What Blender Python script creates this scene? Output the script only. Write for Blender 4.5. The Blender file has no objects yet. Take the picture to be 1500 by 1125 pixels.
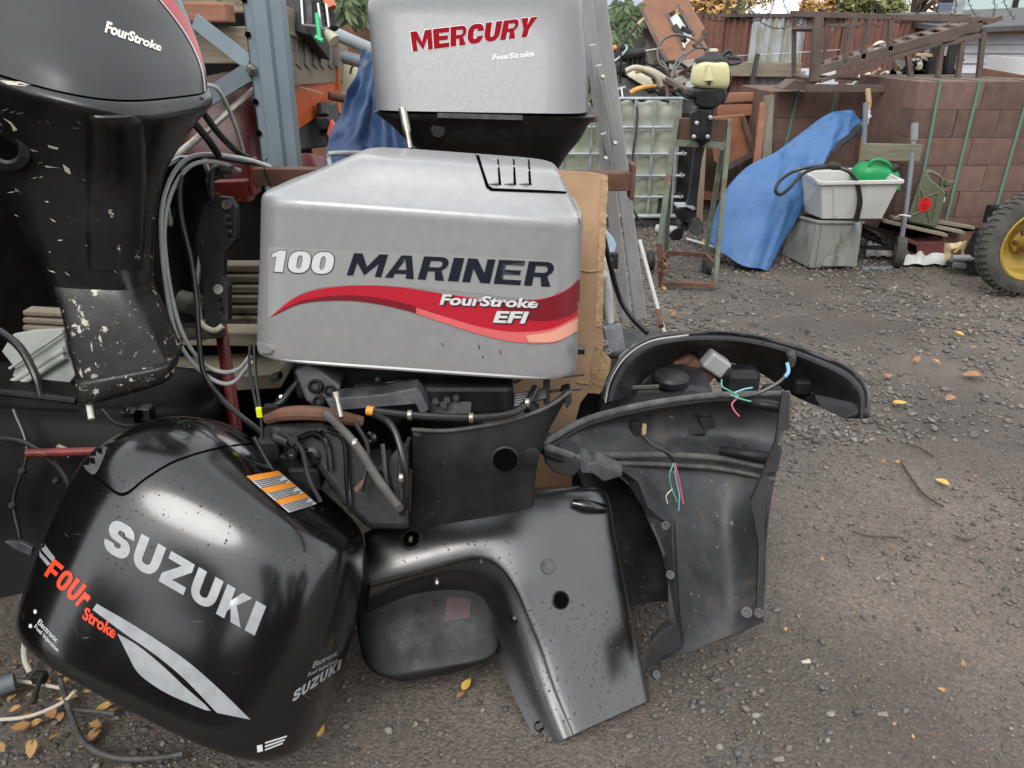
import bpy, bmesh, math, random
import numpy as np
from mathutils import Vector, Matrix
from mathutils.bvhtree import BVHTree
random.seed(7); rng = np.random.default_rng(7)
SC = bpy.context.scene; COL = SC.collection
rad = math.radians

# ------------------------------------------------------------------ camera
FPX, PITCH, CAMH = 1120.0, rad(24.7), 1.45
cd = bpy.data.cameras.new('camera'); cam = bpy.data.objects.new('camera', cd); COL.objects.link(cam)
cam.location = (0, 0, CAMH); cam.rotation_euler = (rad(90) - PITCH, 0, 0)
cd.sensor_width = 36; cd.lens = 36 * FPX / 1500; cd.clip_end = 400; cd.clip_start = .05
SC.camera = cam
# ------------------------------------------------------------------ sky, sun, exposure
SUN_EL, SUN_ROT = rad(48), rad(200)
W = bpy.data.worlds.new('World'); SC.world = W; W.use_nodes = True
nt = W.node_tree; nt.nodes.clear()
o_ = nt.nodes.new('ShaderNodeOutputWorld'); b_ = nt.nodes.new('ShaderNodeBackground')
sk = nt.nodes.new('ShaderNodeTexSky'); sk.sky_type = 'NISHITA'; sk.sun_disc = False
sk.sun_elevation = SUN_EL; sk.sun_rotation = SUN_ROT; sk.dust_density = 4; sk.air_density = 1
hs = nt.nodes.new('ShaderNodeHueSaturation'); hs.inputs['Saturation'].default_value = .12
mx = nt.nodes.new('ShaderNodeMixRGB'); mx.inputs[0].default_value = .68
tcw = nt.nodes.new('ShaderNodeTexCoord'); nzw = nt.nodes.new('ShaderNodeTexNoise')
nzw.inputs['Scale'].default_value = 2.2; nzw.inputs['Detail'].default_value = 5
rw = nt.nodes.new('ShaderNodeValToRGB')
rw.color_ramp.elements[0].position = .3; rw.color_ramp.elements[0].color = (6.4, 6.55, 6.9, 1)
rw.color_ramp.elements[1].position = .72; rw.color_ramp.elements[1].color = (10.6, 10.7, 10.95, 1)
nt.links.new(tcw.outputs['Generated'], nzw.inputs['Vector']); nt.links.new(nzw.outputs['Fac'], rw.inputs[0])
nt.links.new(sk.outputs[0], hs.inputs['Color']); nt.links.new(hs.outputs[0], mx.inputs[1]); nt.links.new(rw.outputs[0], mx.inputs[2])
b_.inputs['Strength'].default_value = .11
nt.links.new(mx.outputs[0], b_.inputs[0]); nt.links.new(b_.outputs[0], o_.inputs[0])
sl = bpy.data.lights.new('sun', 'SUN'); sl.energy = .6; sl.angle = rad(25); sl.color = (1, .97, .93)
so = bpy.data.objects.new('sun', sl); COL.objects.link(so)
# nishita: rotation 0 puts the sun towards +Y, turning clockwise seen from above
sdir = Vector((math.sin(SUN_ROT) * math.cos(SUN_EL), math.cos(SUN_ROT) * math.cos(SUN_EL), math.sin(SUN_EL)))
so.rotation_euler = sdir.to_track_quat('Z', 'Y').to_euler(); so.location = sdir * 20
SC.view_settings.view_transform = 'Standard'; SC.view_settings.look = 'None'
SC.view_settings.gamma = 1; SC.view_settings.exposure = 1.1; SC.view_settings.use_curve_mapping = False

# ------------------------------------------------------------------ pixels of the 1500 px photograph -> metres
C0 = Vector((0, 0, CAMH)); RX = Vector((1, 0, 0))
FW = Vector((0, math.cos(PITCH), -math.sin(PITCH))); UP = Vector((0, math.sin(PITCH), math.cos(PITCH)))
def ray(px, py): return FW + RX * ((px - 750) / FPX) - UP * ((py - 562.5) / FPX)
def PD(px, py, d): return C0 + ray(px, py) * d
def PY(px, py, Y):
    v = ray(px, py); return C0 + v * (Y / v.y)
def PG(px, py, z=0.0):
    v = ray(px, py); return C0 + v * ((z - CAMH) / v.z)
def PX(px, py, X):
    v = ray(px, py); return C0 + v * (X / v.x)
def atY(Y): return lambda x, y: PY(x, y, Y)
def plane3(a, b, c):
    a, b, c = [PD(*q) for q in (a, b, c)]
    n = (b - a).cross(c - a)
    def f(x, y):
        v = ray(x, y); return C0 + v * ((a - C0).dot(n) / v.dot(n))
    return f

# ------------------------------------------------------------------ materials
def lin(c):
    return tuple((x / 12.92 if x <= .04045 else ((x + .055) / 1.055) ** 2.4) for x in (c[0] / 255, c[1] / 255, c[2] / 255))
def mat(name, col, col2=None, rough=.5, metal=0.0, nscale=6, ramp=(.4, .65), bump=0.0, bscale=60, coat=0.0, chips=None, chips2=None,
        rvar=0.0, spec=.5, stretch=None, detail=6, wave=None, trans=0, streak=None, coatr=.08):
    m = bpy.data.materials.new(name); m.use_nodes = True
    n = m.node_tree.nodes; L = m.node_tree.links; b = n['Principled BSDF']
    b.inputs['Roughness'].default_value = rough; b.inputs['Metallic'].default_value = metal
    b.inputs['Coat Weight'].default_value = coat; b.inputs['Coat Roughness'].default_value = coatr
    b.inputs['Specular IOR Level'].default_value = spec
    if trans: b.inputs['Transmission Weight'].default_value = trans
    tc = n.new('ShaderNodeTexCoord'); mp = n.new('ShaderNodeMapping'); L.new(tc.outputs['Object'], mp.inputs[0])
    if stretch: mp.inputs['Scale'].default_value = stretch
    def noise(sc, det=detail, rgh=.6, raw=False):
        x = n.new('ShaderNodeTexNoise'); x.inputs['Scale'].default_value = sc; x.inputs['Detail'].default_value = det
        x.inputs['Roughness'].default_value = rgh
        L.new((tc.outputs['Object'] if raw else mp.outputs[0]), x.inputs['Vector']); return x.outputs['Fac']
    def rmp(src, a, c):
        x = n.new('ShaderNodeMapRange'); x.inputs[1].default_value = a; x.inputs[2].default_value = c; x.clamp = True
        L.new(src, x.inputs[0]); return x.outputs[0]
    def mixc(f, a, c):
        x = n.new('ShaderNodeMixRGB'); L.new(f, x.inputs[0])
        for i, v in ((1, a), (2, c)):
            if isinstance(v, tuple): x.inputs[i].default_value = (*v, 1)
            else: L.new(v, x.inputs[i])
        return x.outputs[0]
    c = tuple(col)
    if col2:
        src = noise(nscale)
        if wave:
            w = n.new('ShaderNodeTexWave'); w.inputs['Scale'].default_value = wave[0]; w.inputs['Distortion'].default_value = wave[1]
            w.bands_direction = wave[2]; w.inputs['Detail'].default_value = 3; L.new(mp.outputs[0], w.inputs['Vector'])
            a = n.new('ShaderNodeMath'); a.operation = 'MULTIPLY_ADD'; L.new(w.outputs['Fac'], a.inputs[0]); a.inputs[1].default_value = .45
            L.new(src, a.inputs[2]); s = n.new('ShaderNodeMath'); s.operation = 'SUBTRACT'; L.new(a.outputs[0], s.inputs[0]); s.inputs[1].default_value = .22; src = s.outputs[0]
        c = mixc(rmp(src, *ramp), c, tuple(col2))
    rg = None
    for ch in (chips, chips2, streak):
        if ch:      # (colour, scale, threshold)
            k = rmp(noise(ch[1], 8, .7, raw=ch is not streak), ch[2], ch[2] + .025 + (.1 if ch is streak else 0))
            c = mixc(k, c, tuple(ch[0])); rg = k
    if isinstance(c, tuple): b.inputs['Base Color'].default_value = (*c, 1)
    else: L.new(c, b.inputs['Base Color'])
    if rvar:
        r = n.new('ShaderNodeMath'); r.operation = 'MULTIPLY_ADD'; L.new(rmp(noise(nscale * 1.7, raw=True), .3, .7), r.inputs[0])
        r.inputs[1].default_value = rvar; r.inputs[2].default_value = rough
        out = r.outputs[0]
        if rg:
            a = n.new('ShaderNodeMath'); a.operation = 'MULTIPLY_ADD'; L.new(rg, a.inputs[0]); a.inputs[1].default_value = .4; L.new(out, a.inputs[2]); a.use_clamp = True; out = a.outputs[0]
        L.new(out, b.inputs['Roughness'])
    if bump:
        bp = n.new('ShaderNodeBump'); bp.inputs['Strength'].default_value = bump; bp.inputs['Distance'].default_value = .01
        L.new(noise(bscale, 5), bp.inputs['Height']); L.new(bp.outputs[0], b.inputs['Normal'])
    return m
def flat(name, col, rough=.4, **k): return mat(name, col, rough=rough, **k)

WHT = (.6, .6, .58)
m_black = mat('black_gelcoat', (.003, .003, .0036), (.007, .0069, .0067), rough=.13, rvar=.10, nscale=5, ramp=(.42, .75), bump=.012, bscale=14, coat=.6, spec=.5,
              chips=((.055, .052, .047), 95, .70), chips2=((.0085, .0083, .008), 24, .66), coatr=.12)
m_black2 = mat('wet_black_panel', (0.0044, 0.0048, 0.0056), (0.0088, 0.0092, 0.01), rough=.26, rvar=.10, nscale=9, bump=.015, bscale=18, coat=1, spec=.9, chips=((.2, .19, .17), 120, .715), coatr=.3)
m_shell = mat('dull_black_moulding', (0.0066, 0.0066, 0.00715), (0.0165, 0.0165, 0.0176), spec=.3, rough=.36, rvar=.25, nscale=10, bump=.06, bscale=40, chips=((.11, .10, .09), 70, .655), chips2=((.02, .019, .0175), 16, .63))
m_inner = mat('grey_black_inner_moulding', (0.0198, 0.0207, 0.0225), (0.0495, 0.0504, 0.054), rough=.36, rvar=.25, nscale=7, bump=.06, bscale=50, chips=((.2, .18, .15), 45, .645),
              streak=((.085, .07, .054), 6, .565), chips2=((.035, .034, .032), 14, .58), stretch=(1, 1, .5))
m_leg = mat('chipped_black_paint', (0.0035, 0.00375, 0.0045), (0.008, 0.008, 0.0095), rough=.2, rvar=.25, nscale=6, bump=.04, bscale=30, chips=((.48, .45, .38), 30, .655), chips2=((.4, .38, .33), 90, .71), coat=.2)
m_legbad = mat('badly_chipped_black_paint', (0.0054, 0.0054, 0.0066), (0.018, 0.0162, 0.0132), rough=.35, rvar=.2, nscale=12, bump=.08, bscale=30, chips=((.5, .47, .39), 27, .605), chips2=((.42, .38, .32), 80, .64))
m_cowl = mat('charcoal_cowl_paint', (.019, .0195, .022), (.028, .0285, .031), rough=.2, spec=.4, rvar=.15, nscale=4, coat=.1, chips=((.2, .2, .2), 60, .74))
m_silver = mat('silver_metallic_paint', (.325, .325, .325), (.298, .298, .30), rough=.36, metal=.35, nscale=40, rvar=.06, coat=.25, chips=((.16, .16, .16), 42, .765), bump=.008, bscale=260)
m_grey = mat('mercury_silver_paint', (.172, .174, .178), (.162, .164, .167), rough=.42, metal=.3, nscale=60, rvar=.08, coat=.15, bump=.012, bscale=260, chips=((.6, .6, .62), 90, .72))
m_dark = mat('dark_engine_metal', (0.0084, 0.0084, 0.0096), (0.024, 0.024, 0.0258), spec=.35, rough=.32, rvar=.25, nscale=14, bump=.1, bscale=45, chips=((.22, .2, .17), 45, .70))
m_engine = mat('grey_engine_casting', (0.021, 0.0217, 0.0245), (0.0525, 0.0532, 0.056), spec=.4, rough=.36, rvar=.2, nscale=16, bump=.12, bscale=60, chips=((.16, .11, .07), 20, .66))
m_alu = mat('dull_aluminium', (0.342, 0.342, 0.3325), (0.456, 0.456, 0.4465), rough=.5, metal=.15, nscale=9, bump=.05, bscale=40, chips=((.2, .19, .16), 30, .68), stretch=(1, 1, .3))
m_galv = mat('galvanised_steel', (.30, .33, .34), (.45, .48, .49), rough=.45, metal=.5, nscale=12, chips=((.16, .09, .05), 16, .70))
m_bluegrey = mat('blue_grey_rack_paint', (.185, .235, .265), (.225, .28, .31), rough=.42, nscale=5, bump=.03, bscale=30, chips=((.33, .38, .40), 30, .71), chips2=((.12, .07, .04), 22, .73))
m_orange = mat('orange_rack_paint', (.56, .11, .022), (.40, .075, .018), rough=.42, nscale=7, chips=((.65, .33, .2), 20, .68), chips2=((.12, .05, .03), 30, .70))
m_red = mat('worn_red_paint', (.20, .022, .020), (.11, .014, .013), rough=.4, nscale=9, chips=((.24, .09, .035), 18, .60))
m_rust = mat('brown_rusty_steel', (.085, .042, .028), (.16, .075, .045), rough=.75, nscale=10, bump=.25, bscale=60, chips=((.045, .03, .025), 25, .64))
m_rustdark = mat('dark_rusty_steel', (.078, .056, .047), (.118, .082, .067), rough=.7, nscale=6, bump=.2, bscale=50, streak=((.05, .035, .03), 5, .58))
m_wood = mat('weathered_wood', (.17, .14, .10), (.30, .26, .19), rough=.8, nscale=7, ramp=(.35, .7), bump=.3, bscale=30, stretch=(.25, 1, 2.5), chips=((.10, .11, .06), 9, .62))
m_woodv = mat('weathered_upright_wood', (.15, .13, .105), (.28, .26, .215), rough=.8, nscale=7, ramp=(.35, .7), bump=.3, bscale=30, stretch=(2.5, 1, .25), chips=((.08, .08, .05), 9, .64))
m_woodl = mat('pale_new_wood', (.42, .27, .14), (.55, .38, .22), rough=.7, nscale=6, stretch=(2, 2, .3), bump=.1, bscale=30)
m_woodr = mat('red_brown_wood', (.25, .105, .06), (.34, .16, .10), rough=.75, nscale=7, stretch=(.3, 1, 2), bump=.15, bscale=30)
m_card = mat('wet_cardboard', (.35, .225, .13), (.28, .17, .092), rough=.85, nscale=5, ramp=(.42, .6), bump=.12, bscale=35, streak=((.27, .13, .055), 3.0, .56), stretch=(1, 1, .6))
m_cardedge = mat('torn_cardboard_edge', (0.4125, 0.285, 0.1575), (0.285, 0.18, 0.09), rough=.9, nscale=60, bump=.6, bscale=120)
m_tarp = mat('blue_tarpaulin', (0.0312, 0.1053, 0.2652), (0.0663, 0.156, 0.3198), rough=.55, nscale=4, ramp=(.35, .7), bump=.12, bscale=26, chips=((.16, .20, .25), 11, .66), streak=((.02, .05, .11), 4, .58))
m_tarpd = mat('dirty_blue_tarpaulin', (.018, .045, .115), (.032, .072, .16), rough=.55, nscale=5, bump=.15, bscale=26, chips=((.12, .12, .12), 8, .60))
m_white = mat('white_plastic', (0.495, 0.495, 0.4725), (0.42, 0.42, 0.39), rough=.5, nscale=5, chips=((.16, .15, .13), 17, .67), bump=.03)
m_greyp = mat('dirty_grey_plastic', (.22, .225, .20), (.30, .30, .27), rough=.55, nscale=5, streak=((.14, .135, .115), 5, .52), stretch=(2, 2, .6))
m_greenp = flat('green_fuel_plastic', (0, 0.204, 0.051), .42, col2=(0.006, 0.252, 0.078), nscale=3)
m_olive = mat('olive_jerrycan_paint', (.092, .102, .062), (.12, .13, .082), rough=.45, nscale=6, chips=((.25, .27, .2), 40, .72))
m_cream = mat('cream_plastic_tank', (0.6, 0.57, 0.315), (0.555, 0.5175, 0.27), rough=.42, nscale=4)
m_pale = mat('pale_cream_plastic', (.62, .58, .42), (.52, .48, .34), rough=.55, nscale=6, chips=((.2, .17, .12), 14, .66))
m_ibc = mat('algae_stained_white_plastic', (.40, .41, .345), (.27, .30, .21), rough=.6, nscale=3, ramp=(.38, .62), streak=((.17, .21, .09), 4, .57), stretch=(1.5, 1.5, .5), chips=((.6, .48, .4), 2.5, .62))
m_rubber = mat('black_rubber', (0.0096, 0.0096, 0.0096), (0.021, 0.0204, 0.0192), rough=.65, nscale=12, bump=.15, bscale=60)
m_gasket = mat('grey_rubber_gasket', (.045, .046, .045), (.10, .10, .095), rough=.6, nscale=25, bump=.15, bscale=80)
m_tyre = mat('dusty_tyre_rubber', (.045, .043, .038), (.085, .08, .068), rough=.8, nscale=9, bump=.15, bscale=60)
m_yellow = mat('yellow_wheel_paint', (0.3596, 0.248, 0.0403), (0.279, 0.186, 0.031), rough=.5, nscale=8, chips=((.14, .085, .04), 9, .60), chips2=((.7, .52, .2), 40, .72))
m_cblk = flat('black_cable_sheath', (0.0078, 0.0078, 0.0084), .35, col2=(0.018, 0.018, 0.018), nscale=20)
m_cgry = flat('pale_grey_cable_sheath', (.43, .44, .43), .42, col2=(.34, .35, .34), nscale=10)
m_steel = flat('bright_steel', (.42, .41, .38), .35, metal=.8, col2=(.3, .27, .22), nscale=30)
m_deep = flat('deep_shade_black', (.003, .003, .0034), .45, spec=.1, col2=(.006, .006, .006), nscale=9, chips=((.10, .09, .08), 60, .73))  # black with the shade of the rack put into the colour
m_drk = flat('dark_void', (.003, .003, .003), .9, spec=0)
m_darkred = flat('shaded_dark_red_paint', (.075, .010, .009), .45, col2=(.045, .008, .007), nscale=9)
m_siding = mat('white_painted_siding', (.62, .63, .66), (.54, .55, .57), rough=.6, nscale=3, bump=.04)
m_strap = flat('green_strap', (.10, .20, .14), .4)
m_brownp = mat('brown_board', (.225, .105, .06), (.175, .082, .047), rough=.75, nscale=6, bump=.1, chips=((.09, .05, .035), 8, .66))
m_stripe = flat('bright_red_stripe', (.36, .008, .012), .3)
m_wht = flat('white_print', (.58, .59, .59), .4)
m_silp = flat('silver_print', (0.34, 0.357, 0.3655), .38, metal=.2, col2=(0.2805, 0.2932, 0.3017), nscale=40)
m_redp = flat('orange_red_print', (.72, .06, .018), .35)
m_mred = flat('red_print', (.235, .004, .010), .5, spec=.03, col2=(.20, .004, .010), nscale=30)
m_navy = flat('navy_print', (.012, .013, .022), .4, spec=.2)
m_orp = flat('orange_print', (.75, .26, .03), .45)
m_blkp = flat('black_print', (.02, .02, .02), .5)
m_sw1 = flat('crimson_print', (.42, .012, .028), .32)
m_sw2 = flat('dark_crimson_print', (.17, .008, .016), .32)
m_sw3 = flat('pink_print', (.62, .12, .12), .32)
m_sw4 = flat('salmon_print', (.70, .33, .24), .32)
m_clear = flat('silver_decal_film', (0.36, 0.3672, 0.36), .28, metal=.3)

# ------------------------------------------------------------------ mesh helpers
class MB:
    def __init__(s): s.v = []; s.f = []
    def add(s, vs, fs):
        b = len(s.v); s.v += [Vector(v) for v in vs]; s.f += [tuple(i + b for i in f) for f in fs]; return s
    def box(s, c, size, rot=None, taper=1.0):
        c = Vector(c); hx, hy, hz = [a / 2 for a in size]; vs = []
        for z in (-1, 1):
            t = taper if z > 0 else 1
            for x, y in ((-1, -1), (1, -1), (1, 1), (-1, 1)):
                p = Vector((x * hx * t, y * hy * t, z * hz)); vs.append(c + (rot @ p if rot else p))
        return s.add(vs, [(3, 2, 1, 0), (4, 5, 6, 7), (0, 1, 5, 4), (1, 2, 6, 5), (2, 3, 7, 6), (3, 0, 4, 7)])
    def bar(s, a, b, w, h=None, up=None):
        """square bar from a to b, w across, h along the up hint"""
        a, b = Vector(a), Vector(b); h = h or w; t = (b - a).normalized()
        u = Vector(up) if up else (Vector((0, 1, 0)) if abs(t.y) < .9 else Vector((0, 0, 1)))
        x = t.cross(u).normalized(); y = x.cross(t).normalized(); vs = []
        for p in (a, b):
            for i, j in ((-1, -1), (1, -1), (1, 1), (-1, 1)): vs.append(p + x * (i * w / 2) + y * (j * h / 2))
        return s.add(vs, [(3, 2, 1, 0), (4, 5, 6, 7), (0, 1, 5, 4), (1, 2, 6, 5), (2, 3, 7, 6), (3, 0, 4, 7)])
    def tube(s, pts, r, n=10, smooth=4, closed=False, cap=True):
        pts = [Vector(p) for p in pts]
        if smooth and len(pts) > 2: pts = catmull(pts, smooth, closed)
        m = len(pts); R = r if callable(r) else (lambda k: r)
        vs = []; prev = None
        for i, p in enumerate(pts):
            t = (pts[min(i + 1, m - 1)] - pts[max(i - 1, 0)]).normalized() if not closed else (pts[(i + 1) % m] - pts[i - 1]).normalized()
            if prev is None:
                x = t.cross(Vector((0, 0, 1)));  x = x if x.length > .1 else t.cross(Vector((1, 0, 0)))
            else: x = prev - t * prev.dot(t)
            x.normalize(); prev = x; y = t.cross(x); q = R(i / max(m - 1, 1))
            for k in range(n):
                a = 2 * math.pi * k / n; vs.append(p + x * (math.cos(a) * q) + y * (math.sin(a) * q))
        fs = []
        for i in range(m - (0 if closed else 1)):
            j = (i + 1) % m
            for k in range(n): fs.append((i * n + k, i * n + (k + 1) % n, j * n + (k + 1) % n, j * n + k))
        if cap and not closed: fs += [tuple(range(n))[::-1], tuple((m - 1) * n + k for k in range(n))]
        return s.add(vs, fs)
    def cyl(s, a, b, r, n=16, r2=None):
        r2 = r if r2 is None else r2
        return s.tube([a, b], lambda t: r + (r2 - r) * t, n, 0)
    def lathe(s, base, axis, prof, n=32, cap=True):
        """prof: (radius, height along axis)"""
        base = Vector(base); t = Vector(axis).normalized(); x = t.cross(Vector((0, 0, 1))); x = x if x.length > .1 else t.cross(Vector((1, 0, 0)))
        x.normalize(); y = t.cross(x); vs = []; fs = []
        for r, h in prof:
            for k in range(n):
                a = 2 * math.pi * k / n; vs.append(base + t * h + x * (r * math.cos(a)) + y * (r * math.sin(a)))
        for i in range(len(prof) - 1):
            for k in range(n): fs.append((i * n + k, i * n + (k + 1) % n, (i + 1) * n + (k + 1) % n, (i + 1) * n + k))
        if cap: fs += [tuple(range(n))[::-1], tuple((len(prof) - 1) * n + k for k in range(n))]
        return s.add(vs, fs)
    def plate(s, poly, thick, holes=()):
        """poly: 3-D outline (nearly planar); thick: offset vector to its back; holes: list of 3-D outlines"""
        bm = bmesh.new(); th = Vector(thick); loops = []
        for lp in [poly] + list(holes):
            vs = [bm.verts.new(p) for p in lp]; loops.append(vs)
            for i in range(len(vs)): bm.edges.new((vs[i], vs[(i + 1) % len(vs)]))
        r = bmesh.ops.triangle_fill(bm, edges=bm.edges[:], use_beauty=True)
        bm.verts.index_update(); vs = [v.co.copy() for v in bm.verts]; n = len(vs)
        fs = []
        for f in bm.faces:
            ids = [v.index for v in f.verts]
            if f.normal.dot(th) > 0: ids = ids[::-1]
            fs.append(tuple(ids)); fs.append(tuple(i + n for i in ids[::-1]))
        for l in loops:
            for i in range(len(l)):
                a, b = l[i].index, l[(i + 1) % len(l)].index; fs.append((a, b, b + n, a + n))
        bm.free(); return s.add(vs + [v + th for v in vs], fs)
    def patch(s, rows, thick=0.0, sub=4):
        """rows of 3-D control points -> smooth sheet, thick behind the side that faces the camera"""
        rows = [catmull([Vector(p) for p in r], sub) for r in rows]
        cols = [catmull([r[j] for r in rows], sub) for j in range(len(rows[0]))]
        n, m = len(cols), len(cols[0]); vs = [cols[j][i] for i in range(m) for j in range(n)]
        fs = [(i * n + j, i * n + j + 1, (i + 1) * n + j + 1, (i + 1) * n + j) for i in range(m - 1) for j in range(n - 1)]
        if not thick: return s.add(vs, fs)
        nr = [Vector() for _ in vs]
        for f in fs:
            q = (vs[f[2]] - vs[f[0]]).cross(vs[f[3]] - vs[f[1]])
            for i in f: nr[i] += q
        sg = sum(1 if nr[i].dot(C0 - vs[i]) > 0 else -1 for i in range(len(vs)))
        sg = 1 if sg >= 0 else -1
        bk = [v - nr[i].normalized() * sg * thick for i, v in enumerate(vs)]; N = len(vs)
        ed = [j for j in range(n)] + [i * n + n - 1 for i in range(1, m)] + [(m - 1) * n + j for j in range(n - 2, -1, -1)] + [i * n for i in range(m - 2, 0, -1)]
        F = [f if sg > 0 else f[::-1] for f in fs] + [tuple(i + N for i in (f[::-1] if sg > 0 else f)) for f in fs]
        for k in range(len(ed)):
            a, b = ed[k], ed[(k + 1) % len(ed)]; F.append((a, b, b + N, a + N))
        return s.add(vs + bk, F)
    def loft(s, loops, sub=4, capa=True, capb=True):
        loops = [[Vector(p) for p in l] for l in loops]; n = len(loops[0])
        if sub: loops = list(map(list, zip(*[catmull([l[j] for l in loops], sub) for j in range(n)])))
        m = len(loops); vs = [p for l in loops for p in l]
        fs = [(i * n + j, i * n + (j + 1) % n, (i + 1) * n + (j + 1) % n, (i + 1) * n + j) for i in range(m - 1) for j in range(n)]
        if capa: fs.append(tuple(range(n))[::-1])
        if capb: fs.append(tuple((m - 1) * n + j for j in range(n)))
        return s.add(vs, fs)
def catmull(P, k, closed=False):
    n = len(P)
    if n < 3 and not closed:
        return [P[0].lerp(P[1], i / k) for i in range(k)] + [P[1]]
    out = []
    for i in range(n if closed else n - 1):
        p1, p2 = P[i], P[(i + 1) % n]
        p0 = P[i - 1] if (i or closed) else p1 * 2 - p2
        p3 = P[(i + 2) % n] if (i + 2 < n or closed) else p2 * 2 - p1
        for j in range(k):
            t = j / k
            out.append(.5 * ((2 * p1) + (p2 - p0) * t + (2 * p0 - 5 * p1 + 4 * p2 - p3) * t * t + (3 * p1 - p0 - 3 * p2 + p3) * t ** 3))
    if not closed: out.append(P[-1])
    return out
def selp(n, N=72):
    o = []
    for i in range(N):
        t = 2 * math.pi * i / N; c, s = math.cos(t), math.sin(t)
        o.append((math.copysign(abs(c) ** (2 / n), c), math.copysign(abs(s) ** (2 / n), s)))
    return o
def pix(P):
    v = P - C0; d = v.dot(FW); return 750 + FPX * v.dot(RX) / d, 562.5 - FPX * v.dot(UP) / d
def pxloft(levels, N=40, sub=4, fy=True):
    """levels of (left x, left y, right x, right y, depth left, depth right, half thickness, exponent): sections whose seen outline and front edge match"""
    L = []
    for xl, yl, xr, yr, dl, dr, w, e in levels:
        a, b = PD(xl, yl, dl), PD(xr, yr, dr)
        for it in range(5):
            c = (a + b) / 2; u = (b - a) / 2; t = Vector((-u.y, u.x, 0)).normalized()
            if t.y < 0: t = -t
            ring_ = [c + u * p + t * (q * w) for p, q in selp(e, N)]
            xs = [pix(P)[0] for P in ring_]; d = (c - C0).dot(FW); k = d / FPX
            a = a + RX * ((xl - min(xs)) * k); b = b + RX * ((xr - max(xs)) * k)
            if fy:
                dy = (yl + yr) / 2 - pix(c - t * w)[1]; a = a - UP * (dy * k); b = b - UP * (dy * k)
        L.append(ring_)
    m = MB(); m.loft(L, sub); return m

def tag(o, label=None, cat=None, group=None, kind=None):
    if label: o['label'] = label
    if cat: o['category'] = cat
    if group: o['group'] = group
    if kind: o['kind'] = kind
    return o
def thing(name, label, cat, loc=(0, 0, 0), group=None):
    o = bpy.data.objects.new(name, None); COL.objects.link(o); o.location = loc; o.empty_display_size = .05
    return tag(o, label, cat, group)
def wloc(o):
    v = Vector()
    while o: v += o.location; o = o.parent
    return v
def obj(name, mb, m, parent=None, smooth=False, bevel=0.0, base=None, seg=2, angle=35):
    """link ONE mesh object; vertices are given in world metres"""
    off = Vector(base) if base is not None else Vector((0, 0, 0))
    par = wloc(parent) if parent else Vector((0, 0, 0))
    me = bpy.data.meshes.new(name)
    org = par + off if parent else off
    me.from_pydata([tuple(v - org) for v in mb.v], [], mb.f); me.validate(); me.update()
    bm = bmesh.new(); bm.from_mesh(me); bmesh.ops.recalc_face_normals(bm, faces=bm.faces[:]); bm.to_mesh(me); bm.free()
    me.materials.append(m)
    o = bpy.data.objects.new(name, me); COL.objects.link(o); o.location = off
    if parent: o.parent = parent
    if smooth:
        me.polygons.foreach_set('use_smooth', [True] * len(me.polygons))
        me.set_sharp_from_angle(angle=rad(angle))
    if bevel:
        md = o.modifiers.new('bv', 'BEVEL'); md.width = bevel; md.segments = seg; md.limit_method = 'ANGLE'; md.angle_limit = rad(40)
    return o
def bvh_of(*mbs):
    v = []; f = []
    for m in mbs:
        b = len(v); v += m.v; f += [tuple(i + b for i in q) for q in m.f]
    return BVHTree.FromPolygons(v, f)
def quadmap(tl, tr, br, bl):
    def f(u, v):
        x = (1 - u) * (1 - v) * bl[0] + u * (1 - v) * br[0] + u * v * tr[0] + (1 - u) * v * tl[0]
        y = (1 - u) * (1 - v) * bl[1] + u * (1 - v) * br[1] + u * v * tr[1] + (1 - u) * v * tl[1]
        return x, y
    return f
def decal(name, bm, pmap, bvh, m, parent, off=.0008, cuts=(16, 6), thin=None):
    """flat print wrapped on a surface: 2-D faces in the unit square, laid on where the print sits"""
    for ax, k in ((0, cuts[0]), (1, cuts[1])):
        for i in range(1, k):
            co = Vector((0, 0, 0)); co[ax] = i / k; no = Vector((0, 0, 0)); no[ax] = 1
            bmesh.ops.bisect_plane(bm, geom=bm.verts[:] + bm.edges[:] + bm.faces[:], plane_co=co, plane_no=no)
    bm.verts.index_update(); mb = MB(); ok = {}
    for v in bm.verts:
        x, y = pmap(v.co.x, v.co.y); d = ray(x, y).normalized()
        h, n, i, t = bvh.ray_cast(C0, d)
        if h is None: continue
        if n.dot(d) > 0: n = -n
        ok[v.index] = len(mb.v); mb.v.append(h + n * off)
    for f in bm.faces:
        ids = [v.index for v in f.verts]
        if all(i in ok for i in ids):
            q = [mb.v[ok[i]] for i in ids]
            if max((a - q[0]).length for a in q) < .12: mb.f.append(tuple(ok[i] for i in ids))
    bm.free()
    if not mb.f: print('EMPTY DECAL', name); return None
    o = obj(name, mb, m, parent)
    o.data.polygons.foreach_set('use_smooth', [True] * len(o.data.polygons))
    return o
def textbm(s, bold=.0, shear=0.0, space=1.0, res=3):
    c = bpy.data.curves.new('t', 'FONT'); c.body = s; c.size = 1; c.offset = bold; c.shear = shear; c.space_character = space; c.resolution_u = res
    o = bpy.data.objects.new('t', c); COL.objects.link(o)
    dg = bpy.context.evaluated_depsgraph_get(); me = bpy.data.meshes.new_from_object(o.evaluated_get(dg))
    bm = bmesh.new(); bm.from_mesh(me)
    xs = [v.co.x for v in bm.verts]; ys = [v.co.y for v in bm.verts]
    x0, x1, y0, y1 = min(xs), max(xs), min(ys), max(ys)
    for v in bm.verts: v.co = ((v.co.x - x0) / (x1 - x0), (v.co.y - y0) / (y1 - y0), 0)
    bpy.data.objects.remove(o); bpy.data.curves.remove(c); bpy.data.meshes.remove(me)
    return bm
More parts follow.
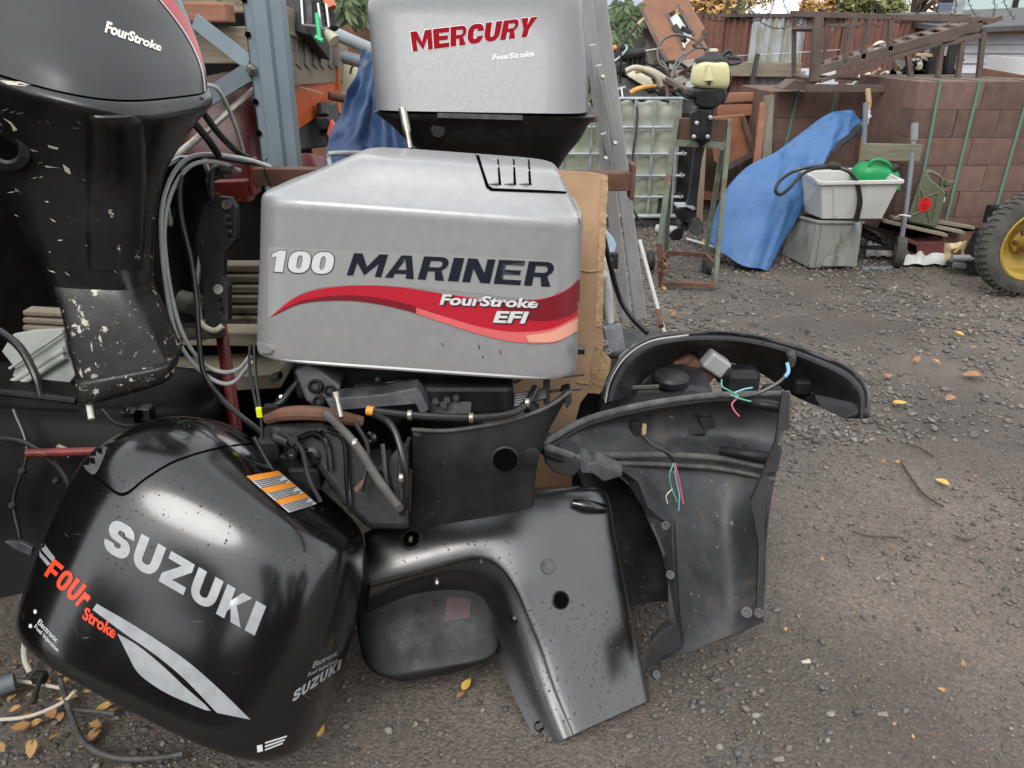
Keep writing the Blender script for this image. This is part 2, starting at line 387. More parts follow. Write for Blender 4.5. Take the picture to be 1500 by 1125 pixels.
def polybm(polys):
    bm = bmesh.new()
    for poly in polys:
        vs = [bm.verts.new((x, y, 0)) for x, y in poly]
        es = [bm.edges.new((vs[i], vs[(i + 1) % len(vs)])) for i in range(len(vs))]
        bmesh.ops.triangle_fill(bm, edges=es, use_beauty=True)
    return bm
def pxpoly(pts):
    """a print outlined in pixels -> unit-square polygon and its map"""
    xs = [p[0] for p in pts]; ys = [p[1] for p in pts]; x0, x1, y0, y1 = min(xs), max(xs), min(ys), max(ys)
    bm = polybm([[((x - x0) / (x1 - x0), (y - y0) / (y1 - y0)) for x, y in pts]])
    return bm, (lambda u, v: (x0 + u * (x1 - x0), y0 + v * (y1 - y0)))
def sm2(pts, k=5): return [(q.x, q.y) for q in catmull([Vector((a, b, 0)) for a, b in pts], k)]
def band(A, B, k=5): return sm2(A, k) + sm2(B, k)[::-1]
def T(s, name, tl, tr, br, bl, bvh, m, parent, bold=.02, shear=0, cuts=(18, 5), space=1.0, off=.0008):
    return decal(name, textbm(s, bold, shear, space), quadmap(tl, tr, br, bl), bvh, m, parent, off, cuts)
def shape(name, pts, bvh, m, parent, off=.0008, cuts=(18, 6)):
    bm, f = pxpoly(pts); return decal(name, bm, f, bvh, m, parent, off, cuts)
def drops(name, bvh, region, n, m, parent, r=(.0012, .0032)):
    mb = MB()
    for k in range(n):
        x, y = random.uniform(region[0], region[2]), random.uniform(region[1], region[3])
        h, nn, i, t = bvh.ray_cast(C0, ray(x, y).normalized())
        if h is None or nn.z < .25: continue
        q = random.uniform(*r) * random.choice((.6, .8, 1)); t1 = nn.orthogonal().normalized(); t2 = nn.cross(t1)
        base = len(mb.v)
        for rr, hh in ((1, -.05), (.8, .35), (.35, .55)):
            for a in range(7):
                A = a * 2 * math.pi / 7; mb.v.append(h + (t1 * math.cos(A) + t2 * math.sin(A)) * q * rr + nn * q * hh)
        for l in (0, 7):
            for a in range(7): mb.f.append((base + l + a, base + l + (a + 1) % 7, base + l + 7 + (a + 1) % 7, base + l + 7 + a))
        mb.f.append(tuple(base + 14 + a for a in range(7)))
    if mb.f:
        o = obj(name, mb, m, parent, smooth=True, angle=80); o['kind'] = 'stuff'; return o

# heavy block capitals drawn as outlines: (polygon, holes) in the unit square, a = stem width, b = bar thickness
def arc(cx, cy, rx, ry, a0, a1, k=5): return [(cx + rx * math.cos(rad(a0 + (a1 - a0) * i / k)), cy + ry * math.sin(rad(a0 + (a1 - a0) * i / k))) for i in range(k + 1)]
def ring(x0, y0, x1, y1, rx, ry): return arc(x1 - rx, y1 - ry, rx, ry, 0, 90) + arc(x0 + rx, y1 - ry, rx, ry, 90, 180) + arc(x0 + rx, y0 + ry, rx, ry, 180, 270) + arc(x1 - rx, y0 + ry, rx, ry, 270, 360)
def glyph(ch, a, b):
    if ch == 'M': a *= .8; return [(0, 0), (0, 1), (a * 1.35, 1), (.5, .42), (1 - a * 1.35, 1), (1, 1), (1, 0), (1 - a, 0), (1 - a, .58), (.5, .04), (a, .58), (a, 0)], []
    if ch == 'A': return [(0, 0), (.34, 1), (.70, 1), (1, 0), (1 - a * 1.05, 0), (.70, .19), (.30, .19), (a * 1.05, 0)], [[(.35, .37), (.66, .37), (.52, .80)]]
    if ch == 'R': return [(0, 0), (0, 1), (.72, 1)] + arc(.72, .72, .28, .28, 80, -60) + [(.80, .42), (1, 0), (1 - a * 1.15, 0), (.56, .37), (a, .37), (a, 0)], [[(a, .55), (a, .82)] + arc(.66, .685, .12, .135, 90, -90)]
    if ch == 'I': return [(0, 0), (0, 1), (1, 1), (1, 0)], []
    if ch == 'N': return [(0, 0), (0, 1), (a * 1.2, 1), (1 - a, .42), (1 - a, 1), (1, 1), (1, 0), (1 - a * 1.2, 0), (a, .58), (a, 0)], []
    if ch == 'E': return [(0, 0), (0, 1), (1, 1), (1, 1 - b), (a, 1 - b), (a, .5 + b * .5), (.92, .5 + b * .5), (.92, .5 - b * .5), (a, .5 - b * .5), (a, b), (1, b), (1, 0)], []
    if ch == 'F': return [(0, 0), (0, 1), (1, 1), (1, 1 - b), (a, 1 - b), (a, .46 + b * .5), (.9, .46 + b * .5), (.9, .46 - b * .5), (a, .46 - b * .5), (a, 0)], []
    if ch == 'C': return [(1, .64)] + arc(.62, .65, .38, .35, 10, 90) + arc(.42, .58, .42, .42, 90, 180) + arc(.42, .42, .42, .42, 180, 270) + arc(.62, .35, .38, .35, 270, 350) + [(1, .36), (1 - a, .36)] + arc(.5, .36, .5 - a, .36 - b, 0, -180) + arc(.5, .64, .5 - a, .36 - b, 180, 0) + [(1 - a, .64)], []
    if ch == 'U': return [(0, 1), (a, 1)] + arc(.5, .36, .5 - a, .36 - b, 180, 360) + [(1 - a, 1), (1, 1)] + arc(.56, .42, .44, .42, 0, -90) + arc(.44, .42, .44, .42, 270, 180), []
    if ch == 'Y': return [(.5 - a / 2, 0), (.5 - a / 2, .40), (0, 1), (a * 1.1, 1), (.5, .60), (1 - a * 1.1, 1), (1, 1), (.5 + a / 2, .40), (.5 + a / 2, 0)], []
    if ch == 'S': return [(0, .32)] + arc(.40, .30, .40, .30, 180, 270, 4) + arc(.62, .30, .38, .30, 270, 420, 7) + [(.40, .62), (.36, .70), (.42, 1 - b), (.58, 1 - b), (.66, .68), (1, .68)] + arc(.62, .70, .38, .30, 5, 90, 4) + arc(.38, .70, .38, .30, 90, 245, 7) + [(.60, .40), (.64, .31), (.58, b), (.42, b), (.35, .32)], []
    if ch == 'Z': return [(0, 0), (0, b * 1.1), (.58, 1 - b), (.04, 1 - b), (.04, 1), (1, 1), (1, 1 - b * 1.1), (.42, b), (1, b), (1, 0)], []
    if ch == 'K': return [(0, 0), (0, 1), (a, 1), (a, .60), (.62, 1), (1, 1), (.58, .55), (1, 0), (1 - a * 1.25, 0), (.42, .38), (a, .26), (a, 0)], []
    if ch == '1': return [(.30, 0), (.30, .72), (0, .68), (0, .84), (.42, 1), (.85, 1), (.85, 0)], []
    if ch in '0O': return ring(0, 0, 1, 1, .42, .38), [ring(a, b * .85, 1 - a, 1 - b * .85, .5 - a, .2)]
    if ch == 'r': return [(0, 0), (0, .74), (a, .74), (a, .66), (.6, .76), (1, .70), (1, .44), (.6, .5), (a, .42), (a, 0)], []
GW = {'M': 1.3, 'I': .40, '1': .72, 'r': .66, 'N': 1.05, 'A': 1.1}
def blockbm(s, a=.34, b=.22, gap=.1, grow=0.0):
    ws = [GW.get(c, 1) for c in s]; tot = sum(ws) + gap * (len(s) - 1); x = 0; bm = bmesh.new()
    for c, w in zip(s, ws):
        sa = a / w if c != 'I' else a
        o, h = glyph(c, min(sa, .44), b); es = []
        for lp in [o] + h:
            q = [((x + u * w) / tot, v) for u, v in lp]; q = [p for i, p in enumerate(q) if abs(p[0] - q[i - 1][0]) + abs(p[1] - q[i - 1][1]) > 1e-5]
            vs = [bm.verts.new((p[0], p[1], 0)) for p in q]
            es += [bm.edges.new((vs[i], vs[(i + 1) % len(vs)])) for i in range(len(vs))]
        bmesh.ops.triangle_fill(bm, edges=es, use_beauty=True); x += w + gap
    return bm
def B(s, tl, tr, br, bl, bvh, m, parent, a=.34, b=.22, gap=.1, cuts=(18, 5), off=.0012, name='lettering'):
    return decal(name, blockbm(s, a, b, gap), quadmap(tl, tr, br, bl), bvh, m, parent, off, cuts)
# ================================================================== ground
from mathutils import noise as mnoise
def gz(x, y):
    return .018 * mnoise.noise(Vector((x * .9, y * .9, 0))) + .006 * mnoise.noise(Vector((x * 4, y * 4, 3))) - .012
def ground():
    n = 220; xs = [math.copysign(abs(t) ** 2.6, t) * 60 for t in np.linspace(-1, 1, n)]
    ys = [2.2 + math.copysign(abs(t) ** 2.6, t) * 70 for t in np.linspace(-1, 1, n)]
    mb = MB(); mb.v = [Vector((x, y, gz(x, y))) for y in ys for x in xs]
    mb.f = [(j * n + i, j * n + i + 1, (j + 1) * n + i + 1, (j + 1) * n + i) for j in range(n - 1) for i in range(n - 1)]
    m = bpy.data.materials.new('damp_gravel_ground'); m.use_nodes = True
    N = m.node_tree.nodes; L = m.node_tree.links; b = N['Principled BSDF']
    tc = N.new('ShaderNodeTexCoord')
    def noise(s, d=8, r=.65):
        x = N.new('ShaderNodeTexNoise'); x.inputs['Scale'].default_value = s; x.inputs['Detail'].default_value = d; x.inputs['Roughness'].default_value = r
        L.new(tc.outputs['Object'], x.inputs['Vector']); return x.outputs['Fac']
    def ramp(src, stops):
        x = N.new('ShaderNodeValToRGB'); e = x.color_ramp.elements
        while len(e) < len(stops): e.new(.5)
        for k, (p, c) in enumerate(stops): e[k].position = p; e[k].color = (*c, 1)
        L.new(src, x.inputs[0]); return x.outputs[0]
    def mix(f, a, c, mode='MIX'):
        x = N.new('ShaderNodeMixRGB'); x.blend_type = mode
        for i, v in enumerate((f, a, c)):
            if isinstance(v, float): x.inputs[i].default_value = v
            else: L.new(v, x.inputs[i])
        return x.outputs[0]
    base = ramp(noise(1.3), [(.3, (.098, .082, .070)), (.5, (.137, .118, .102)), (.72, (.18, .159, .140))])
    grit = ramp(noise(95, 4, .7), [(.3, (.6, .58, .57)), (.5, (.95, .92, .9)), (.68, (1.25, 1.22, 1.18))])
    c = mix(1.0, base, grit, 'MULTIPLY')
    v = N.new('ShaderNodeTexVoronoi'); v.inputs['Scale'].default_value = 130; L.new(tc.outputs['Object'], v.inputs['Vector'])
    sp = ramp(v.outputs['Color'], [(.0, (.6, .58, .56)), (.55, (1, 1, 1)), (.9, (1.35, 1.3, 1.24))])
    c = mix(.65, c, mix(1.0, c, sp, 'MULTIPLY'))
    damp = ramp(noise(.8, 5, .55), [(.40, (1, 1, 1)), (.62, (.56, .54, .52))]); c = mix(1.0, c, mix(1.0, c, damp, 'MULTIPLY'))
    L.new(c, b.inputs['Base Color'])
    L.new(ramp(noise(.8, 5, .55), [(.4, (.86,) * 3), (.66, (.5,) * 3)]), b.inputs['Roughness'])
    a = N.new('ShaderNodeMath'); a.operation = 'MULTIPLY_ADD'; L.new(v.outputs['Distance'], a.inputs[0]); a.inputs[1].default_value = -.7
    L.new(noise(60, 6, .7), a.inputs[2])
    bp = N.new('ShaderNodeBump'); bp.inputs['Strength'].default_value = .5; bp.inputs['Distance'].default_value = .012
    L.new(a.outputs[0], bp.inputs['Height']); L.new(bp.outputs[0], b.inputs['Normal'])
    o = obj('ground', mb, m, smooth=True, angle=180); o['kind'] = 'structure'
ground()
def stones(name, n, region, size, m, mask=1.6, thr=0.0):
    """loose stones, far too many to count: one mesh of jittered icosahedra"""
    t = (1 + 5 ** .5) / 2
    V = np.array([(-1, t, 0), (1, t, 0), (-1, -t, 0), (1, -t, 0), (0, -1, t), (0, 1, t), (0, -1, -t), (0, 1, -t), (t, 0, -1), (t, 0, 1), (-t, 0, -1), (-t, 0, 1)]) / 1.9
    Fc = np.array([(0, 11, 5), (0, 5, 1), (0, 1, 7), (0, 7, 10), (0, 10, 11), (1, 5, 9), (5, 11, 4), (11, 10, 2), (10, 7, 6), (7, 1, 8), (3, 9, 4), (3, 4, 2), (3, 2, 6), (3, 6, 8), (3, 8, 9), (4, 9, 5), (2, 4, 11), (6, 2, 10), (8, 6, 7), (9, 8, 1)])
    P = []
    while len(P) < n:
        x = rng.uniform(region[0], region[2]); y = rng.uniform(region[1], region[3])
        k = mnoise.noise(Vector((x * mask, y * mask, 9))) + .5 * mnoise.noise(Vector((x * mask * 3, y * mask * 3, 2)))
        if k > thr + rng.normal(0, .28): P.append((x, y))
    P = np.array(P); N = len(P)
    s = np.minimum(size[0] * np.exp(np.abs(rng.normal(0, 1, N)) * size[1]), size[0] * 2.6)
    v = V[None] * (1 + rng.normal(0, .2, (N, 12, 1))) * (s[:, None, None] * np.stack([rng.uniform(.7, 1.2, N), rng.uniform(.6, 1, N), rng.uniform(.35, .75, N)], -1)[:, None, :])
    a = rng.uniform(0, 6.28, N); c, sn = np.cos(a)[:, None], np.sin(a)[:, None]
    til = rng.normal(0, .3, N)[:, None]
    x = v[:, :, 0] * c - v[:, :, 1] * sn; y = v[:, :, 0] * sn + v[:, :, 1] * c; z = v[:, :, 2] + x * til * .6
    zz = np.array([gz(p[0], p[1]) for p in P])
    co = np.stack([x + P[:, :1], y + P[:, 1:], z + zz[:, None] + s[:, None] * .22], -1).reshape(-1, 3)
    f = (Fc[None] + (np.arange(N) * 12)[:, None, None]).reshape(-1)
    me = bpy.data.meshes.new(name); me.vertices.add(len(co)); me.vertices.foreach_set('co', co.ravel())
    nf = len(f) // 3; me.loops.add(len(f)); me.loops.foreach_set('vertex_index', f.astype(np.int32))
    me.polygons.add(nf); me.polygons.foreach_set('loop_start', np.arange(nf, dtype=np.int32) * 3)
    me.update(calc_edges=True); me.validate()
    at = me.attributes.new('tone', 'FLOAT', 'POINT'); at.data.foreach_set('value', np.repeat(rng.uniform(0, 1, N), 12).astype(np.float32))
    me.materials.append(m); o = bpy.data.objects.new(name, me); COL.objects.link(o); o['kind'] = 'stuff'; return o
def stonemat():
    m = bpy.data.materials.new('mixed_stone'); m.use_nodes = True; N = m.node_tree.nodes; L = m.node_tree.links; b = N['Principled BSDF']
    a = N.new('ShaderNodeAttribute'); a.attribute_name = 'tone'; r = N.new('ShaderNodeValToRGB'); e = r.color_ramp.elements
    st = [(0, (.055, .051, .048)), (.3, (.10, .092, .085)), (.55, (.15, .135, .118)), (.75, (.15, .12, .095)), (.9, (.18, .162, .14)), (1, (.235, .215, .187))]
    while len(e) < len(st): e.new(.5)
    for k, (p, c) in enumerate(st): e[k].position = p; e[k].color = (*c, 1)
    L.new(a.outputs['Fac'], r.inputs[0]); t = N.new('ShaderNodeTexNoise'); t.inputs['Scale'].default_value = 140
    tc = N.new('ShaderNodeTexCoord'); L.new(tc.outputs['Object'], t.inputs['Vector'])
    x = N.new('ShaderNodeMixRGB'); x.blend_type = 'OVERLAY'; x.inputs[0].default_value = .5; L.new(r.outputs[0], x.inputs[1]); L.new(t.outputs['Fac'], x.inputs[2])
    L.new(x.outputs[0], b.inputs['Base Color']); b.inputs['Roughness'].default_value = .62
    return m
m_stone = stonemat()
stones('gravel', 6000, (-1.3, 1.0, 2.6, 3.3), (.0046, .47), m_stone, 1.7, .05)
stones('gravel', 30000, (-2.2, 2.6, 6.5, 7.5), (.0085, .42), m_stone, .8, -.12)
stones('grit', 9000, (-1.2, 1.0, 2.4, 3.0), (.0022, .4), m_stone, 2.4, -.1)

def surf(bvh, x, y, off=0.0):
    d = ray(x, y).normalized(); h, n, i, t = bvh.ray_cast(C0, d)
    if h is None: return None
    if n.dot(d) > 0: n = -n
    return h + n * off
def cowl_mb(A, Tv, loops, N=96, sub=5):
    A = Matrix(A); Tv = Vector(Tv); L = []
    for z, kx, cx, cy, hx, hy, e in loops:
        L.append([A @ Vector((cx + hx * a, cy + hy * b, z + kx * hx * a)) + Tv for a, b in selp(e, N)])
    m = MB(); m.loft(L, sub); return m

# ================================================================== silver cowl with the wave decal, centre of the picture
MA = ((.9974, .0097, .0708), (-.0130, .9988, .0468), (-.0703, -.0476, .9964)); MT = (-.2121, 1.7253, .7746)
def mariner():
    t = thing('outboard_engine', 'silver 100 outboard engine with red wave decal and open lower cowl', 'outboard engine', (-.21, 1.73, 0))
    lp = [(0, 0, 0, 0, .358, .2145, 6), (.012, 0, 0, 0, .3605, .2165, 6.5), (.10, 0, 0, .005, .356, .214, 6.5), (.20, 0, .001, .011, .350, .2105, 6.5), (.30, 0, .001, .0165, .3445, .2075, 6.5), (.330, 0, .001, .0175, .3425, .206, 6.5),
          (.3415, 0, .002, .018, .338, .2025, 6.3), (.3475, 0, .005, .018, .327, .195, 6), (.362, 0, .019, .0175, .301, .178, 6), (.379, 0, .0335, .017, .2735, .161, 6), (.395, 0, .047, .016, .248, .146, 6), (.409, 0, .058, .0155, .226, .132, 6), (.4155, 0, .060, .015, .209, .120, 5.5), (.418, 0, .060, .015, .18, .098, 5), (.4188, 0, .06, .015, .10, .05, 4)]
    lp = [(z + (.0125 * (z - .345) / .074 if z > .345 else 0), *r) for z, *r in lp]
    mb = cowl_mb(MA, MT, lp, 128, 4); bv = bvh_of(mb)
    co = obj('cowl', mb, m_silver, t, smooth=True, angle=50)
    # lip round the bottom
    A = Matrix(MA); Tv = Vector(MT)
    lip = MB(); lip.tube([A @ Vector((.357 * a, .2135 * b, .004)) + Tv for a, b in selp(6, 72)], .0055, 8, 0, closed=True)
    obj('cowl_lip', lip, m_silver, co, smooth=True)
    s = MB(); s.loft([[surf(bv, *p, o) for p in sm2([(366, 507), (368, 499), (380, 501), (398, 507), (400, 516), (385, 516), (370, 513)], 2) if surf(bv, *p)] for o in (-.004, .006, .007)], 0)
    obj('corner_lip', s, m_silver, co, smooth=True)
    # louvre panel on the top corner
    shape('vent_seam', [(695, 223), (700, 222), (706, 243), (716, 272), (722, 276), (800, 279), (829, 281), (829, 284), (800, 283), (719, 280), (712, 275), (703, 246)], bv, m_drk, co, .0016, (20, 20))
    for i, (ax, bx, cx) in enumerate(((717, 718, 735), (740, 742, 757), (762, 764, 779))):
        a, b, c, d = surf(bv, ax + 1, 231, .001), surf(bv, bx - 4, 270, .001), surf(bv, cx - 5, 271.5, .001), surf(bv, ax + 11, 232, .001)
        r1, r2 = surf(bv, ax + 10, 234, .0015), surf(bv, cx - 5, 271.5, .009)
        if None in (a, b, c, d, r1, r2): print('LOUVRE', a, b, c, d, r1, r2); continue
        w = MB(); w.add([a, b, c, d, r1, r2], [(0, 1, 5, 4), (4, 5, 2, 3), (1, 2, 5), (0, 4, 3), (0, 3, 2, 1)]); obj('louvre', w, m_silver, co)
        shape('louvre_slot_shade', [(cx - 4.6, 271), (ax + 11.4, 234), (ax + 13.6, 234), (cx - .6, 271.5)], bv, m_drk, co, .0011, (6, 6))  # flat dark sliver painted for the shade beside each louvre
    # decal film, wave, lettering
    shape('decal_film', sm2([(393, 361), (500, 366), (700, 375), (808, 382), (816, 390), (818, 424), (790, 440), (700, 430), (560, 418), (470, 421), (430, 437), (393, 467)], 2), bv, m_clear, co, .0008, (40, 10))
    up = [(396, 465), (430, 437), (470, 423), (530, 418), (590, 421), (650, 430), (720, 439), (790, 438), (830, 424), (852, 404)]
    lo = [(396, 465), (440, 445), (490, 440), (540, 443), (600, 456), (660, 476), (720, 494), (770, 502), (815, 500), (851, 480)]
    shape('wave_decal', band(up, lo), bv, m_sw1, co, .0015, (40, 10))
    shape('wave_shade', band([(402, 461), (440, 441), (490, 433), (540, 434), (600, 446), (660, 466), (700, 480)], [(402, 462), (440, 445), (490, 440), (540, 443), (600, 456), (660, 476), (700, 488)]), bv, m_sw2, co, .0020, (30, 6))
    shape('wave_shade', band([(735, 440), (790, 439), (830, 425), (852, 405)], [(735, 462), (790, 470), (830, 463), (852, 446)]), bv, m_sw2, co, .0020, (30, 8))
    shape('wave_light', band([(610, 450), (660, 466), (710, 480), (760, 486), (810, 480), (852, 457)], [(610, 459), (660, 476), (720, 494), (770, 502), (815, 500), (851, 480)]), bv, m_sw3, co, .0026, (30, 8))
    shape('wave_light', band([(770, 491), (810, 484), (852, 461)], [(775, 501), (815, 499), (851, 480)]), bv, m_sw4, co, .0032, (20, 8))
    B('100', (400, 365.5), (493, 368.5), (487, 403), (394, 399), bv, m_blkp, co, .40, .26, .02, (16, 5), .0020)
    B('100', (401, 366.5), (492, 369.5), (486, 401.5), (396, 397.5), bv, m_wht, co, .38, .22, .08, (16, 5), .0030)
    B('MARINER', (519, 370.5), (813, 384), (806, 420), (508, 403), bv, m_navy, co, .30, .20, .14, (30, 5), .0022)
    for nm, q in (('FourStroke', ((649, 430), (790, 437), (786, 451), (644, 446))), ('EFI', ((728, 455), (775, 456), (768, 473.5), (722, 472)))):
        T(nm, 'lettering', *[(x + 1.5, y + 1.5) for x, y in q], bv, m_blkp, co, .06, cuts=(14, 3), off=.0034)
        T(nm, 'lettering', *q, bv, m_wht, co, .035, cuts=(14, 3), off=.0041)
    # scuffs
    for a, b in (((700, 505), (702, 512)), ((731, 513), (733, 519)), ((706, 521), (707, 525)), ((637, 489), (660, 487)), ((645, 502), (650, 508)), ((845, 313), (848, 328))):
        shape('scuff_mark', [a, (a[0] + 2, a[1]), (b[0] + 1.5, b[1]), b], bv, m_blkp, co, .0006, (2, 2))
    k = MB(); k.cyl(PD(846, 512, 1.66), PD(856, 512, 1.66), .011, 14); obj('latch_knob', k, m_black, t, smooth=True)

    # powerhead showing below the cowl
    p = MB(); p.box(PD(600, 520, 1.86), (.50, .26, .12)); p.box(PD(640, 560, 1.80), (.36, .2, .07)); obj('engine_block', p, m_dark, t, bevel=.012)
    p = MB(); p.plate([PD(*q, 1.66) for q in ((475, 585), (560, 578), (610, 568), (618, 578), (628, 600), (618, 612), (608, 592), (560, 596), (485, 602))], (0, .03, .01)); obj('linkage_arm', p, m_engine, t, bevel=.003)
    p = MB(); p.plate([PD(*q, 1.71) for q in ((612, 578), (672, 574), (692, 585), (690, 607), (640, 610), (622, 600))], (0, .06, .02)); c_ = obj('coil_pack', p, m_engine, t, bevel=.004)
    for x, y in ((638, 588), (655, 586), (668, 583), (650, 594)):
        b = MB(); b.cyl(PD(x, y, 1.715), PD(x, y, 1.69), .0075, 10); obj('bolt', b, m_dark, c_, smooth=True)
    p = MB(); p.plate([PD(*q, 1.68) for q in ((430, 545), (452, 530), (482, 552), (500, 566), (490, 590), (468, 596), (448, 590))], (0, .09, .02)); c_ = obj('throttle_body', p, m_engine, t, bevel=.006)
    for x, y, r in ((465, 566, .016), (470, 588, .013), (486, 572, .012)):
        b = MB(); b.lathe(PD(x, y, 1.685), -FW, [(r, 0), (r, .022), (r * .7, .026), (r * .45, .02)], 16); obj('bush', b, m_shell, c_, smooth=True)
    p = MB(); p.cyl(PD(505, 545, 1.8), PD(560, 540, 1.8), .035, 20); p.cyl(PD(575, 540, 1.78), PD(700, 560, 1.78), .028, 18); obj('intake_runner', p, m_engine, t, smooth=True)
    p = MB()
    for k in range(5): p.tube([PD(690 + 4 * k, 590 - 5 * k, 1.78), PD(740, 596 - 4 * k, 1.74), PD(800, 582 - 3 * k, 1.74)], .004, 6)
    obj('wiring_loom', p, m_cblk, t, smooth=True)
    p = MB(); p.tube([PD(540, 601, 1.64), PD(600, 608, 1.62), PD(680, 612, 1.62), PD(740, 608, 1.63), PD(770, 592, 1.66), PD(784, 568, 1.7)], .0085, 10); obj('fuel_hose', p, m_cblk, t, smooth=True)
    p = MB(); p.cyl(PD(538, 601, 1.64), PD(548, 603, 1.637), .0105, 12); obj('yellow_hose_clip', p, m_orp, t, smooth=True)
    p = MB(); p.tube([PD(545, 605, 1.64), PD(575, 625, 1.6), PD(592, 680, 1.58), PD(595, 730, 1.6), PD(588, 752, 1.62)], .0075, 10); obj('drain_hose', p, m_cblk, t, smooth=True)
    p = MB(); p.plate([PD(*q, 1.72) for q in ((768, 590), (776, 586), (788, 600), (792, 614), (782, 610))], (0, .02, 0)); obj('hose_bracket', p, m_dark, t, bevel=.002)
    p = MB(); p.plate([PD(*q, 1.76) for q in ((796, 555), (806, 555), (806, 590), (801, 596), (796, 590))], (0, .02, 0)); obj('cowl_latch', p, m_dark, t, bevel=.002)
    p = MB(); p.cyl(PD(492, 578, 1.60), PD(500, 612, 1.58), .006, 12); p.cyl(PD(491, 574, 1.60), PD(494, 588, 1.60), .008, 12); obj('steel_fitting', p, m_steel, t, smooth=True)
    p = MB(); p.tube([PD(478, 606, 1.57), PD(520, 650, 1.50), PD(556, 706, 1.42), PD(585, 745, 1.36)], .0085, 12); obj('hanging_hose', p, mat('grey_hose', (.06, .058, .055), (.1, .1, .095), rough=.5, nscale=14), t, smooth=True)
    p = MB(); p.tube([PD(392, 614, 1.66), PD(420, 606, 1.63), PD(470, 606, 1.62), PD(530, 618, 1.66)], lambda k: .012 + .004 * math.sin(k * 3), 10); obj('rusty_bracket', p, m_rust, t, smooth=True)
    p = MB(); p.tube([PD(372, 505, 1.72), PD(376, 560, 1.70), PD(382, 606, 1.68), PD(384, 640, 1.68)], .0035, 8); p.tube([PD(366, 505, 1.72), PD(366, 545, 1.70), PD(378, 606, 1.68)], .0035, 8); obj('trailing_wire', p, m_cblk, t, smooth=True)
    p = MB(); p.box(PD(380, 604, 1.665), (.013, .008, .024)); obj('yellow_wire_tag', p, flat('fluorescent_yellow', (.72, .82, .02), .4), t, bevel=.002)
    p = MB(); p.tube([PD(390, 600, 1.68), PD(412, 588, 1.68), PD(428, 568, 1.7), PD(450, 545, 1.72)], .007, 8); p.box(PD(398, 600, 1.67), (.03, .02, .02)); obj('wiring_plug', p, m_cblk, t, smooth=True)
    # lower pan (apron) with its round hole
    R = [[(604, 628, 1.66), (650, 630, 1.64), (700, 624, 1.64), (750, 614, 1.66), (800, 596, 1.70), (836, 572, 1.76)],
         [(604, 680, 1.68), (650, 680, 1.65), (700, 677, 1.65), (745, 670, 1.665), (785, 655, 1.70), (800, 640, 1.74)],
         [(602, 730, 1.70), (650, 724, 1.675), (700, 716, 1.67), (745, 708, 1.68), (778, 696, 1.71), (786, 690, 1.73)],
         [(600, 778, 1.72), (650, 768, 1.70), (700, 760, 1.69), (745, 752, 1.70), (775, 745, 1.72), (782, 740, 1.73)]]
    p = MB(); p.patch([[PD(*q) for q in r] for r in R], .008, 6); pb = bvh_of(p)
    pan = obj('lower_pan', p, m_shell, t, smooth=True)
    h = surf(pb, 740, 672, .0); nn = (C0 - h).normalized() * .3 + Vector((0, -1, .1)) * .7
    q = MB(); q.lathe(h + nn * .001, nn, [(.031, 0), (.031, .007), (.0265, .009), (.0265, .003)], 28); obj('hole_rim', q, m_shell, pan, smooth=True)
    q = MB(); q.lathe(h, nn, [(.0268, .0), (.0268, .0085)], 24); obj('dark_hole', q, m_drk, pan)
    q = MB(); q.lathe(surf(pb, 776, 668, 0), nn, [(.022, 0), (.020, .008), (.012, .010), (.0, .010)], 20); obj('boss', q, m_shell, pan, smooth=True)
    q = MB(); q.lathe(surf(pb, 611, 634, 0), nn, [(.008, 0), (.008, .004), (.004, .004), (.004, .002)], 14); obj('screw_boss', q, m_engine, pan, smooth=True)
    q = MB(); q.plate([PD(*a) for a in ((822, 572, 1.75), (836, 568, 1.75), (838, 590, 1.75), (830, 600, 1.75))], (0, .03, 0)); obj('pan_hook', q, m_shell, pan, bevel=.003)
    q = MB(); q.tube([PD(*a) for a in ((604, 629, 1.655), (650, 631, 1.635), (700, 625, 1.635), (750, 615, 1.655), (800, 597, 1.695), (836, 573, 1.755))], .0045, 8); obj('pan_edge', q, m_gasket, pan, smooth=True)
    # black side housing between this engine and the large cowl
    p = MB(); p.loft([[PD(x, y, d) for x, y in ((392, 622), (470, 618), (520, 640), (545, 690), (600, 640), (600, 775), (540, 775), (500, 735), (450, 665), (400, 650))] for d in (1.66, 1.9)], 0)
    obj('steering_housing', p, m_dark, t, bevel=.012)
    for (x, y, r) in ((458, 668, .02), (470, 636, .012), (430, 660, .016), (545, 640, .013), (553, 692, .012)):
        b = MB(); b.lathe(PD(x, y, 1.67), -FW, [(r, 0), (r, .02), (r * .6, .024), (r * .5, .016)], 16); obj('bolt', b, m_black, t, smooth=True)
    for P_ in ([(430, 645), (460, 634), (478, 650), (484, 690)], [(480, 630), (504, 645), (508, 700), (512, 740)], [(560, 650), (566, 700), (580, 745)]):
        b = MB(); b.tube([PD(x, y, 1.645) for x, y in P_], .006, 8); obj('casting_rib', b, m_black, t, smooth=True)
    for k in range(7):
        q = MB(); x = 400 + 26 * k; y = 650 + 14 * (k % 3) + 6 * k; q.box(PD(x, y, 1.72 + .02 * (k % 2)), (.05 + .01 * (k % 3), .08, .06)); obj('casting_block', q, m_dark, t, bevel=.008)
    for P_ in ([(372, 640), (400, 690), (440, 740), (470, 780)], [(520, 618), (540, 660), (530, 720)], [(410, 632), (440, 655), (452, 700), (470, 735)], [(600, 640), (585, 690), (590, 740)]):
        b = MB(); b.tube([PD(x, y, 1.63) for x, y in P_], .005, 8); obj('hose', b, m_cblk, t, smooth=True)
    q = MB(); q.box(PD(430, 645, 1.63), (.018, .01, .012)); q.cyl(PD(404, 640, 1.66), PD(424, 648, 1.65), .012, 12); obj('alloy_union', q, m_engine, t)
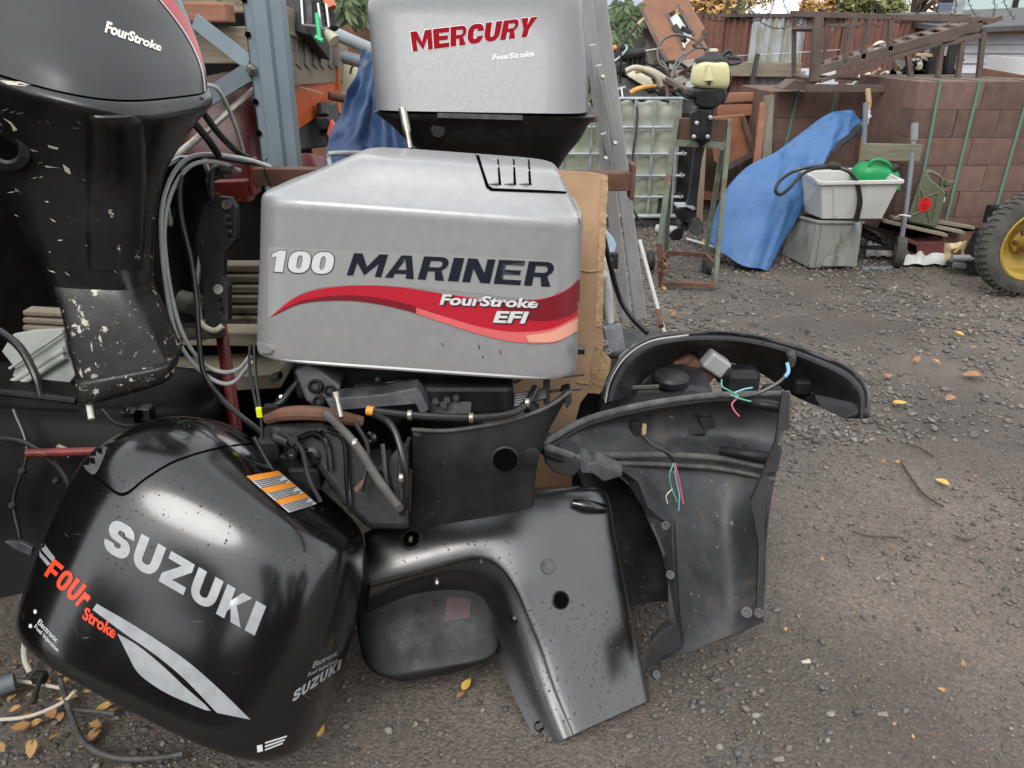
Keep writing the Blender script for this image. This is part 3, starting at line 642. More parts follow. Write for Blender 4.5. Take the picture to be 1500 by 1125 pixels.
    q = MB(); q.plate([PD(*z, 1.60) for z in ((518, 716), (526, 708), (534, 700), (530, 712), (522, 722))], (0, .004, 0)); obj('rusty_tab', q, m_rust, t)
    rr = random.Random(31)
    for i in range(26):
        x, y = rr.uniform(400, 800), rr.uniform(545, 606); d = 1.70 + (x > 620) * .05 + rr.uniform(0, .05); k_ = rr.random()
        q = MB()
        if k_ < .4: q.lathe(PD(x, y, d), -FW + UP * .3, [(.007, -.02), (.007, .006), (.004, .010)], 6); nm, mm = 'bolt', rr.choice((m_steel, m_dark, m_engine))
        elif k_ < .7: q.box(PD(x, y, d + .03), (rr.uniform(.015, .05), .03, rr.uniform(.012, .03)), Matrix.Rotation(rr.uniform(-.5, .5), 3, 'Y')); nm, mm = 'sensor_block', rr.choice((m_dark, m_engine, m_rubber))
        else:
            P0 = PD(x, y, d); q.tube([P0, P0 + Vector((rr.uniform(.02, .06), -.01, rr.uniform(-.03, .02))), P0 + Vector((rr.uniform(.06, .12), .02, rr.uniform(-.03, .03)))], .0035, 7, 5); nm, mm = 'vacuum_hose', m_cblk
        obj(nm, q, mm, t, bevel=.002 if nm == 'sensor_block' else 0, smooth=nm == 'vacuum_hose')
    for (x, y, d) in ((600, 608, 1.62), (690, 612, 1.62), (772, 590, 1.66), (588, 700, 1.585), (520, 650, 1.5)):
        q = MB(); q.lathe(PD(x, y, d) - RX * .004, RX, [(.0105, 0), (.0112, .002), (.0112, .007), (.0105, .009)], 14); obj('hose_clamp', q, m_steel, t, smooth=True)
    # leg and stand below, mostly hidden
    p = MB(); p.box((-.16, 1.86, .33), (.16, .16, .66)); obj('midsection', p, m_dark, t, bevel=.03)
    return bv
mariner()

# ================================================================== grey cowl behind
def mercury():
    t = thing('outboard_engine', 'grey outboard engine with large red name lettering and dark lower cowl', 'outboard engine', (-.1, 2.45, 0))
    lv = [(572, 262, 868, 258, 2.32, 2.30, .20, 4), (566, 210, 872, 205, 2.32, 2.28, .205, 5), (550, 162, 862, 167, 2.31, 2.26, .21, 7), (546, 100, 861, 100, 2.31, 2.26, .21, 7), (541, 40, 856, 40, 2.31, 2.26, .205, 7),
          (538, 10, 853, 2, 2.31, 2.27, .20, 6), (545, -8, 848, -18, 2.33, 2.29, .19, 5), (575, -40, 835, -50, 2.36, 2.33, .15, 4), (620, -60, 800, -70, 2.4, 2.4, .09, 3)]
    mb = pxloft(lv[2:], 96, 5); bv = bvh_of(mb); co = obj('cowl', mb, m_grey, t, smooth=True, angle=50)
    B('MERCURY', (600, 46), (789, 23.5), (779.7, 54.2), (604, 76.8), bv, m_wht, co, .42, .28, .04, (16, 4), .0008)
    B('MERCURY', (601, 47), (788, 24.5), (779, 53.5), (605, 76), bv, m_mred, co, .38, .24, .08, (16, 4), .0016)
    T('FourStroke', 'lettering', (723, 80), (783, 74), (782, 83), (721, 88.5), bv, m_wht, co, .03, cuts=(10, 3), off=.001)
    L = [(548, 166, 868, 172, 2.31, 2.26, .205, 7), (560, 176, 872, 176, 2.315, 2.265, .2, 7), (572, 186, 862, 190, 2.33, 2.28, .19, 5), (590, 205, 850, 212, 2.34, 2.30, .17, 4), (620, 232, 828, 240, 2.36, 2.33, .14, 3.5), (660, 280, 800, 290, 2.38, 2.36, .1, 3)]
    lc = pxloft(L, 64, 4); b2 = bvh_of(lc); l = obj('lower_cowl', lc, m_shell, t, smooth=True, angle=50)
    lk = MB(); a = [surf(b2, *q, .004) for q in ((641, 168), (766, 171))]
    lk.bar(a[0], a[1], .012, .008); obj('seal_strip', lk, m_gasket, l)
    lk = MB(); lk.lathe(surf(b2, 642, 190, 0), Vector((0, -1, 0)), [(.022, 0), (.02, .006), (.01, .007)], 16); obj('rubber_plug', lk, m_rubber, l, smooth=True)
    p = MB(); p.plate([PD(*q, 2.22) for q in ((848, 167), (876, 170), (878, 178), (860, 181), (846, 178))], (0, .03, 0)); obj('rear_hook', p, m_rust, t, bevel=.003)
    p = MB(); p.tube([PD(590, 160, 2.12), PD(596, 190, 2.11), PD(601, 218, 2.1)], lambda k: .012 if k < .6 else .008, 12); obj('tiller_rod', p, m_steel, t, smooth=True)
    p = MB(); p.box((.05, 2.42, .5), (.17, .16, 1.05)); obj('midsection', p, m_dark, t, bevel=.03)
mercury()

# ================================================================== big black cowl lying on the gravel
def suzuki():
    A = ((.9008, .0153, .4339), (-.2249, .8712, .4363), (-.3714, -.4906, .7882)); Tv = (-.7205, 1.2457, .1898)
    lp = [(0, 0, 0, 0, .3135, .2311, 3.4), (.012, 0, 0, 0, .322, .238, 3.4), (.04, 0, 0, 0, .33, .2433, 3.4), (.125, .012, -.012, -.008, .3285, .239, 3.3), (.2146, .032, -.026, -.0164, .323, .2305, 3.2), (.30, .052, -.040, -.0245, .3145, .219, 3.1), (.365, .055, -.0500, -.030, .302, .205, 3.0),
          (.412, .022, -.050, -.026, .283, .192, 2.8), (.447, -.055, -.040, -.014, .254, .176, 2.7), (.470, -.13, -.030, -.002, .215, .153, 2.6), (.484, -.185, -.022, .006, .168, .122, 2.5), (.490, -.20, -.015, .011, .11, .082, 2.4), (.4915, -.205, -.012, .012, .06, .045, 2.4)]
    t = thing('engine_cowl', 'large glossy black engine cowl with SUZUKI lettering lying tilted on the ground', 'engine cowl', (-.7, 1.25, 0))
    mb = cowl_mb(A, Tv, lp, 112, 4); bv = bvh_of(mb); co = obj('cowl', mb, m_black, t, smooth=True, angle=60)
    shape('seam', band([(128, 690), (150, 708), (180, 727), (215, 702), (260, 676), (330, 656), (402, 650)], [(129, 687), (151, 704), (180, 722), (215, 698), (260, 672.5), (330, 653), (402, 647.5)]), bv, m_drk, co, .0006, (14, 8))
    shape('intake_panel', sm2([(127, 663), (148, 645), (160, 643), (153, 668), (140, 694), (128, 690), (122, 680)], 3), bv, m_gasket, co, .0008, (4, 4))
    B('SUZUKI', (166, 757), (390, 888), (373, 931), (149, 803), bv, m_silp, co, .33, .24, .16, (20, 5))
    B('FOUr', (80, 818), (140, 868), (119, 893), (65, 842), bv, m_redp, co, .34, .22, .14, (8, 4))
    T('Stroke', 'lettering', (126, 888), (173, 920), (167, 936), (120, 906), bv, m_redp, co, .035, cuts=(8, 3))
    shape('stripe', [(57, 771), (54, 790), (62, 806), (77, 823), (81, 817), (68, 800), (60, 784)], bv, m_silp, co, .0008, (4, 4))
    shape('stripe', [(53, 793), (53, 808), (70, 829), (75, 826), (60, 809)], bv, m_silp, co, .0008, (4, 4))
    shape('stripe', band([(142, 884), (205, 921), (270, 965), (320, 1008), (367, 1054)], [(136, 893), (180, 926), (225, 957), (270, 994), (318, 1044)]), bv, m_silp, co, .0008, (16, 10))
    shape('stripe', sm2([(172, 928), (200, 944), (235, 972), (270, 1005), (309, 1041), (270, 1027), (235, 1010), (203, 986), (187, 958)], 3), bv, m_silp, co, .0008, (12, 8))
    T('Electronic', 'lettering', (59, 906), (86, 935), (83, 942), (55, 913), bv, m_wht, co, .012, cuts=(6, 2))
    T('Fuel Injection', 'lettering', (53, 914), (87, 950), (84, 957), (50, 921), bv, m_wht, co, .012, cuts=(6, 2))
    B('SUZUKI', (431, 1012), (500, 965), (497, 980), (427, 1029), bv, m_silp, co, .33, .24, .16, (14, 3))
    T('Electronic', 'lettering', (460, 969), (494, 952), (493, 960), (457, 979), bv, m_silp, co, .012, cuts=(6, 2))
    T('Fuel Injection', 'lettering', (452, 985), (495, 963), (494, 971), (449, 994), bv, m_silp, co, .012, cuts=(6, 2))
    f = quadmap((361, 698), (407, 690), (464, 738), (423, 751))
    sq = lambda a, b, c, d: polybm([[(a, b), (c, b), (c, d), (a, d)]])
    # label: u runs along the bars, v down the label
    g = quadmap((423, 751), (464, 738), (407, 690), (361, 698))
    lb = decal('warning_label', sq(0, 0, 1, 1), g, bv, m_wht, co, .0006, (8, 8))
    for a, b in ((0, .13), (.34, .47), (.67, .80)): decal('label_bar', sq(0, a, 1, b), g, bv, m_orp, lb, .0011, (6, 3))
    for a, b in ((.13, .34), (.47, .67), (.80, .99)):
        k = 5
        bm = polybm([[(.04, a + (b - a) * (i + .3) / k), (.96 - .1 * ((i * 7) % 3), a + (b - a) * (i + .3) / k), (.96 - .1 * ((i * 7) % 3), a + (b - a) * (i + .85) / k), (.04, a + (b - a) * (i + .85) / k)] for i in range(k)])
        decal('label_text', bm, g, bv, m_blkp, lb, .0011, (6, 2))
    # fuel note and pump mark at the bottom corner
    shape('pump_mark', [(376, 1092), (384, 1090), (385, 1100), (377, 1102)], bv, m_wht, co, .0007, (2, 2))
    for i in range(3): shape('note_print', [(388, 1087 + 5 * i), (420 - 3 * i, 1077 + 5 * i), (420 - 3 * i, 1079.5 + 5 * i), (388, 1089.5 + 5 * i)], bv, m_wht, co, .0007, (4, 1))
    for x, y in ((52, 896), (45, 917)):
        shape('white_rivet', [(x + 2.6 * math.cos(k), y + 3.4 * math.sin(k)) for k in [i * .785 for i in range(8)]], bv, m_wht, co, .0007, (2, 2))
    sr = random.Random(12)
    for i in range(26):
        x, y, a, l = sr.uniform(90, 480), sr.uniform(680, 1050), sr.uniform(-.6, 1.2), sr.uniform(6, 26); dx, dy = math.cos(a) * l, math.sin(a) * l; w_ = sr.uniform(.35, .7)
        shape('scratch', [(x, y), (x + dx * .5, y + dy * .5 + sr.uniform(-1, 1)), (x + dx, y + dy), (x + dx * .5, y + dy * .5 + w_)], bv, m_gasket, co, .0006, (3, 2))
    drops('raindrops', bv, (150, 600, 540, 850), 420, m_black, co, (.0010, .0028))
suzuki()
def crumple(mb, amp, freq):
    for i, v in enumerate(mb.v):
        n = 1 - 2 * abs(mnoise.noise(v * freq)) + .5 * (1 - 2 * abs(mnoise.noise(v * freq * 2.3 + Vector((5, 1, 2)))))
        mb.v[i] = v + Vector((0, -1, .3)) * (amp * (n - .9))
# ================================================================== loose black panels on the gravel
def apron():
    t = thing('engine_apron', 'glossy black L shaped engine side panel with drain hole and round plug standing on gravel', 'engine panel', (.05, 1.3, 0))
    O = [(533, 783, 1.86), (600, 754, 1.865), (680, 731, 1.88), (780, 717, 1.90), (850, 715, 1.915), (886, 726, 1.92), (900, 790, 1.90), (915, 860, 1.88), (931, 940, 1.855), (950, 1026, 1.82)]
    I = [(543, 858, 1.80), (600, 842, 1.80), (660, 824, 1.805), (705, 816, 1.81), (735, 828, 1.805), (758, 858, 1.795), (776, 900, 1.785), (796, 950, 1.77), (816, 1010, 1.745), (842, 1075, 1.715)]
    J = [(536, 906, 1.86), (595, 874, 1.87), (645, 866, 1.88), (682, 872, 1.885), (700, 884, 1.88), (708, 905, 1.865), (722, 945, 1.84), (738, 985, 1.815), (762, 1040, 1.78), (793, 1098, 1.735)]
    def mid(A, B_, k, lift): return [tuple(a[i] + (b[i] - a[i]) * k for i in (0, 1)) + (a[2] + (b[2] - a[2]) * k - lift,) for a, b in zip(A, B_)]
    # front face: outer roll, broad face, crease; then the return flange
    Oe = [(x + (2 if i > 4 else 0), y - (2 if i < 6 else 0), d + .05) for i, (x, y, d) in enumerate(O)]
    cr = [(x, y, d + .004) for x, y, d in mid(I, J, .06, 0)]
    rows = [Oe, O, mid(O, I, .25, .010), mid(O, I, .5, .014), mid(O, I, .78, .012), I, cr, mid(I, J, .35, .006), mid(I, J, .7, 0), J]
    p = MB(); p.patch([[PD(*q) for q in r] for r in rows], .006, 4); bv = bvh_of(p)
    co = obj('panel_shell', p, m_black2, t, smooth=True, angle=50)
    def onto(x, y, off=0):
        h = surf(bv, x, y, 0); h2 = surf(bv, x + 4, y, 0); h3 = surf(bv, x, y + 4, 0); n = (h2 - h).cross(h3 - h).normalized()
        if n.dot(C0 - h) < 0: n = -n
        return h + n * off, n
    h, n = onto(602, 790)
    q = MB(); q.lathe(h - n * .004, n, [(.027, 0), (.027, .006), (.022, .008), (.019, .004), (.019, .003)], 28); obj('plug_ring', q, m_rubber, co, smooth=True)
    q = MB(); q.lathe(h - n * .002, n, [(.0185, 0), (.0185, .004)], 24); obj('plug_recess', q, m_drk, co)
    q = MB(); q.box(h + n * .004 - UP * .002, (.010, .01, .016)); obj('plug_latch', q, m_steel, co, bevel=.003)
    h, n = onto(803, 830)
    q = MB(); q.lathe(h - n * .002, n, [(.0185, 0), (.0185, .0035), (.0165, .005), (.0, .0055)], 28); obj('blanking_disc', q, m_gasket, co, smooth=True)
    h, n = onto(821, 879)
    q = MB(); q.lathe(h - n * .003, n, [(.022, 0), (.022, .004), (.0185, .006), (.0185, .002)], 28); obj('hole_rim', q, m_shell, co, smooth=True)
    q = MB(); q.lathe(h - n * .003, n, [(.0184, 0), (.0184, .0055)], 24); obj('dark_hole', q, m_drk, co)
    h, n = onto(862, 740)
    q = MB(); q.tube([onto(838, 738, .004)[0], onto(860, 743, .010)[0], onto(884, 746, .004)[0]], lambda k: .016 * (.75 + .25 * math.sin(k * math.pi)), 12); obj('grip_moulding', q, m_black, co, smooth=True)
    for x, y, r in ((705, 821, .004), (640, 852, .006), (790, 1064, .012), (752, 908, .012)):
        h, n = onto(x, y); q = MB(); q.lathe(h - n * .002, n, [(r, 0), (r, .006), (r * .6, .010), (0, .010)], 14); obj('boss', q, m_black if r > .01 else m_steel, co, smooth=True)
    q = MB(); q.tube([PD(x, y, d + .045) for x, y, d in O[5:]], .004, 8); obj('panel_edge', q, m_shell, co, smooth=True)
    drops('raindrops', bv, (590, 720, 760, 840), 160, m_black2, co, (.0012, .0030)); drops('raindrops', bv, (770, 880, 945, 1060), 330, m_black2, co, (.0012, .0034))
apron()
def small_cover():
    t = thing('engine_cover', 'low dark engine cover with faded red patch tucked under the L shaped panel', 'engine cover', (-.1, 1.5, 0))
    lv = [(526, 852, 716, 852, 1.98, 1.98, .09, 5), (520, 866, 722, 862, 1.97, 1.97, .10, 6), (521, 910, 728, 900, 1.94, 1.94, .11, 7), (525, 950, 731, 932, 1.92, 1.92, .11, 7), (533, 980, 731, 956, 1.90, 1.9, .11, 7), (548, 996, 727, 966, 1.885, 1.89, .105, 6), (575, 1004, 712, 974, 1.88, 1.885, .09, 5)]
    p = pxloft(lv, 56, 4); bv = bvh_of(p); co = obj('cover', p, m_shell, t, smooth=True, angle=60)
    shape('faded_sticker', [(655, 874), (690, 878), (688, 905), (650, 910)], bv, mat('faded_red_print', (.05, .012, .018), (.02, .012, .014), rough=.5, nscale=40), co, .001, (4, 4))
small_cover()
def half_cowl():
    t = thing('half_cowl', 'grey black half of a lower cowl seen from inside, with loose coloured wires', 'half cowl', (.45, 1.6, 0))
    Tr = [(800, 650, 1.80), (862, 614, 1.93), (950, 592, 2.03), (1050, 579, 2.10), (1156, 577, 2.10)]
    T2 = [(838, 660, 1.84), (872, 628, 1.98), (952, 612, 2.09), (1052, 600, 2.16), (1152, 602, 2.14)]
    Mm = [(846, 676, 1.86), (900, 650, 2.0), (965, 640, 2.12), (1055, 636, 2.18), (1146, 650, 2.14)]
    Md = [(868, 668, 1.90), (915, 668, 2.0), (980, 666, 2.08), (1058, 668, 2.12), (1140, 688, 2.09)]
    p = MB(); p.patch([[PD(*q) for q in r] for r in (Tr, T2, Mm, Md)], .007, 6); bvu = bvh_of(p); u = obj('upper_wall', p, m_inner, t, smooth=True)
    g = MB(); g.tube([PD(x, y, d - .01) for x, y, d in [(846, 671, 1.83), (800, 654, 1.79), (806, 643, 1.80)] + Tr[1:]], .0095, 10); obj('rubber_seal', g, m_gasket, t, smooth=True)
    g = MB(); g.tube([PD(x, y + 7, d - .004) for x, y, d in [(846, 675, 1.83), (800, 657, 1.79), (806, 647, 1.80)] + Tr[1:]], .0085, 10); obj('outer_lip', g, m_shell, t, smooth=True)
    g = MB(); g.tube([PD(x, y, d - .01) for x, y, d in [(868, 667, 1.88), (915, 667, 1.98), (980, 667, 2.06), (1058, 672, 2.10), (1138, 688, 2.07)]], .009, 10); g.tube([PD(x, y + 9, d - .006) for x, y, d in [(890, 672, 1.9), (915, 670, 1.98), (980, 672, 2.06), (1058, 678, 2.10), (1136, 694, 2.07)]], .007, 10); obj('stiffening_rib', g, m_gasket, t, smooth=True)
    # curved skirt below the rib
    S = [[(868, 666, 1.915), (915, 666, 2.01), (980, 664, 2.09), (1058, 666, 2.13), (1139, 686, 2.09)],
         [(930, 715, 1.90), (968, 720, 2.0), (1015, 726, 2.06), (1064, 730, 2.08), (1128, 738, 2.01)],
         [(960, 775, 1.85), (992, 780, 1.95), (1032, 786, 2.02), (1070, 788, 2.03), (1122, 790, 1.94)],
         [(984, 840, 1.81), (1010, 842, 1.88), (1044, 846, 1.95), (1076, 848, 1.96), (1121, 848, 1.87)],
         [(990, 900, 1.79), (1016, 904, 1.84), (1048, 898, 1.89), (1080, 894, 1.90), (1119, 886, 1.83)],
         [(970, 968, 1.80), (1008, 955, 1.81), (1045, 940, 1.84), (1080, 926, 1.85), (1118, 908, 1.81)]]
    p = MB(); p.patch([[PD(*q) for q in r] for r in S], .007, 6); bvs = bvh_of(p); s = obj('skirt', p, m_inner, t, smooth=True)
    # rolled flange down the right edge, with its notches
    p = MB(); p.plate([PD(x, y, 2.05 - .00065 * (y - 580)) for x, y in ((1146, 578), (1158, 580), (1156, 630), (1142, 632), (1140, 655), (1146, 660), (1140, 690), (1122, 694), (1130, 712), (1128, 720), (1122, 730), (1121, 800), (1119, 905), (1108, 904), (1112, 800), (1100, 735), (1120, 690), (1136, 650))], (.0, .014, .006)); obj('side_flange', p, m_shell, t, bevel=.002)
    # inner left edge with bosses and the foot
    p = MB(); p.plate([PD(*q) for q in ((902, 684, 1.90), (935, 705, 1.88), (948, 740, 1.86), (962, 752, 1.85), (985, 770, 1.83), (988, 840, 1.80), (993, 925, 1.78), (978, 915, 1.79), (978, 850, 1.81), (966, 800, 1.84), (952, 770, 1.86), (940, 742, 1.88), (918, 706, 1.91))], (.012, .02, .0)); obj('torn_edge', p, m_shell, t, bevel=.002)
    p = MB(); p.plate([PD(*q) for q in ((993, 912, 1.785), (1000, 950, 1.775), (975, 962, 1.76), (962, 975, 1.75), (968, 992, 1.745), (956, 998, 1.74), (946, 978, 1.745), (950, 945, 1.75), (965, 930, 1.765))], (.01, .03, .005)); obj('mounting_foot', p, m_shell, t, bevel=.004)
    for (x, y, d, r) in ((975, 770, 1.84, .010), (982, 842, 1.80, .010), (1094, 897, 1.83, .013), (1112, 898, 1.81, .011), (962, 988, 1.74, .009)):
        b = MB(); b.lathe(PD(x, y, d), (PD(x, y, d - .02) - PD(x, y, d)), [(r, -.01), (r, .012), (r * .55, .012), (r * .55, .004)], 16); obj('boss', b, m_engine, t, smooth=True)
    # moulded sockets on the right
    for a, b_, d in (((1085, 588), (1150, 598), 2.09), ((1055, 660), (1134, 672), 2.08)):
        q = MB(); q.tube([PD(*a, d + .02), PD((a[0] + b_[0]) / 2, (a[1] + b_[1]) / 2, d - .02), PD(*b_, d - .02)], lambda k: .012 + .006 * k, 12); obj('moulded_socket', q, m_shell, t, smooth=True)
    # front bracket on the left corner
    p = MB(); p.plate([PD(*q, 1.80) for q in ((793, 655), (842, 672), (850, 690), (838, 700), (812, 694), (797, 680))], (.01, .05, .02)); obj('front_corner', p, m_shell, t, bevel=.006)
    p = MB(); p.plate([PD(*q, 1.815) for q in ((843, 668), (858, 672), (862, 680), (872, 676), (905, 690), (912, 698), (885, 706), (868, 694), (852, 694), (846, 684))], (.005, .03, .01)); obj('clamp_bracket', p, m_engine, t, bevel=.003)
    # far side wall of the half cowl, in deep shade
    p = MB(); p.patch([[PD(845, 690, 1.92), PD(880, 690, 1.97), PD(915, 690, 2.02)], [PD(880, 770, 1.95), PD(920, 770, 1.98), PD(955, 770, 2.02)], [PD(905, 850, 1.92), PD(945, 850, 1.96), PD(980, 850, 1.98)], [PD(915, 895, 1.9), PD(955, 880, 1.93), PD(984, 880, 1.95)]], .006, 5); obj('far_wall', p, m_shell, t, smooth=True)
    # clips, connectors, wires
    h = surf(bvu, 928, 627, .004); p = MB(); p.box(h, (.026, .016, .042)); c = obj('wiring_socket', p, m_rubber, t, bevel=.003)
    p = MB(); p.box(surf(bvu, 938, 627, .014), (.012, .012, .030)); obj('brown_plug', p, m_woodl, t, bevel=.002)
    h = surf(bvu, 1030, 618, 0); p = MB(); p.plate([surf(bvu, *q, .016) for q in ((1018, 606), (1034, 610), (1042, 606), (1044, 626), (1034, 624), (1028, 632))], (0, .016, 0)); obj('plastic_clip', p, m_rubber, t, bevel=.002)
    def wires(nm, paths, parent=t):
        for col, pts, r in paths:
            b = MB(); b.tube([PD(*q) for q in pts], r, 6); obj(nm, b, wm[col], parent, smooth=True)
    wm = {'k': m_cblk, 'g': flat('green_wire', (.12, .42, .26), .4), 'b': flat('pale_blue_wire', (.22, .45, .60), .4), 'r': flat('pink_wire', (.62, .10, .18), .4), 'w': flat('white_wire', (.6, .6, .55), .4)}
    wires('wire', [('k', ((940, 638, 1.93), (955, 652, 1.91), (975, 662, 1.90), (988, 676, 1.92)), .0045), ('g', ((988, 676, 1.92), (981, 695, 1.92), (984, 715, 1.95), (992, 735, 1.97)), .0018), ('r', ((988, 676, 1.92), (994, 700, 1.94), (998, 722, 1.96), (1001, 738, 1.97)), .0022), ('b', ((988, 676, 1.92), (990, 700, 1.94), (995, 725, 1.96), (994, 748, 1.98)), .0018), ('w', ((985, 716, 1.95), (976, 726, 1.95), (978, 738, 1.96)), .0016)])
    wires('wire', [('k', ((1082, 582, 2.05), (1110, 576, 2.03), (1138, 562, 2.02), (1150, 552, 2.02)), .005), ('b', ((1150, 552, 2.02), (1155, 544, 2.02), (1153, 532, 2.03)), .005), ('b', ((1082, 582, 2.05), (1076, 576, 2.03), (1090, 570, 2.03), (1102, 568, 2.04)), .0022), ('g', ((1082, 580, 2.05), (1068, 572, 2.04), (1058, 566, 2.04), (1057, 556, 2.05)), .002), ('r', ((1080, 583, 2.04), (1072, 592, 2.02), (1076, 602, 2.02), (1083, 610, 2.02)), .002), ('g', ((1070, 578, 2.04), (1084, 584, 2.03), (1100, 588, 2.04)), .002)])
    drops('raindrops', bvs, (990, 700, 1060, 840), 140, m_inner, s, (.001, .0026))
half_cowl()
def arch_cowl():
    t = thing('cowl_tray', 'black curved cowl tray like an arch, propped behind the half cowl', 'cowl tray', (.5, 2.1, 0))
    O = [(884, 588, 2.02), (892, 556, 2.05), (913, 522, 2.10), (950, 498, 2.18), (1005, 489, 2.26), (1070, 489, 2.30), (1135, 500, 2.30), (1200, 522, 2.26), (1246, 544, 2.20), (1268, 572, 2.15), (1270, 613, 2.12)]
    O2 = [(894, 588, 2.00), (902, 560, 2.02), (922, 530, 2.07), (956, 508, 2.14), (1007, 499, 2.22), (1070, 499, 2.26), (1133, 510, 2.26), (1195, 532, 2.22), (1238, 553, 2.16), (1259, 578, 2.11), (1261, 612, 2.08)]
    M1 = [(912, 584, 2.06), (920, 565, 2.09), (936, 545, 2.15), (962, 526, 2.22), (1008, 514, 2.30), (1068, 514, 2.34), (1128, 528, 2.33), (1180, 552, 2.28), (1216, 572, 2.22), (1238, 590, 2.17), (1246, 611, 2.13)]
    I = [(928, 580, 2.13), (936, 568, 2.16), (948, 553, 2.22), (972, 540, 2.30), (1010, 530, 2.38), (1064, 530, 2.42), (1116, 548, 2.40), (1152, 574, 2.34), (1190, 592, 2.27), (1215, 600, 2.21), (1232, 610, 2.17)]
    p = MB(); p.patch([[PD(*q) for q in r] for r in (O, O2, M1, I)], .006, 4); bv = bvh_of(p); co = obj('tray_shell', p, m_shell, t, smooth=True, angle=50)
    g = MB(); g.tube([PD(x, y - 1, d - .005) for x, y, d in O], .0075, 8); obj('outer_rim', g, m_black, t, smooth=True)
    g = MB(); g.tube([PD(x + 3, y + 2, d - .012) for x, y, d in O[:5]], .003, 6); obj('bright_edge', g, m_alu, t, smooth=True)
    p = MB(); p.plate([PD(*q) for q in ((1252, 600, 2.1), (1262, 604, 2.09), (1274, 607, 2.09), (1274, 614, 2.09), (1236, 614, 2.11), (1200, 596, 2.16), (1196, 588, 2.17))], (0, .03, .01)); obj('end_lug', p, m_shell, t, bevel=.003)
    for x, y in ((1175, 566), (1207, 580)):
        q = MB(); q.box(PD(x, y, 2.27), (.05, .03, .045)); obj('moulded_box', q, m_shell, t, bevel=.008)
    q = MB(); q.tube([PD(1156, 515, 2.22), PD(1160, 524, 2.22), PD(1158, 534, 2.24)], .012, 10); obj('cable_grommet', q, m_gasket, t, smooth=True)
    # rear web that closes the arch
    p = MB(); p.patch([[PD(1004, 532, 2.40), PD(1060, 532, 2.44), PD(1108, 548, 2.42)], [PD(1040, 548, 2.46), PD(1065, 550, 2.47), PD(1100, 558, 2.45)], [PD(1052, 560, 2.48), PD(1072, 562, 2.48), PD(1096, 566, 2.46)]], .005, 4); obj('rear_web', p, m_shell, t, smooth=True)
arch_cowl()
def scrap_motor():
    t = thing('scrap_engine', 'dark scrap engine base under the curved cowl tray beside the cardboard', 'scrap engine', (.35, 2.3, 0))
    p = MB(); p.plate([PD(*q, 2.16) for q in ((874, 572), (900, 574), (960, 570), (1010, 566), (1045, 572), (1035, 640), (880, 650))], (.02, .25, 0)); obj('base_block', p, m_dark, t, bevel=.01)
    p = MB(); p.lathe(PD(982, 560, 2.18), UP * .8 - FW * .4, [(.052, 0), (.052, .018), (.045, .026), (.02, .03), (.0, .03)], 28); obj('flywheel', p, m_dark, t, smooth=True)
    p = MB(); p.box(PD(1048, 532, 2.30), (.075, .05, .055), Matrix.Rotation(.6, 3, 'Y')); obj('alloy_carburettor', p, m_alu, t, bevel=.008)
    p = MB(); p.box(PD(1020, 545, 2.34), (.09, .06, .07), Matrix.Rotation(.6, 3, 'Y')); p.box(PD(1000, 532, 2.34), (.06, .06, .05), Matrix.Rotation(-.4, 3, 'Y')); obj('rusty_bracket', p, m_rust, t, bevel=.005)
    p = MB(); p.cyl(PD(929, 545, 2.14), PD(929, 566, 2.14), .003, 8); p.bar(PD(915, 568, 2.12), PD(965, 566, 2.12), .008); obj('steel_stud', p, m_steel, t)
    p = MB(); p.box(PD(1085, 560, 2.30), (.10, .08, .10)); p.box(PD(1130, 575, 2.2), (.06, .05, .05)); obj('gear_casing', p, m_dark, t, bevel=.02)
    p = MB(); p.box((.36, 2.42, .25), (.34, .26, .50)); obj('lower_casing', p, m_dark, t, bevel=.02)
scrap_motor()

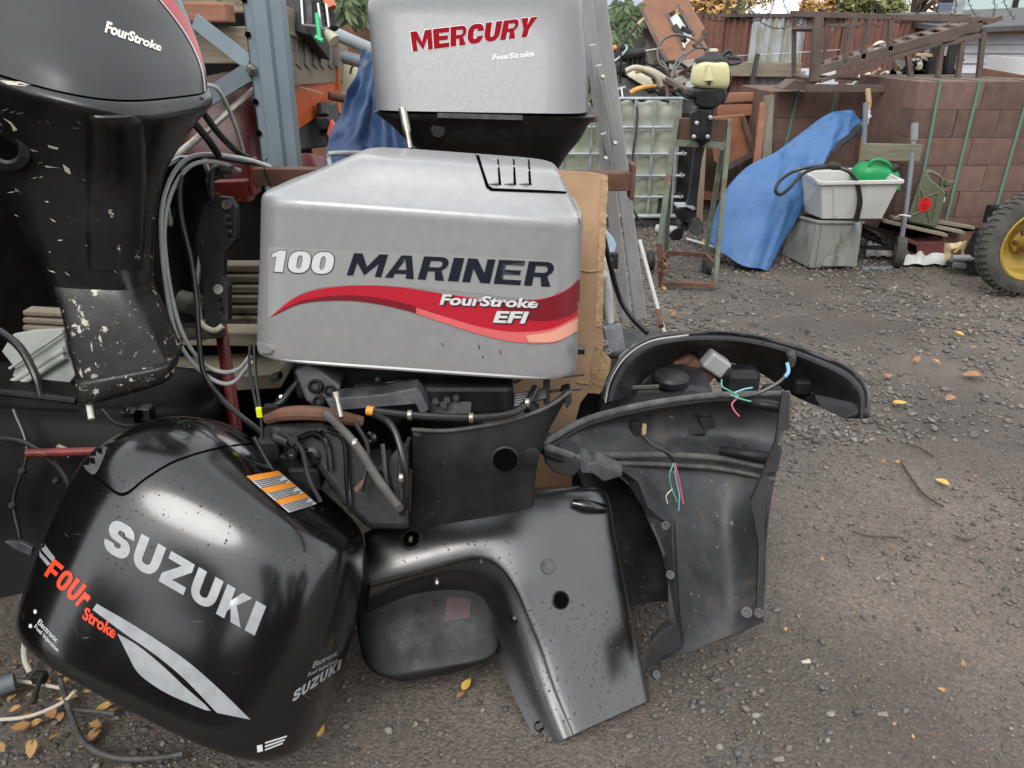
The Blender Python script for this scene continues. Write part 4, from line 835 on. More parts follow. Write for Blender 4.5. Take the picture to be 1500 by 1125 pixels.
# ================================================================== cardboard, rusty arm
def cardboard():
    t = thing('cardboard_sheet', 'tall wet brown cardboard sheet standing behind the silver cowl', 'cardboard', (.05, 2.05, 0))
    pf = plane3((640, 250, 2.13), (885, 258, 2.10), (840, 740, 2.13))
    pts = [(640, 246), (720, 247), (800, 249), (862, 253), (888, 258), (887, 300), (885, 340), (882, 400), (881, 440), (880, 480), (884, 505), (878, 530), (868, 555), (862, 575), (850, 590), (842, 620), (838, 680), (835, 740), (720, 740), (640, 740)]
    p = MB(); p.plate([pf(*q) for q in pts], (.004, .018, 0)); obj('face_liner', p, m_card, t)
    e = MB(); edge = sm2([(886, 258), (884, 300), (881, 360), (879, 420), (877, 480)], 6)
    e.v = []
    for i, (x, y) in enumerate(edge):
        j = random.uniform(-1.6, 1.6); a = pf(x - 5 + j, y) - Vector((0, .002, 0)); b = pf(x + 5 + j * .6, y) - Vector((0, .002, 0)); e.v += [a, b]
    e.f = [(2 * i, 2 * i + 1, 2 * i + 3, 2 * i + 2) for i in range(len(edge) - 1)]
    f2 = MB(); n = len(e.v); f2.v = e.v + [v + Vector((0, .016, 0)) for v in e.v]; f2.f = e.f + [tuple(i + n for i in q[::-1]) for q in e.f] + [(2 * i + 1, 2 * i + 1 + n, 2 * i + 3 + n, 2 * i + 3) for i in range(len(edge) - 1)]
    obj('torn_edge', f2, m_cardedge, t)
    for y in (395, 560, 655):
        q = MB(); q.tube([pf(845, y) - Vector((0, .001, 0)), pf(862, y + 2) - Vector((0, .003, 0)), pf(880 if y < 500 else 850, y + 1) - Vector((0, .001, 0))], .003, 6); obj('fold_crease', q, m_cardedge, t, smooth=True)
    q = MB(); q.patch([[pf(872, 505) - Vector((0, .004, 0)), pf(884, 512) - Vector((0, .02, 0)), pf(893, 520) - Vector((0, .03, 0))], [pf(866, 540) - Vector((0, .004, 0)), pf(880, 545) - Vector((0, .03, 0)), pf(888, 552) - Vector((0, .04, 0))], [pf(862, 575) - Vector((0, .004, 0)), pf(872, 572) - Vector((0, .02, 0)), pf(876, 570) - Vector((0, .03, 0))]], .002, 4); obj('torn_flap', q, m_cardedge, t, smooth=True)
cardboard()
def arm():
    t = thing('rusty_bracket_bar', 'rusty square steel support arm with end plates passing behind the silver cowl', 'steel arm', (0, 2.2, 1.1))
    a, b = PY(372, 258, 2.24), PY(925, 265, 2.24)
    p = MB(); p.bar(a, b, .05, .05, (0, 1, 0)); obj('square_tube', p, m_rust, t, bevel=.003)
    for (c, m) in ((a, m_red), (b, m_rust)):
        p = MB(); p.box(c, (.012, .07, .10)); obj('end_plate', p, m, t, bevel=.004)
    p = MB(); p.bar(PY(318, 280, 2.24), PY(368, 278, 2.24), .06, .05, (0, 1, 0)); obj('red_stub', p, m_red, t, bevel=.004)
    p = MB(); p.tube([PY(391, 232, 2.2), PY(387, 250, 2.19), PY(395, 268, 2.2), PY(402, 285, 2.21)], .002, 6); obj('loose_wire', p, m_cblk, t, smooth=True)
arm()

# ================================================================== rack on the left
def rack():
    t = thing('pallet_rack_upright', 'blue grey steel rack upright with bolts and diagonal braces', 'rack', (-.95, 2.7, 0))
    Yu = 2.75
    prof = [(-.082, 0), (-.082, .006), (-.05, .006), (-.042, -.012), (.008, -.012), (.016, .004), (.060, .004), (.060, .07), (.054, .07), (.054, .010), (.020, .010), (.012, -.006), (-.046, -.006), (-.054, .012), (-.076, .012), (-.076, .07), (-.082, .07)]
    top = PY(382, -60, Yu); bot = PY(424, 320, Yu)
    ax = (top - bot).normalized(); c0 = bot - ax * .9
    p = MB(); n = len(prof)
    for c in (c0, top): p.v += [c + Vector((x * .86 - .004, y, 0)) for x, y in prof]
    p.f = [(i, (i + 1) % n, (i + 1) % n + n, i + n) for i in range(n)] + [tuple(range(n))]
    obj('post', p, m_bluegrey, t)
    for y in (-1, 50.5, 101, 149, 195, 240, 286):
        x = 351 + .113 * y + 6
        q = MB(); h = PY(x, y, Yu); q.lathe(h + Vector((0, .004, 0)), (0, -1, 0), [(.0095, 0), (.0095, .0048), (.007, .0055)], 14)
        if y == 101:
            q = MB(); q.lathe(h, (0, -1, 0), [(.018, 0), (.018, .006)], 18); q.lathe(h + Vector((0, -.006, 0)), (0, -1, 0), [(.0135, 0), (.0135, .010), (.011, .012)], 6); q.lathe(h + Vector((0, -.016, 0)), (0, -1, 0), [(.006, 0), (.006, .012)], 10); obj('bolt', q, m_steel, t)
        else: obj('slot', q, m_drk, t)
    for a, b, w in (((285, 30), (365, 92), .05), ((205, 205), (362, 106), .055)):
        A, B_ = PY(*a, Yu + .16), PY(*b, Yu + .03)
        q = MB(); q.bar(A, B_, w, .006, (0, 1, 0)); q.bar(A + Vector((0, .02, -w / 2)), B_ + Vector((0, .02, -w / 2)), .006, .04, (0, 1, 0)); obj('diagonal_brace', q, m_bluegrey, t)
    o = thing('rack_beam', 'orange steel cantilever arm bolted behind the blue grey upright', 'steel arm', PY(440, 180, 2.9))
    pf = plane3((410, 103, 2.92), (412, 250, 2.92), (497, 130, 3.55))
    p = MB(); p.plate([pf(*q) for q in ((410, 103), (497, 100), (497, 138), (488, 146), (422, 186))], (-.03, .01, 0)); obj('tapered_web', p, m_orange, o, bevel=.003)
    p = MB(); p.plate([PD(*q, 2.90) for q in ((406, 101), (412, 103), (420, 186), (424, 258), (417, 258), (411, 186))], (.0, .05, .02)); obj('back_plate', p, m_orange, o)
    p = MB(); p.bar(pf(420, 187), pf(497, 138), .02, .05); obj('lower_flange', p, m_orange, o)
    p = MB(); p.bar(pf(494, 100), pf(495, 146), .02, .05); p.bar(PD(490, 148, 3.5), PD(493, 168, 3.5), .04, .04); obj('end_flange', p, m_orange, o)
    p = MB(); p.bar(pf(428, 124), pf(473, 137), .004, .006); obj('paint_scrape', p, flat('bare_scrape', (.62, .40, .28), .5), o)
    p = MB(); p.cyl(PD(482, 140, 3.3), PD(512, 146, 3.35), .018, 12); obj('rusty_pipe_stub', p, m_rust, o, smooth=True)
    # pallet on the arm
    w = thing('wooden_pallet', 'weathered wooden pallet lying on the orange rack arm', 'pallet', PY(450, 90, 3.0))
    def pl(nm, a, b, hgt, dep, m=m_wood): q = MB(); q.bar(a, b, hgt, dep); return obj(nm, q, m, w, bevel=.003)
    f = lambda x, y: plane3((400, 60, 2.8), (400, 100, 2.8), (508, 80, 3.7))(x, y)
    pl('plank', f(398, 38), f(507, 78), .022, .12); pl('plank', f(405, 101), f(508, 100), .022, .12)
    for x, ya, yb in ((406, 46, 97), (417, 50, 98), (431, 54, 98), (444, 58, 99), (456, 63, 99), (466, 66, 99), (478, 71, 99), (489, 75, 99), (503, 80, 99)):
        q = MB(); q.bar(f(x, ya), f(x + 1.5, yb), .035, .07); obj('block', q, m_woodv, w)
    q = MB(); q.bar(f(402, 28) + Vector((0, .05, 0)), f(435, 42) + Vector((0, .05, 0)), .06, .10); obj('plank', q, m_wood, w, bevel=.006)
    q = MB(); q.bar(PY(265, 66, 3.1), PY(372, 66, 3.1), .125, .10); obj('plank', q, m_wood, w, bevel=.004)
    b = thing('timber_offcut', 'orange brown timber offcut lying on the pallet end', 'timber', PY(320, 20, 3.05))
    q = MB(); q.bar(PY(270, 18, 3.05), PY(338, 19, 3.05), .065, .10); obj('beam', q, m_woodr, b, bevel=.008)
    q = MB(); q.bar(PY(250, 2, 3.2), PY(372, 0, 3.2), .09, .10); obj('beam', q, m_wood, b, bevel=.006)
    # black boxes and bits on the pallet
    k = thing('battery_box', 'black battery box with grey steel strap on the pallet', 'battery box', PY(440, 25, 3.1))
    q = MB(); q.plate([PD(*z, 2.95) for z in ((398, -30), (455, -30), (455, 52), (437, 48), (398, 28))], (0, .3, -.1)); obj('box', q, m_rubber, k, bevel=.006)
    q = MB(); q.plate([PD(*z, 2.94) for z in ((441, -10), (456, -8), (458, 36), (444, 36))], (0, .02, 0)); obj('front_panel', q, m_dark, k, bevel=.003)
    q = MB()
    for a, b_ in (((441, -10), (444, 36)), ((444, 36), (467, 38)), ((466, 5), (471, 42)), ((471, 42), (482, 40)), ((482, 40), (478, 6))): q.bar(PD(*a, 2.92), PD(*b_, 2.92), .007)
    obj('metal_strap', q, m_galv, k)
    k = thing('green_handle', 'bright green plastic handle hanging on the battery box', 'lever', PY(466, 40, 3.0))  # a loose green handle
    q = MB(); q.tube([PD(464, 20, 2.9), PD(466, 38, 2.9), PD(468, 60, 2.9)], .008, 10); q.tube([PD(462, 54, 2.9), PD(473, 60, 2.9)], .009, 8, 0); obj('grip', q, flat('bright_green_plastic', (.02, .48, .17), .4), k, smooth=True)
    k = thing('rubber_bellows', 'black ribbed rubber bellows beside the battery box', 'bellows', PY(485, 20, 3.1))
    q = MB(); q.lathe(PD(476, -8, 3.0), PD(487, 42, 3.0) - PD(476, -8, 3.0), [(.018 + .007 * (i % 2), i * .0125) for i in range(12)], 16); obj('bellows_tube', q, m_rubber, k, smooth=True, angle=80)
    k = thing('orange_clamp', 'small orange steel bracket above the ribbed bellows', 'bracket', PY(482, 2, 3.1))
    q = MB(); q.bar(PD(474, -20, 2.95), PD(486, 12, 2.95), .035, .03); obj('bracket_bar', q, m_orange, k)
    k = thing('cream_funnel', 'small pale funnel lying on the pallet edge', 'funnel', PY(484, 55, 3.2))
    q = MB(); q.lathe(PD(478, 45, 3.0), PD(490, 60, 3.0) - PD(478, 45, 3.0), [(.012, 0), (.02, .02), (.026, .05)], 16); obj('cone', q, m_pale, k, smooth=True)
    # red things in the dark of the rack
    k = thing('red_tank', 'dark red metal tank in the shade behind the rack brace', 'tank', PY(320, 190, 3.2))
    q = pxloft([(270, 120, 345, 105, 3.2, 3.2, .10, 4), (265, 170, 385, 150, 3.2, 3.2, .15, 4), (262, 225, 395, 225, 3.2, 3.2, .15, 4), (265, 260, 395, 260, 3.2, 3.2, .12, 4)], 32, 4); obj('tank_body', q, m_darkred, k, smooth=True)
    k = thing('red_fuel_box', 'dull crimson plastic box below the orange arm', 'box', PY(440, 235, 3.0))
    q = MB(); q.plate([PD(*z, 2.9) for z in ((424, 224), (455, 224), (465, 246), (424, 248))], (0, .25, -.05)); obj('box', q, m_red, k, bevel=.008)
    k = thing('spare_gearbox', 'grey and red gearbox parts in the shade under the orange arm', 'gearbox', PY(460, 190, 3.3))
    q = MB(); q.plate([PD(*z, 3.25) for z in ((424, 190), (460, 160), (478, 152), (485, 185), (480, 215), (430, 222))], (0, .2, 0)); obj('casing', q, m_dark, k, bevel=.01)
    q = MB(); q.box(PD(474, 180, 3.22), (.05, .04, .05)); q.cyl(PD(472, 152, 3.22), PD(474, 170, 3.22), .025, 14); obj('alloy_neck', q, m_engine, k, bevel=.005)
    q = MB(); q.plate([PD(*z, 3.2) for z in ((484, 175), (494, 190), (484, 208), (478, 196))], (0, .04, 0)); obj('orange_red_lever', q, flat('orange_red_plastic', (.6, .07, .03), .5), k, bevel=.004)
    k = thing('steel_rail', 'bent galvanised handrail tube behind the silver cowl', 'handrail', PY(500, 230, 2.5))
    q = MB(); q.tube([PD(484, 245, 2.4), PD(482, 230, 2.4), PD(488, 225, 2.4), PD(540, 225, 2.45)], .009, 10, 3); obj('tube', q, m_galv, k, smooth=True)
    k = thing('steel_conduit', 'bare steel pipe slanting through the rack in front of the red tank', 'pipe', PY(300, 190, 2.9))
    q = MB(); q.cyl(PD(252, 234, 2.55), PD(372, 132, 2.9), .013, 14); obj('pipe', q, m_steel, k, smooth=True)
    # rack shelves, low beams and a dark board standing in for shade
    k = thing('rack_shade_board', 'dark board added for the shade at the back of the rack on the left', 'board', (-2.2, 3.75, 0))
    q = MB(); q.box((-2.45, 3.75, .9), (3.0, .04, 1.8)); obj('board', q, flat('rack_shade_brown', (.007, .006, .0055), .8, spec=.1, col2=(.012, .010, .009)), k)
    k = thing('slatted_crate', 'stack of brown wooden slats behind the silver cowl', 'slats', PY(350, 430, 2.4))
    for i in range(6):
        q = MB(); y = 390 + 15 * i; q.bar(PD(325, y, 2.25), PD(400, y, 2.25), .022, .06); obj('slat', q, m_wood, k, bevel=.005)
    for i in range(4):
        q = MB(); y = 455 + 11 * i; q.bar(PD(40, y, 2.4), PD(110, y + 4, 2.4), .016, .05); obj('slat', q, m_wood, k, bevel=.004)
    k = thing('shelf_plank', 'grey weathered plank lying along the lower rack', 'plank', PY(200, 540, 2.6))
    q = MB(); q.bar(PD(60, 560, 2.5), PD(420, 540, 2.5), .05, .2); obj('plank', q, m_wood, k, bevel=.004)
    q = MB(); q.bar(PD(250, 480, 2.55), PD(420, 482, 2.5), .045, .2); obj('plank', q, m_wood, k, bevel=.004)
rack()
def red_post():
    t = thing('red_stand_leg', 'dark red round steel stand leg under the outboard bracket', 'stand', (-.75, 2.1, 0))
    p = MB(); p.cyl(PD(322, 470, 2.1), PD(345, 625, 2.0), .0165, 18); obj('round_tube', p, m_red, t, smooth=True)
    p = MB(); p.cyl(PD(345, 625, 2.0), PD(362, 760, 1.95), .0165, 18); obj('round_tube', p, m_red, t, smooth=True)
    p = MB(); p.cyl(PD(40, 664, 1.735), PD(170, 660, 1.735), .010, 14); obj('cross_tube', p, m_red, t, smooth=True)
    p = MB(); p.bar(PD(210, 575, 2.15), PD(310, 612, 2.0), .03, .012); p.bar(PD(205, 580, 2.15), PD(300, 618, 2.0), .008, .03); obj('angle_strut', p, m_bluegrey, t)
red_post()

# ================================================================== black outboard, top left
m_chip = flat('bare_cream_primer', (.40, .37, .30), .7)
def left_engine():
    t = thing('outboard_engine', 'tall black outboard engine with charcoal cowl and chipped leg on the left', 'outboard engine', (-1.0, 1.75, 0))
    cw = [(-150, 48, 304, 146, 1.60, 1.52, .20, 3.6), (-152, 0, 300, 104, 1.60, 1.54, .205, 3.6), (-150, -50, 286, 50, 1.61, 1.57, .20, 3.4), (-145, -100, 262, -20, 1.63, 1.6, .18, 3.2), (-120, -150, 220, -90, 1.66, 1.65, .14, 3)]
    p = pxloft(cw, 96, 5); bv = bvh_of(p); co = obj('cowl', p, m_cowl, t, smooth=True, angle=50)
    T('FourStroke', 'lettering', (157, 31), (238, 65), (235, 76), (153, 48), bv, flat('cream_print', (.72, .70, .62), .4), co, .04, cuts=(12, 3), off=.0014)
    A_, B_ = [(231, -4), (256, 27), (275, 55), (289, 83), (297, 108), (300, 134)], [(250, -4), (272, 27), (285, 53), (294, 80), (299, 106)]
    shape('red_stripe', band(A_, B_), bv, m_stripe, co, .0012, (14, 14))
    shape('white_pinstripe', band([(x - 1.6, y) for x, y in A_], A_), bv, m_wht, co, .0020, (14, 14))
    # lower cowl and leg
    L = [(-152, 52, 306, 150, 1.60, 1.52, .204, 3.6), (-150, 64, 311, 162, 1.60, 1.52, .206, 3.6), (-145, 90, 309, 176, 1.60, 1.53, .20, 3.4), (-130, 130, 290, 200, 1.60, 1.56, .185, 3.2), (-95, 175, 264, 238, 1.61, 1.59, .155, 3), (-50, 225, 242, 280, 1.62, 1.62, .13, 2.8),
         (0, 285, 231, 335, 1.63, 1.64, .108, 3), (40, 355, 225, 388, 1.65, 1.66, .090, 3.6), (77, 422, 224, 428, 1.66, 1.675, .074, 4.4)]
    lc = pxloft(L, 72, 4); b2 = bvh_of(lc); l = l_ = obj('lower_cowl', lc, m_leg, t, smooth=True, angle=50)
    L = [(76, 421, 225, 427, 1.66, 1.675, .0755, 4.4), (80, 432, 225, 434, 1.66, 1.675, .0765, 4.6), (86, 450, 228, 448, 1.66, 1.675, .0755, 5), (94, 482, 240, 474, 1.66, 1.68, .074, 6), (104, 528, 254, 510, 1.67, 1.69, .076, 6.5), (113, 565, 264, 538, 1.68, 1.70, .078, 7)]
    lg = pxloft(L, 64, 4); b3 = bvh_of(lg); obj('midsection', lg, m_legbad, t, smooth=True, angle=50)
    L = [(110, 563, 268, 536, 1.665, 1.69, .086, 7), (110, 569, 268, 541, 1.665, 1.69, .087, 7), (113, 592, 264, 556, 1.67, 1.70, .082, 7), (124, 597, 258, 562, 1.68, 1.7, .07, 6)]
    ft = pxloft(L, 56, 2); f_ = obj('base_flange', ft, m_legbad, t, smooth=True, angle=40)
    q = MB(); q.cyl(PD(130, 590, 1.63), PD(134, 614, 1.62), .0065, 12); obj('drive_shaft_stub', q, flat('white_plastic_stub', (.55, .54, .47), .5), t, smooth=True)
    h = surf(b3, 139, 553, 0)
    if h: q = MB(); q.lathe(h, (h - PD(139, 553, 2)).normalized() * 1.0, [(.008, 0), (.008, .005), (.006, .007)], 14); obj('bolt', q, m_steel, t, smooth=True)
    sl_ = MB(); sl_.tube([surf(b2, x, y, .002) for x, y in ((2, 82), (80, 88), (150, 97), (210, 112), (262, 130), (296, 146)) if surf(b2, x, y)] , .0035, 8); obj('cowl_seal', sl_, m_rubber, t, smooth=True)
    # smooth raised centre rib on the leg cover
    rb = []
    for x0, x1, x2, x3, y, k in ((128, 145, 180, 200, 142, -.3), (124, 140, 190, 214, 170, .5), (122, 140, 196, 220, 205, 1), (119, 142, 200, 222, 270, 1), (118, 142, 200, 218, 340, .9), (118, 142, 198, 214, 395, .5), (120, 144, 192, 208, 430, 0)):
        r_ = [surf(b2, x0, y, -.004), surf(b2, x1, y, .012 * k - .003), surf(b2, (x1 + x2) / 2, y, .017 * k - .003), surf(b2, x2, y, .012 * k - .003), surf(b2, x3, y, -.004)]
        if all(v is not None for v in r_): rb.append(r_)
    if all(v is not None for r in rb for v in r):
        q = MB(); q.patch(rb, .004, 5); obj('centre_rib', q, m_leg, l, smooth=True)
    # pivot housing at the left edge
    h = surf(b2, 12, 215, 0); n = Vector((.1, -1, .05)).normalized()
    if h:
        q = MB(); q.lathe(h - n * .01, n, [(.048, 0), (.044, .02), (.030, .026), (.024, .022), (.024, .004)], 28); obj('pivot_boss', q, m_shell, t, smooth=True)
        q = MB(); q.lathe(h, n, [(.0235, 0), (.0235, .008)], 20); obj('pivot_hole', q, m_drk, t)
    # paint worn through in scrapes
    for pts in ([(0, 118), (30, 120), (56, 124), (40, 127), (12, 124)], [(4, 172), (16, 178), (26, 190), (20, 192), (16, 182)], [(92, 240), (102, 247), (104, 255), (96, 252)], [(30, 82), (38, 82), (40, 97), (34, 97)], [(44, 218), (58, 222), (48, 221)], [(70, 212), (86, 216), (84, 219), (72, 216)], [(66, 242), (90, 246), (68, 245)]):
        shape('paint_chip', pts, b2, flat('bare_cream_primer', (.52, .48, .39), .7), l, .0008, (3, 3))
    sr = random.Random(4)
    for i in range(26):
        x, y = sr.uniform(0, 235), sr.uniform(150, 420); a, l = sr.uniform(-.5, .9), sr.uniform(3, 14); dx, dy = math.cos(a) * l, math.sin(a) * l
        if surf(b2, x, y): shape('scratch', [(x, y), (x + dx * .5, y + dy * .5 - .5), (x + dx, y + dy), (x + dx * .5, y + dy * .5 + sr.uniform(.5, 1.6))], b2, m_chip, l_, .0007, (2, 2))
    for x, y in ((128, 470), (134, 500), (140, 530), (146, 490), (120, 455), (118, 540)):
        w_, h_ = sr.uniform(1.5, 4), sr.uniform(6, 18); shape('paint_chip', [(x, y), (x + w_ * .6, y + h_ * .3), (x + w_, y + h_), (x + w_ * .2, y + h_ * .8), (x - w_ * .5, y + h_ * .4)], b3, m_chip, t, .0008, (2, 3))
left_engine()

# ================================================================== second outboard behind it: bracket, cables
def bracket():
    t = thing('outboard_bracket', 'black outboard swivel bracket with bolt holes under coiled grey cables', 'outboard bracket', (-.85, 1.95, 0))
    p = MB(); p.loft([[PD(x, y, d) for x, y in ((222, 250), (262, 228), (300, 226), (308, 250), (312, 300), (300, 350), (292, 420), (300, 480), (250, 480), (235, 400))] for d in (1.93, 2.08)], 0); obj('swivel_body', p, m_black, t, bevel=.012)
    out = [(298, 300), (320, 288), (336, 290), (345, 305), (345, 350), (336, 362), (328, 372), (326, 405), (334, 420), (334, 470), (322, 478), (300, 478), (296, 400), (286, 350)]
    hol = [[PD(x + 4.4 * math.cos(a), y + 4.4 * math.sin(a), 1.92) for a in [i * .5236 for i in range(12)]] for x, y in ((332, 300), (333, 313), (334.5, 324.5), (335.5, 336), (336.5, 348), (320, 424), (324, 442), (326, 455))]
    p = MB(); p.plate([PD(*q, 1.92) for q in out], (.005, .018, 0), hol); obj('clamp_plate', p, m_dark, t, bevel=.0015)
    p = MB(); p.lathe(PD(332, 300, 1.918), -FW, [(.0125, 0), (.0125, .003), (.0085, .003), (.0085, -.004)], 18); obj('bushing', p, m_steel, t, smooth=True)
    p = MB(); p.lathe(PD(320, 424, 1.918), -FW, [(.0125, 0), (.0125, .003), (.0075, .003), (.0075, -.004)], 18); obj('bushing', p, m_steel, t, smooth=True)
    p = MB(); p.tube([PD(310, 290, 1.91), PD(309, 262, 1.91), PD(313, 248, 1.92), PD(326, 243, 1.95)], .008, 10); obj('lifting_handle', p, m_shell, t, smooth=True)
    p = MB(); p.cyl(PD(324, 246, 1.93), PD(343, 249, 1.93), .012, 14); p.cyl(PD(316, 252, 1.95), PD(330, 255, 1.95), .010, 14); obj('cable_ferrule', p, m_gasket, t, smooth=True)
    p = MB(); p.box(PD(246, 320, 1.925), (.018, .006, .062)); obj('serial_label', p, flat('dull_white_sticker', (.42, .44, .38), .6, col2=(.1, .1, .1), nscale=90, ramp=(.5, .56)), t)
    p = MB(); p.loft([[PD(x, y, d) for x, y in ((240, 470), (330, 478), (330, 495), (250, 500))] for d in (1.94, 2.1)], 0); p.cyl(PD(262, 440, 1.94), PD(292, 448, 1.94), .03, 18); obj('corroded_pivot', p, mat('corroded_alloy', (.16, .14, .11), (.03, .028, .025), rough=.7, nscale=30, bump=.4, bscale=70), t, bevel=.008)
    p = MB(); p.tube([PD(292, 470, 1.9), PD(302, 480, 1.9), PD(315, 484, 1.9), PD(326, 477, 1.9)], .007, 8); obj('corroded_lip', p, m_pale, t, smooth=True)
    c = thing('grey_cable_coil', 'pale grey control cables looped over the outboard bracket', 'cable', PD(270, 400, 1.85))
    for P_ in ([(396, 244, 1.95), (360, 233, 1.9), (310, 226, 1.86), (275, 232, 1.84), (252, 258, 1.83), (238, 300, 1.82), (236, 350, 1.82), (243, 420, 1.82), (258, 490, 1.82), (285, 535, 1.83), (320, 560, 1.84), (345, 558, 1.85), (368, 530, 1.8)],
               [(352, 250, 1.95), (320, 238, 1.9), (285, 240, 1.86), (262, 262, 1.85), (246, 300, 1.84), (241, 350, 1.84), (249, 420, 1.84), (266, 485, 1.84), (295, 530, 1.85), (325, 545, 1.86), (350, 540, 1.84), (366, 522, 1.8)]):
        q = MB(); q.tube([PD(*z) for z in P_], .0052, 8, 6); obj('cable', q, m_cgry, c, smooth=True)
    q = MB(); q.tube([PD(300, 124, 1.7), PD(318, 130, 1.75), (PD(335, 160, 1.85)), PD(350, 200, 1.95), PD(358, 228, 2.0)], .005, 8, 5); obj('cable', q, m_cgry, c, smooth=True)
    c = thing('black_cable', 'black battery cables drooping beside the grey cables', 'cable', PD(290, 400, 1.85))
    for P_, r in (([(396, 242, 1.98), (350, 236, 1.93), (300, 228, 1.88), (275, 236, 1.86), (264, 270, 1.85), (266, 320, 1.84), (280, 380, 1.83), (288, 440, 1.82), (292, 500, 1.82), (300, 550, 1.82), (330, 590, 1.8), (372, 625, 1.78), (392, 640, 1.75)], .0065),
                  ([(280, 175, 1.75), (305, 205, 1.8), (320, 228, 1.85)], .009), ([(298, 165, 1.75), (320, 195, 1.82), (345, 220, 1.9), (362, 230, 1.95)], .008)):
        q = MB(); q.tube([PD(*z) for z in P_], r, 8, 6); obj('cable', q, m_cblk, c, smooth=True)
bracket()

# ================================================================== dark corner, lower left
def dark_corner():
    k = thing('shade_backing', 'dark backing panel added for the shade behind the open engine', 'panel', (-.7, 2.4, 0))
    q = MB(); q.box((-.85, 2.42, .31), (1.5, .03, .62)); obj('panel_sheet', q, m_deep, k, bevel=.004)  # added backing, coloured dark for the shade behind the engines
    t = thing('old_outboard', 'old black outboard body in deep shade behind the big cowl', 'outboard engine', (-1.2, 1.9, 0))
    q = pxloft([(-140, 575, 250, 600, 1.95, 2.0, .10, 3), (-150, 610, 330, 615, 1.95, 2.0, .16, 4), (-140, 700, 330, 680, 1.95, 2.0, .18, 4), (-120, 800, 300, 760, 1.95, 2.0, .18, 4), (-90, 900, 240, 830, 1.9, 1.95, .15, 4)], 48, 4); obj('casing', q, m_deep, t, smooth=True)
    q = MB(); q.tube([PD(-30, 572, 1.86), PD(50, 580, 1.86), PD(112, 588, 1.86)], .009, 8); obj('trim_strip', q, m_shell, t, smooth=True)
    q = MB(); q.tube([PD(0, 485, 1.9), PD(30, 510, 1.88), PD(52, 550, 1.86), PD(60, 580, 1.86)], .010, 10); obj('hose', q, m_cblk, t, smooth=True)
    q = MB(); q.lathe(PD(187, 600, 1.8), -FW, [(.009, 0), (.009, .01), (.005, .01), (.005, .002)], 14); q.box(PD(192, 610, 1.82), (.03, .03, .035)); q.box(PD(215, 604, 1.84), (.03, .03, .03)); obj('hinge_lug', q, m_black, t, bevel=.004)
    q = MB(); q.box(PD(90, 658, 1.78), (.022, .012, .012), Matrix.Rotation(.5, 3, 'Y')); q.cyl(PD(92, 662, 1.775), PD(101, 670, 1.77), .0035, 8); q.cyl(PD(98, 657, 1.775), PD(107, 665, 1.77), .002, 8); obj('spark_plug_end', q, m_steel, t)
    for P_, r in (([(-20, 640, 1.76), (40, 650, 1.75), (90, 690, 1.75), (110, 740, 1.75)], .006), ([(20, 600, 1.78), (40, 660, 1.76), (20, 730, 1.76), (30, 790, 1.76)], .0045), ([(150, 600, 1.78), (175, 622, 1.77), (230, 622, 1.77)], .005)):
        q = MB(); q.tube([PD(*z) for z in P_], r, 8, 5); obj('hose', q, m_cblk, t, smooth=True)
    for x, y in ((34, 690), (84, 704), (20, 740)):
        q = MB(); q.lathe(PD(x, y, 1.755), -FW, [(.009, 0), (.009, .008), (.005, .012)], 8); obj('bolt', q, m_dark, t)
    k = thing('trim_plate', 'pale grey steering fin with ribs in the dark rack on the left', 'steering fin', PD(60, 540, 1.95))
    q = MB(); q.plate([PD(*z, 2.0) for z in ((2, 515), (18, 490), (50, 484), (92, 482), (98, 520), (110, 550), (90, 577), (12, 565), (22, 540))], (0, .012, 0)); obj('fin', q, flat('pale_grey_paint', (.36, .375, .34), .5, col2=(.30, .31, .29), nscale=6), k, bevel=.003)
    for a, b in (((18, 560), (95, 512)), ((22, 568), (96, 522)), ((14, 540), (92, 487))):
        q = MB(); q.cyl(PD(*a, 1.985), PD(*b, 1.985), .009 if a[1] != 540 else .004, 12); obj('rib', q, flat('pale_grey_paint', (.36, .375, .34), .5), k, smooth=True)
    k = thing('alloy_cleat', 'bright alloy blade at the left edge beside the big cowl', 'blade', PD(25, 805, 1.7))
    q = MB(); q.plate([PD(*z, 1.72) for z in ((6, 794), (30, 794), (48, 803), (45, 815), (20, 804))], (0, .01, 0)); obj('blade_plate', q, m_engine, k, bevel=.002)
    k = thing('bent_tube_frame', 'thin dark bent tube lying under the big cowl', 'tube', PG(150, 1080))
    q = MB(); q.tube([PG(88, 995, .03), PG(105, 1050, .02), PG(125, 1090, .02), PG(170, 1110, .02), PG(230, 1110, .02), PG(268, 1104, .02)], .0065, 10, 5); q.tube([PG(105, 1040, .02), PG(140, 1042, .02), PG(168, 1046, .02)], .004, 8); obj('tube', q, m_gasket, k, smooth=True)
    k = thing('white_hose', 'white hose and wire ends on the leaves beside the big cowl', 'hose', PG(40, 1040))
    q = MB(); q.tube([PG(-20, 1055, .01), PG(40, 1050, .012), PG(90, 1030, .02), PG(110, 1012, .05)], .0045, 8, 5); q.tube([PG(-20, 1000, .01), PG(30, 998, .012), PG(90, 1008, .02)], .0045, 8, 4); q.tube([PG(36, 940, .06), PG(36, 965, .04), PG(44, 985, .02)], .007, 8); obj('hose', q, flat('dirty_white_hose', (.5, .46, .38), .6), k, smooth=True)
    k = thing('black_tap', 'black valve fitting with lever on the ground at the left edge', 'valve', PG(60, 1020))
    q = MB(); q.cyl(PG(48, 1030, .02), PG(62, 985, .04), .006, 10); q.box(PG(58, 992, .03), (.03, .025, .025)); obj('valve_body', q, m_rubber, k, bevel=.003)
    k = thing('grey_pipe_stub', 'grey plastic pipe stub at the left edge of the leaves', 'pipe', PG(10, 1000))
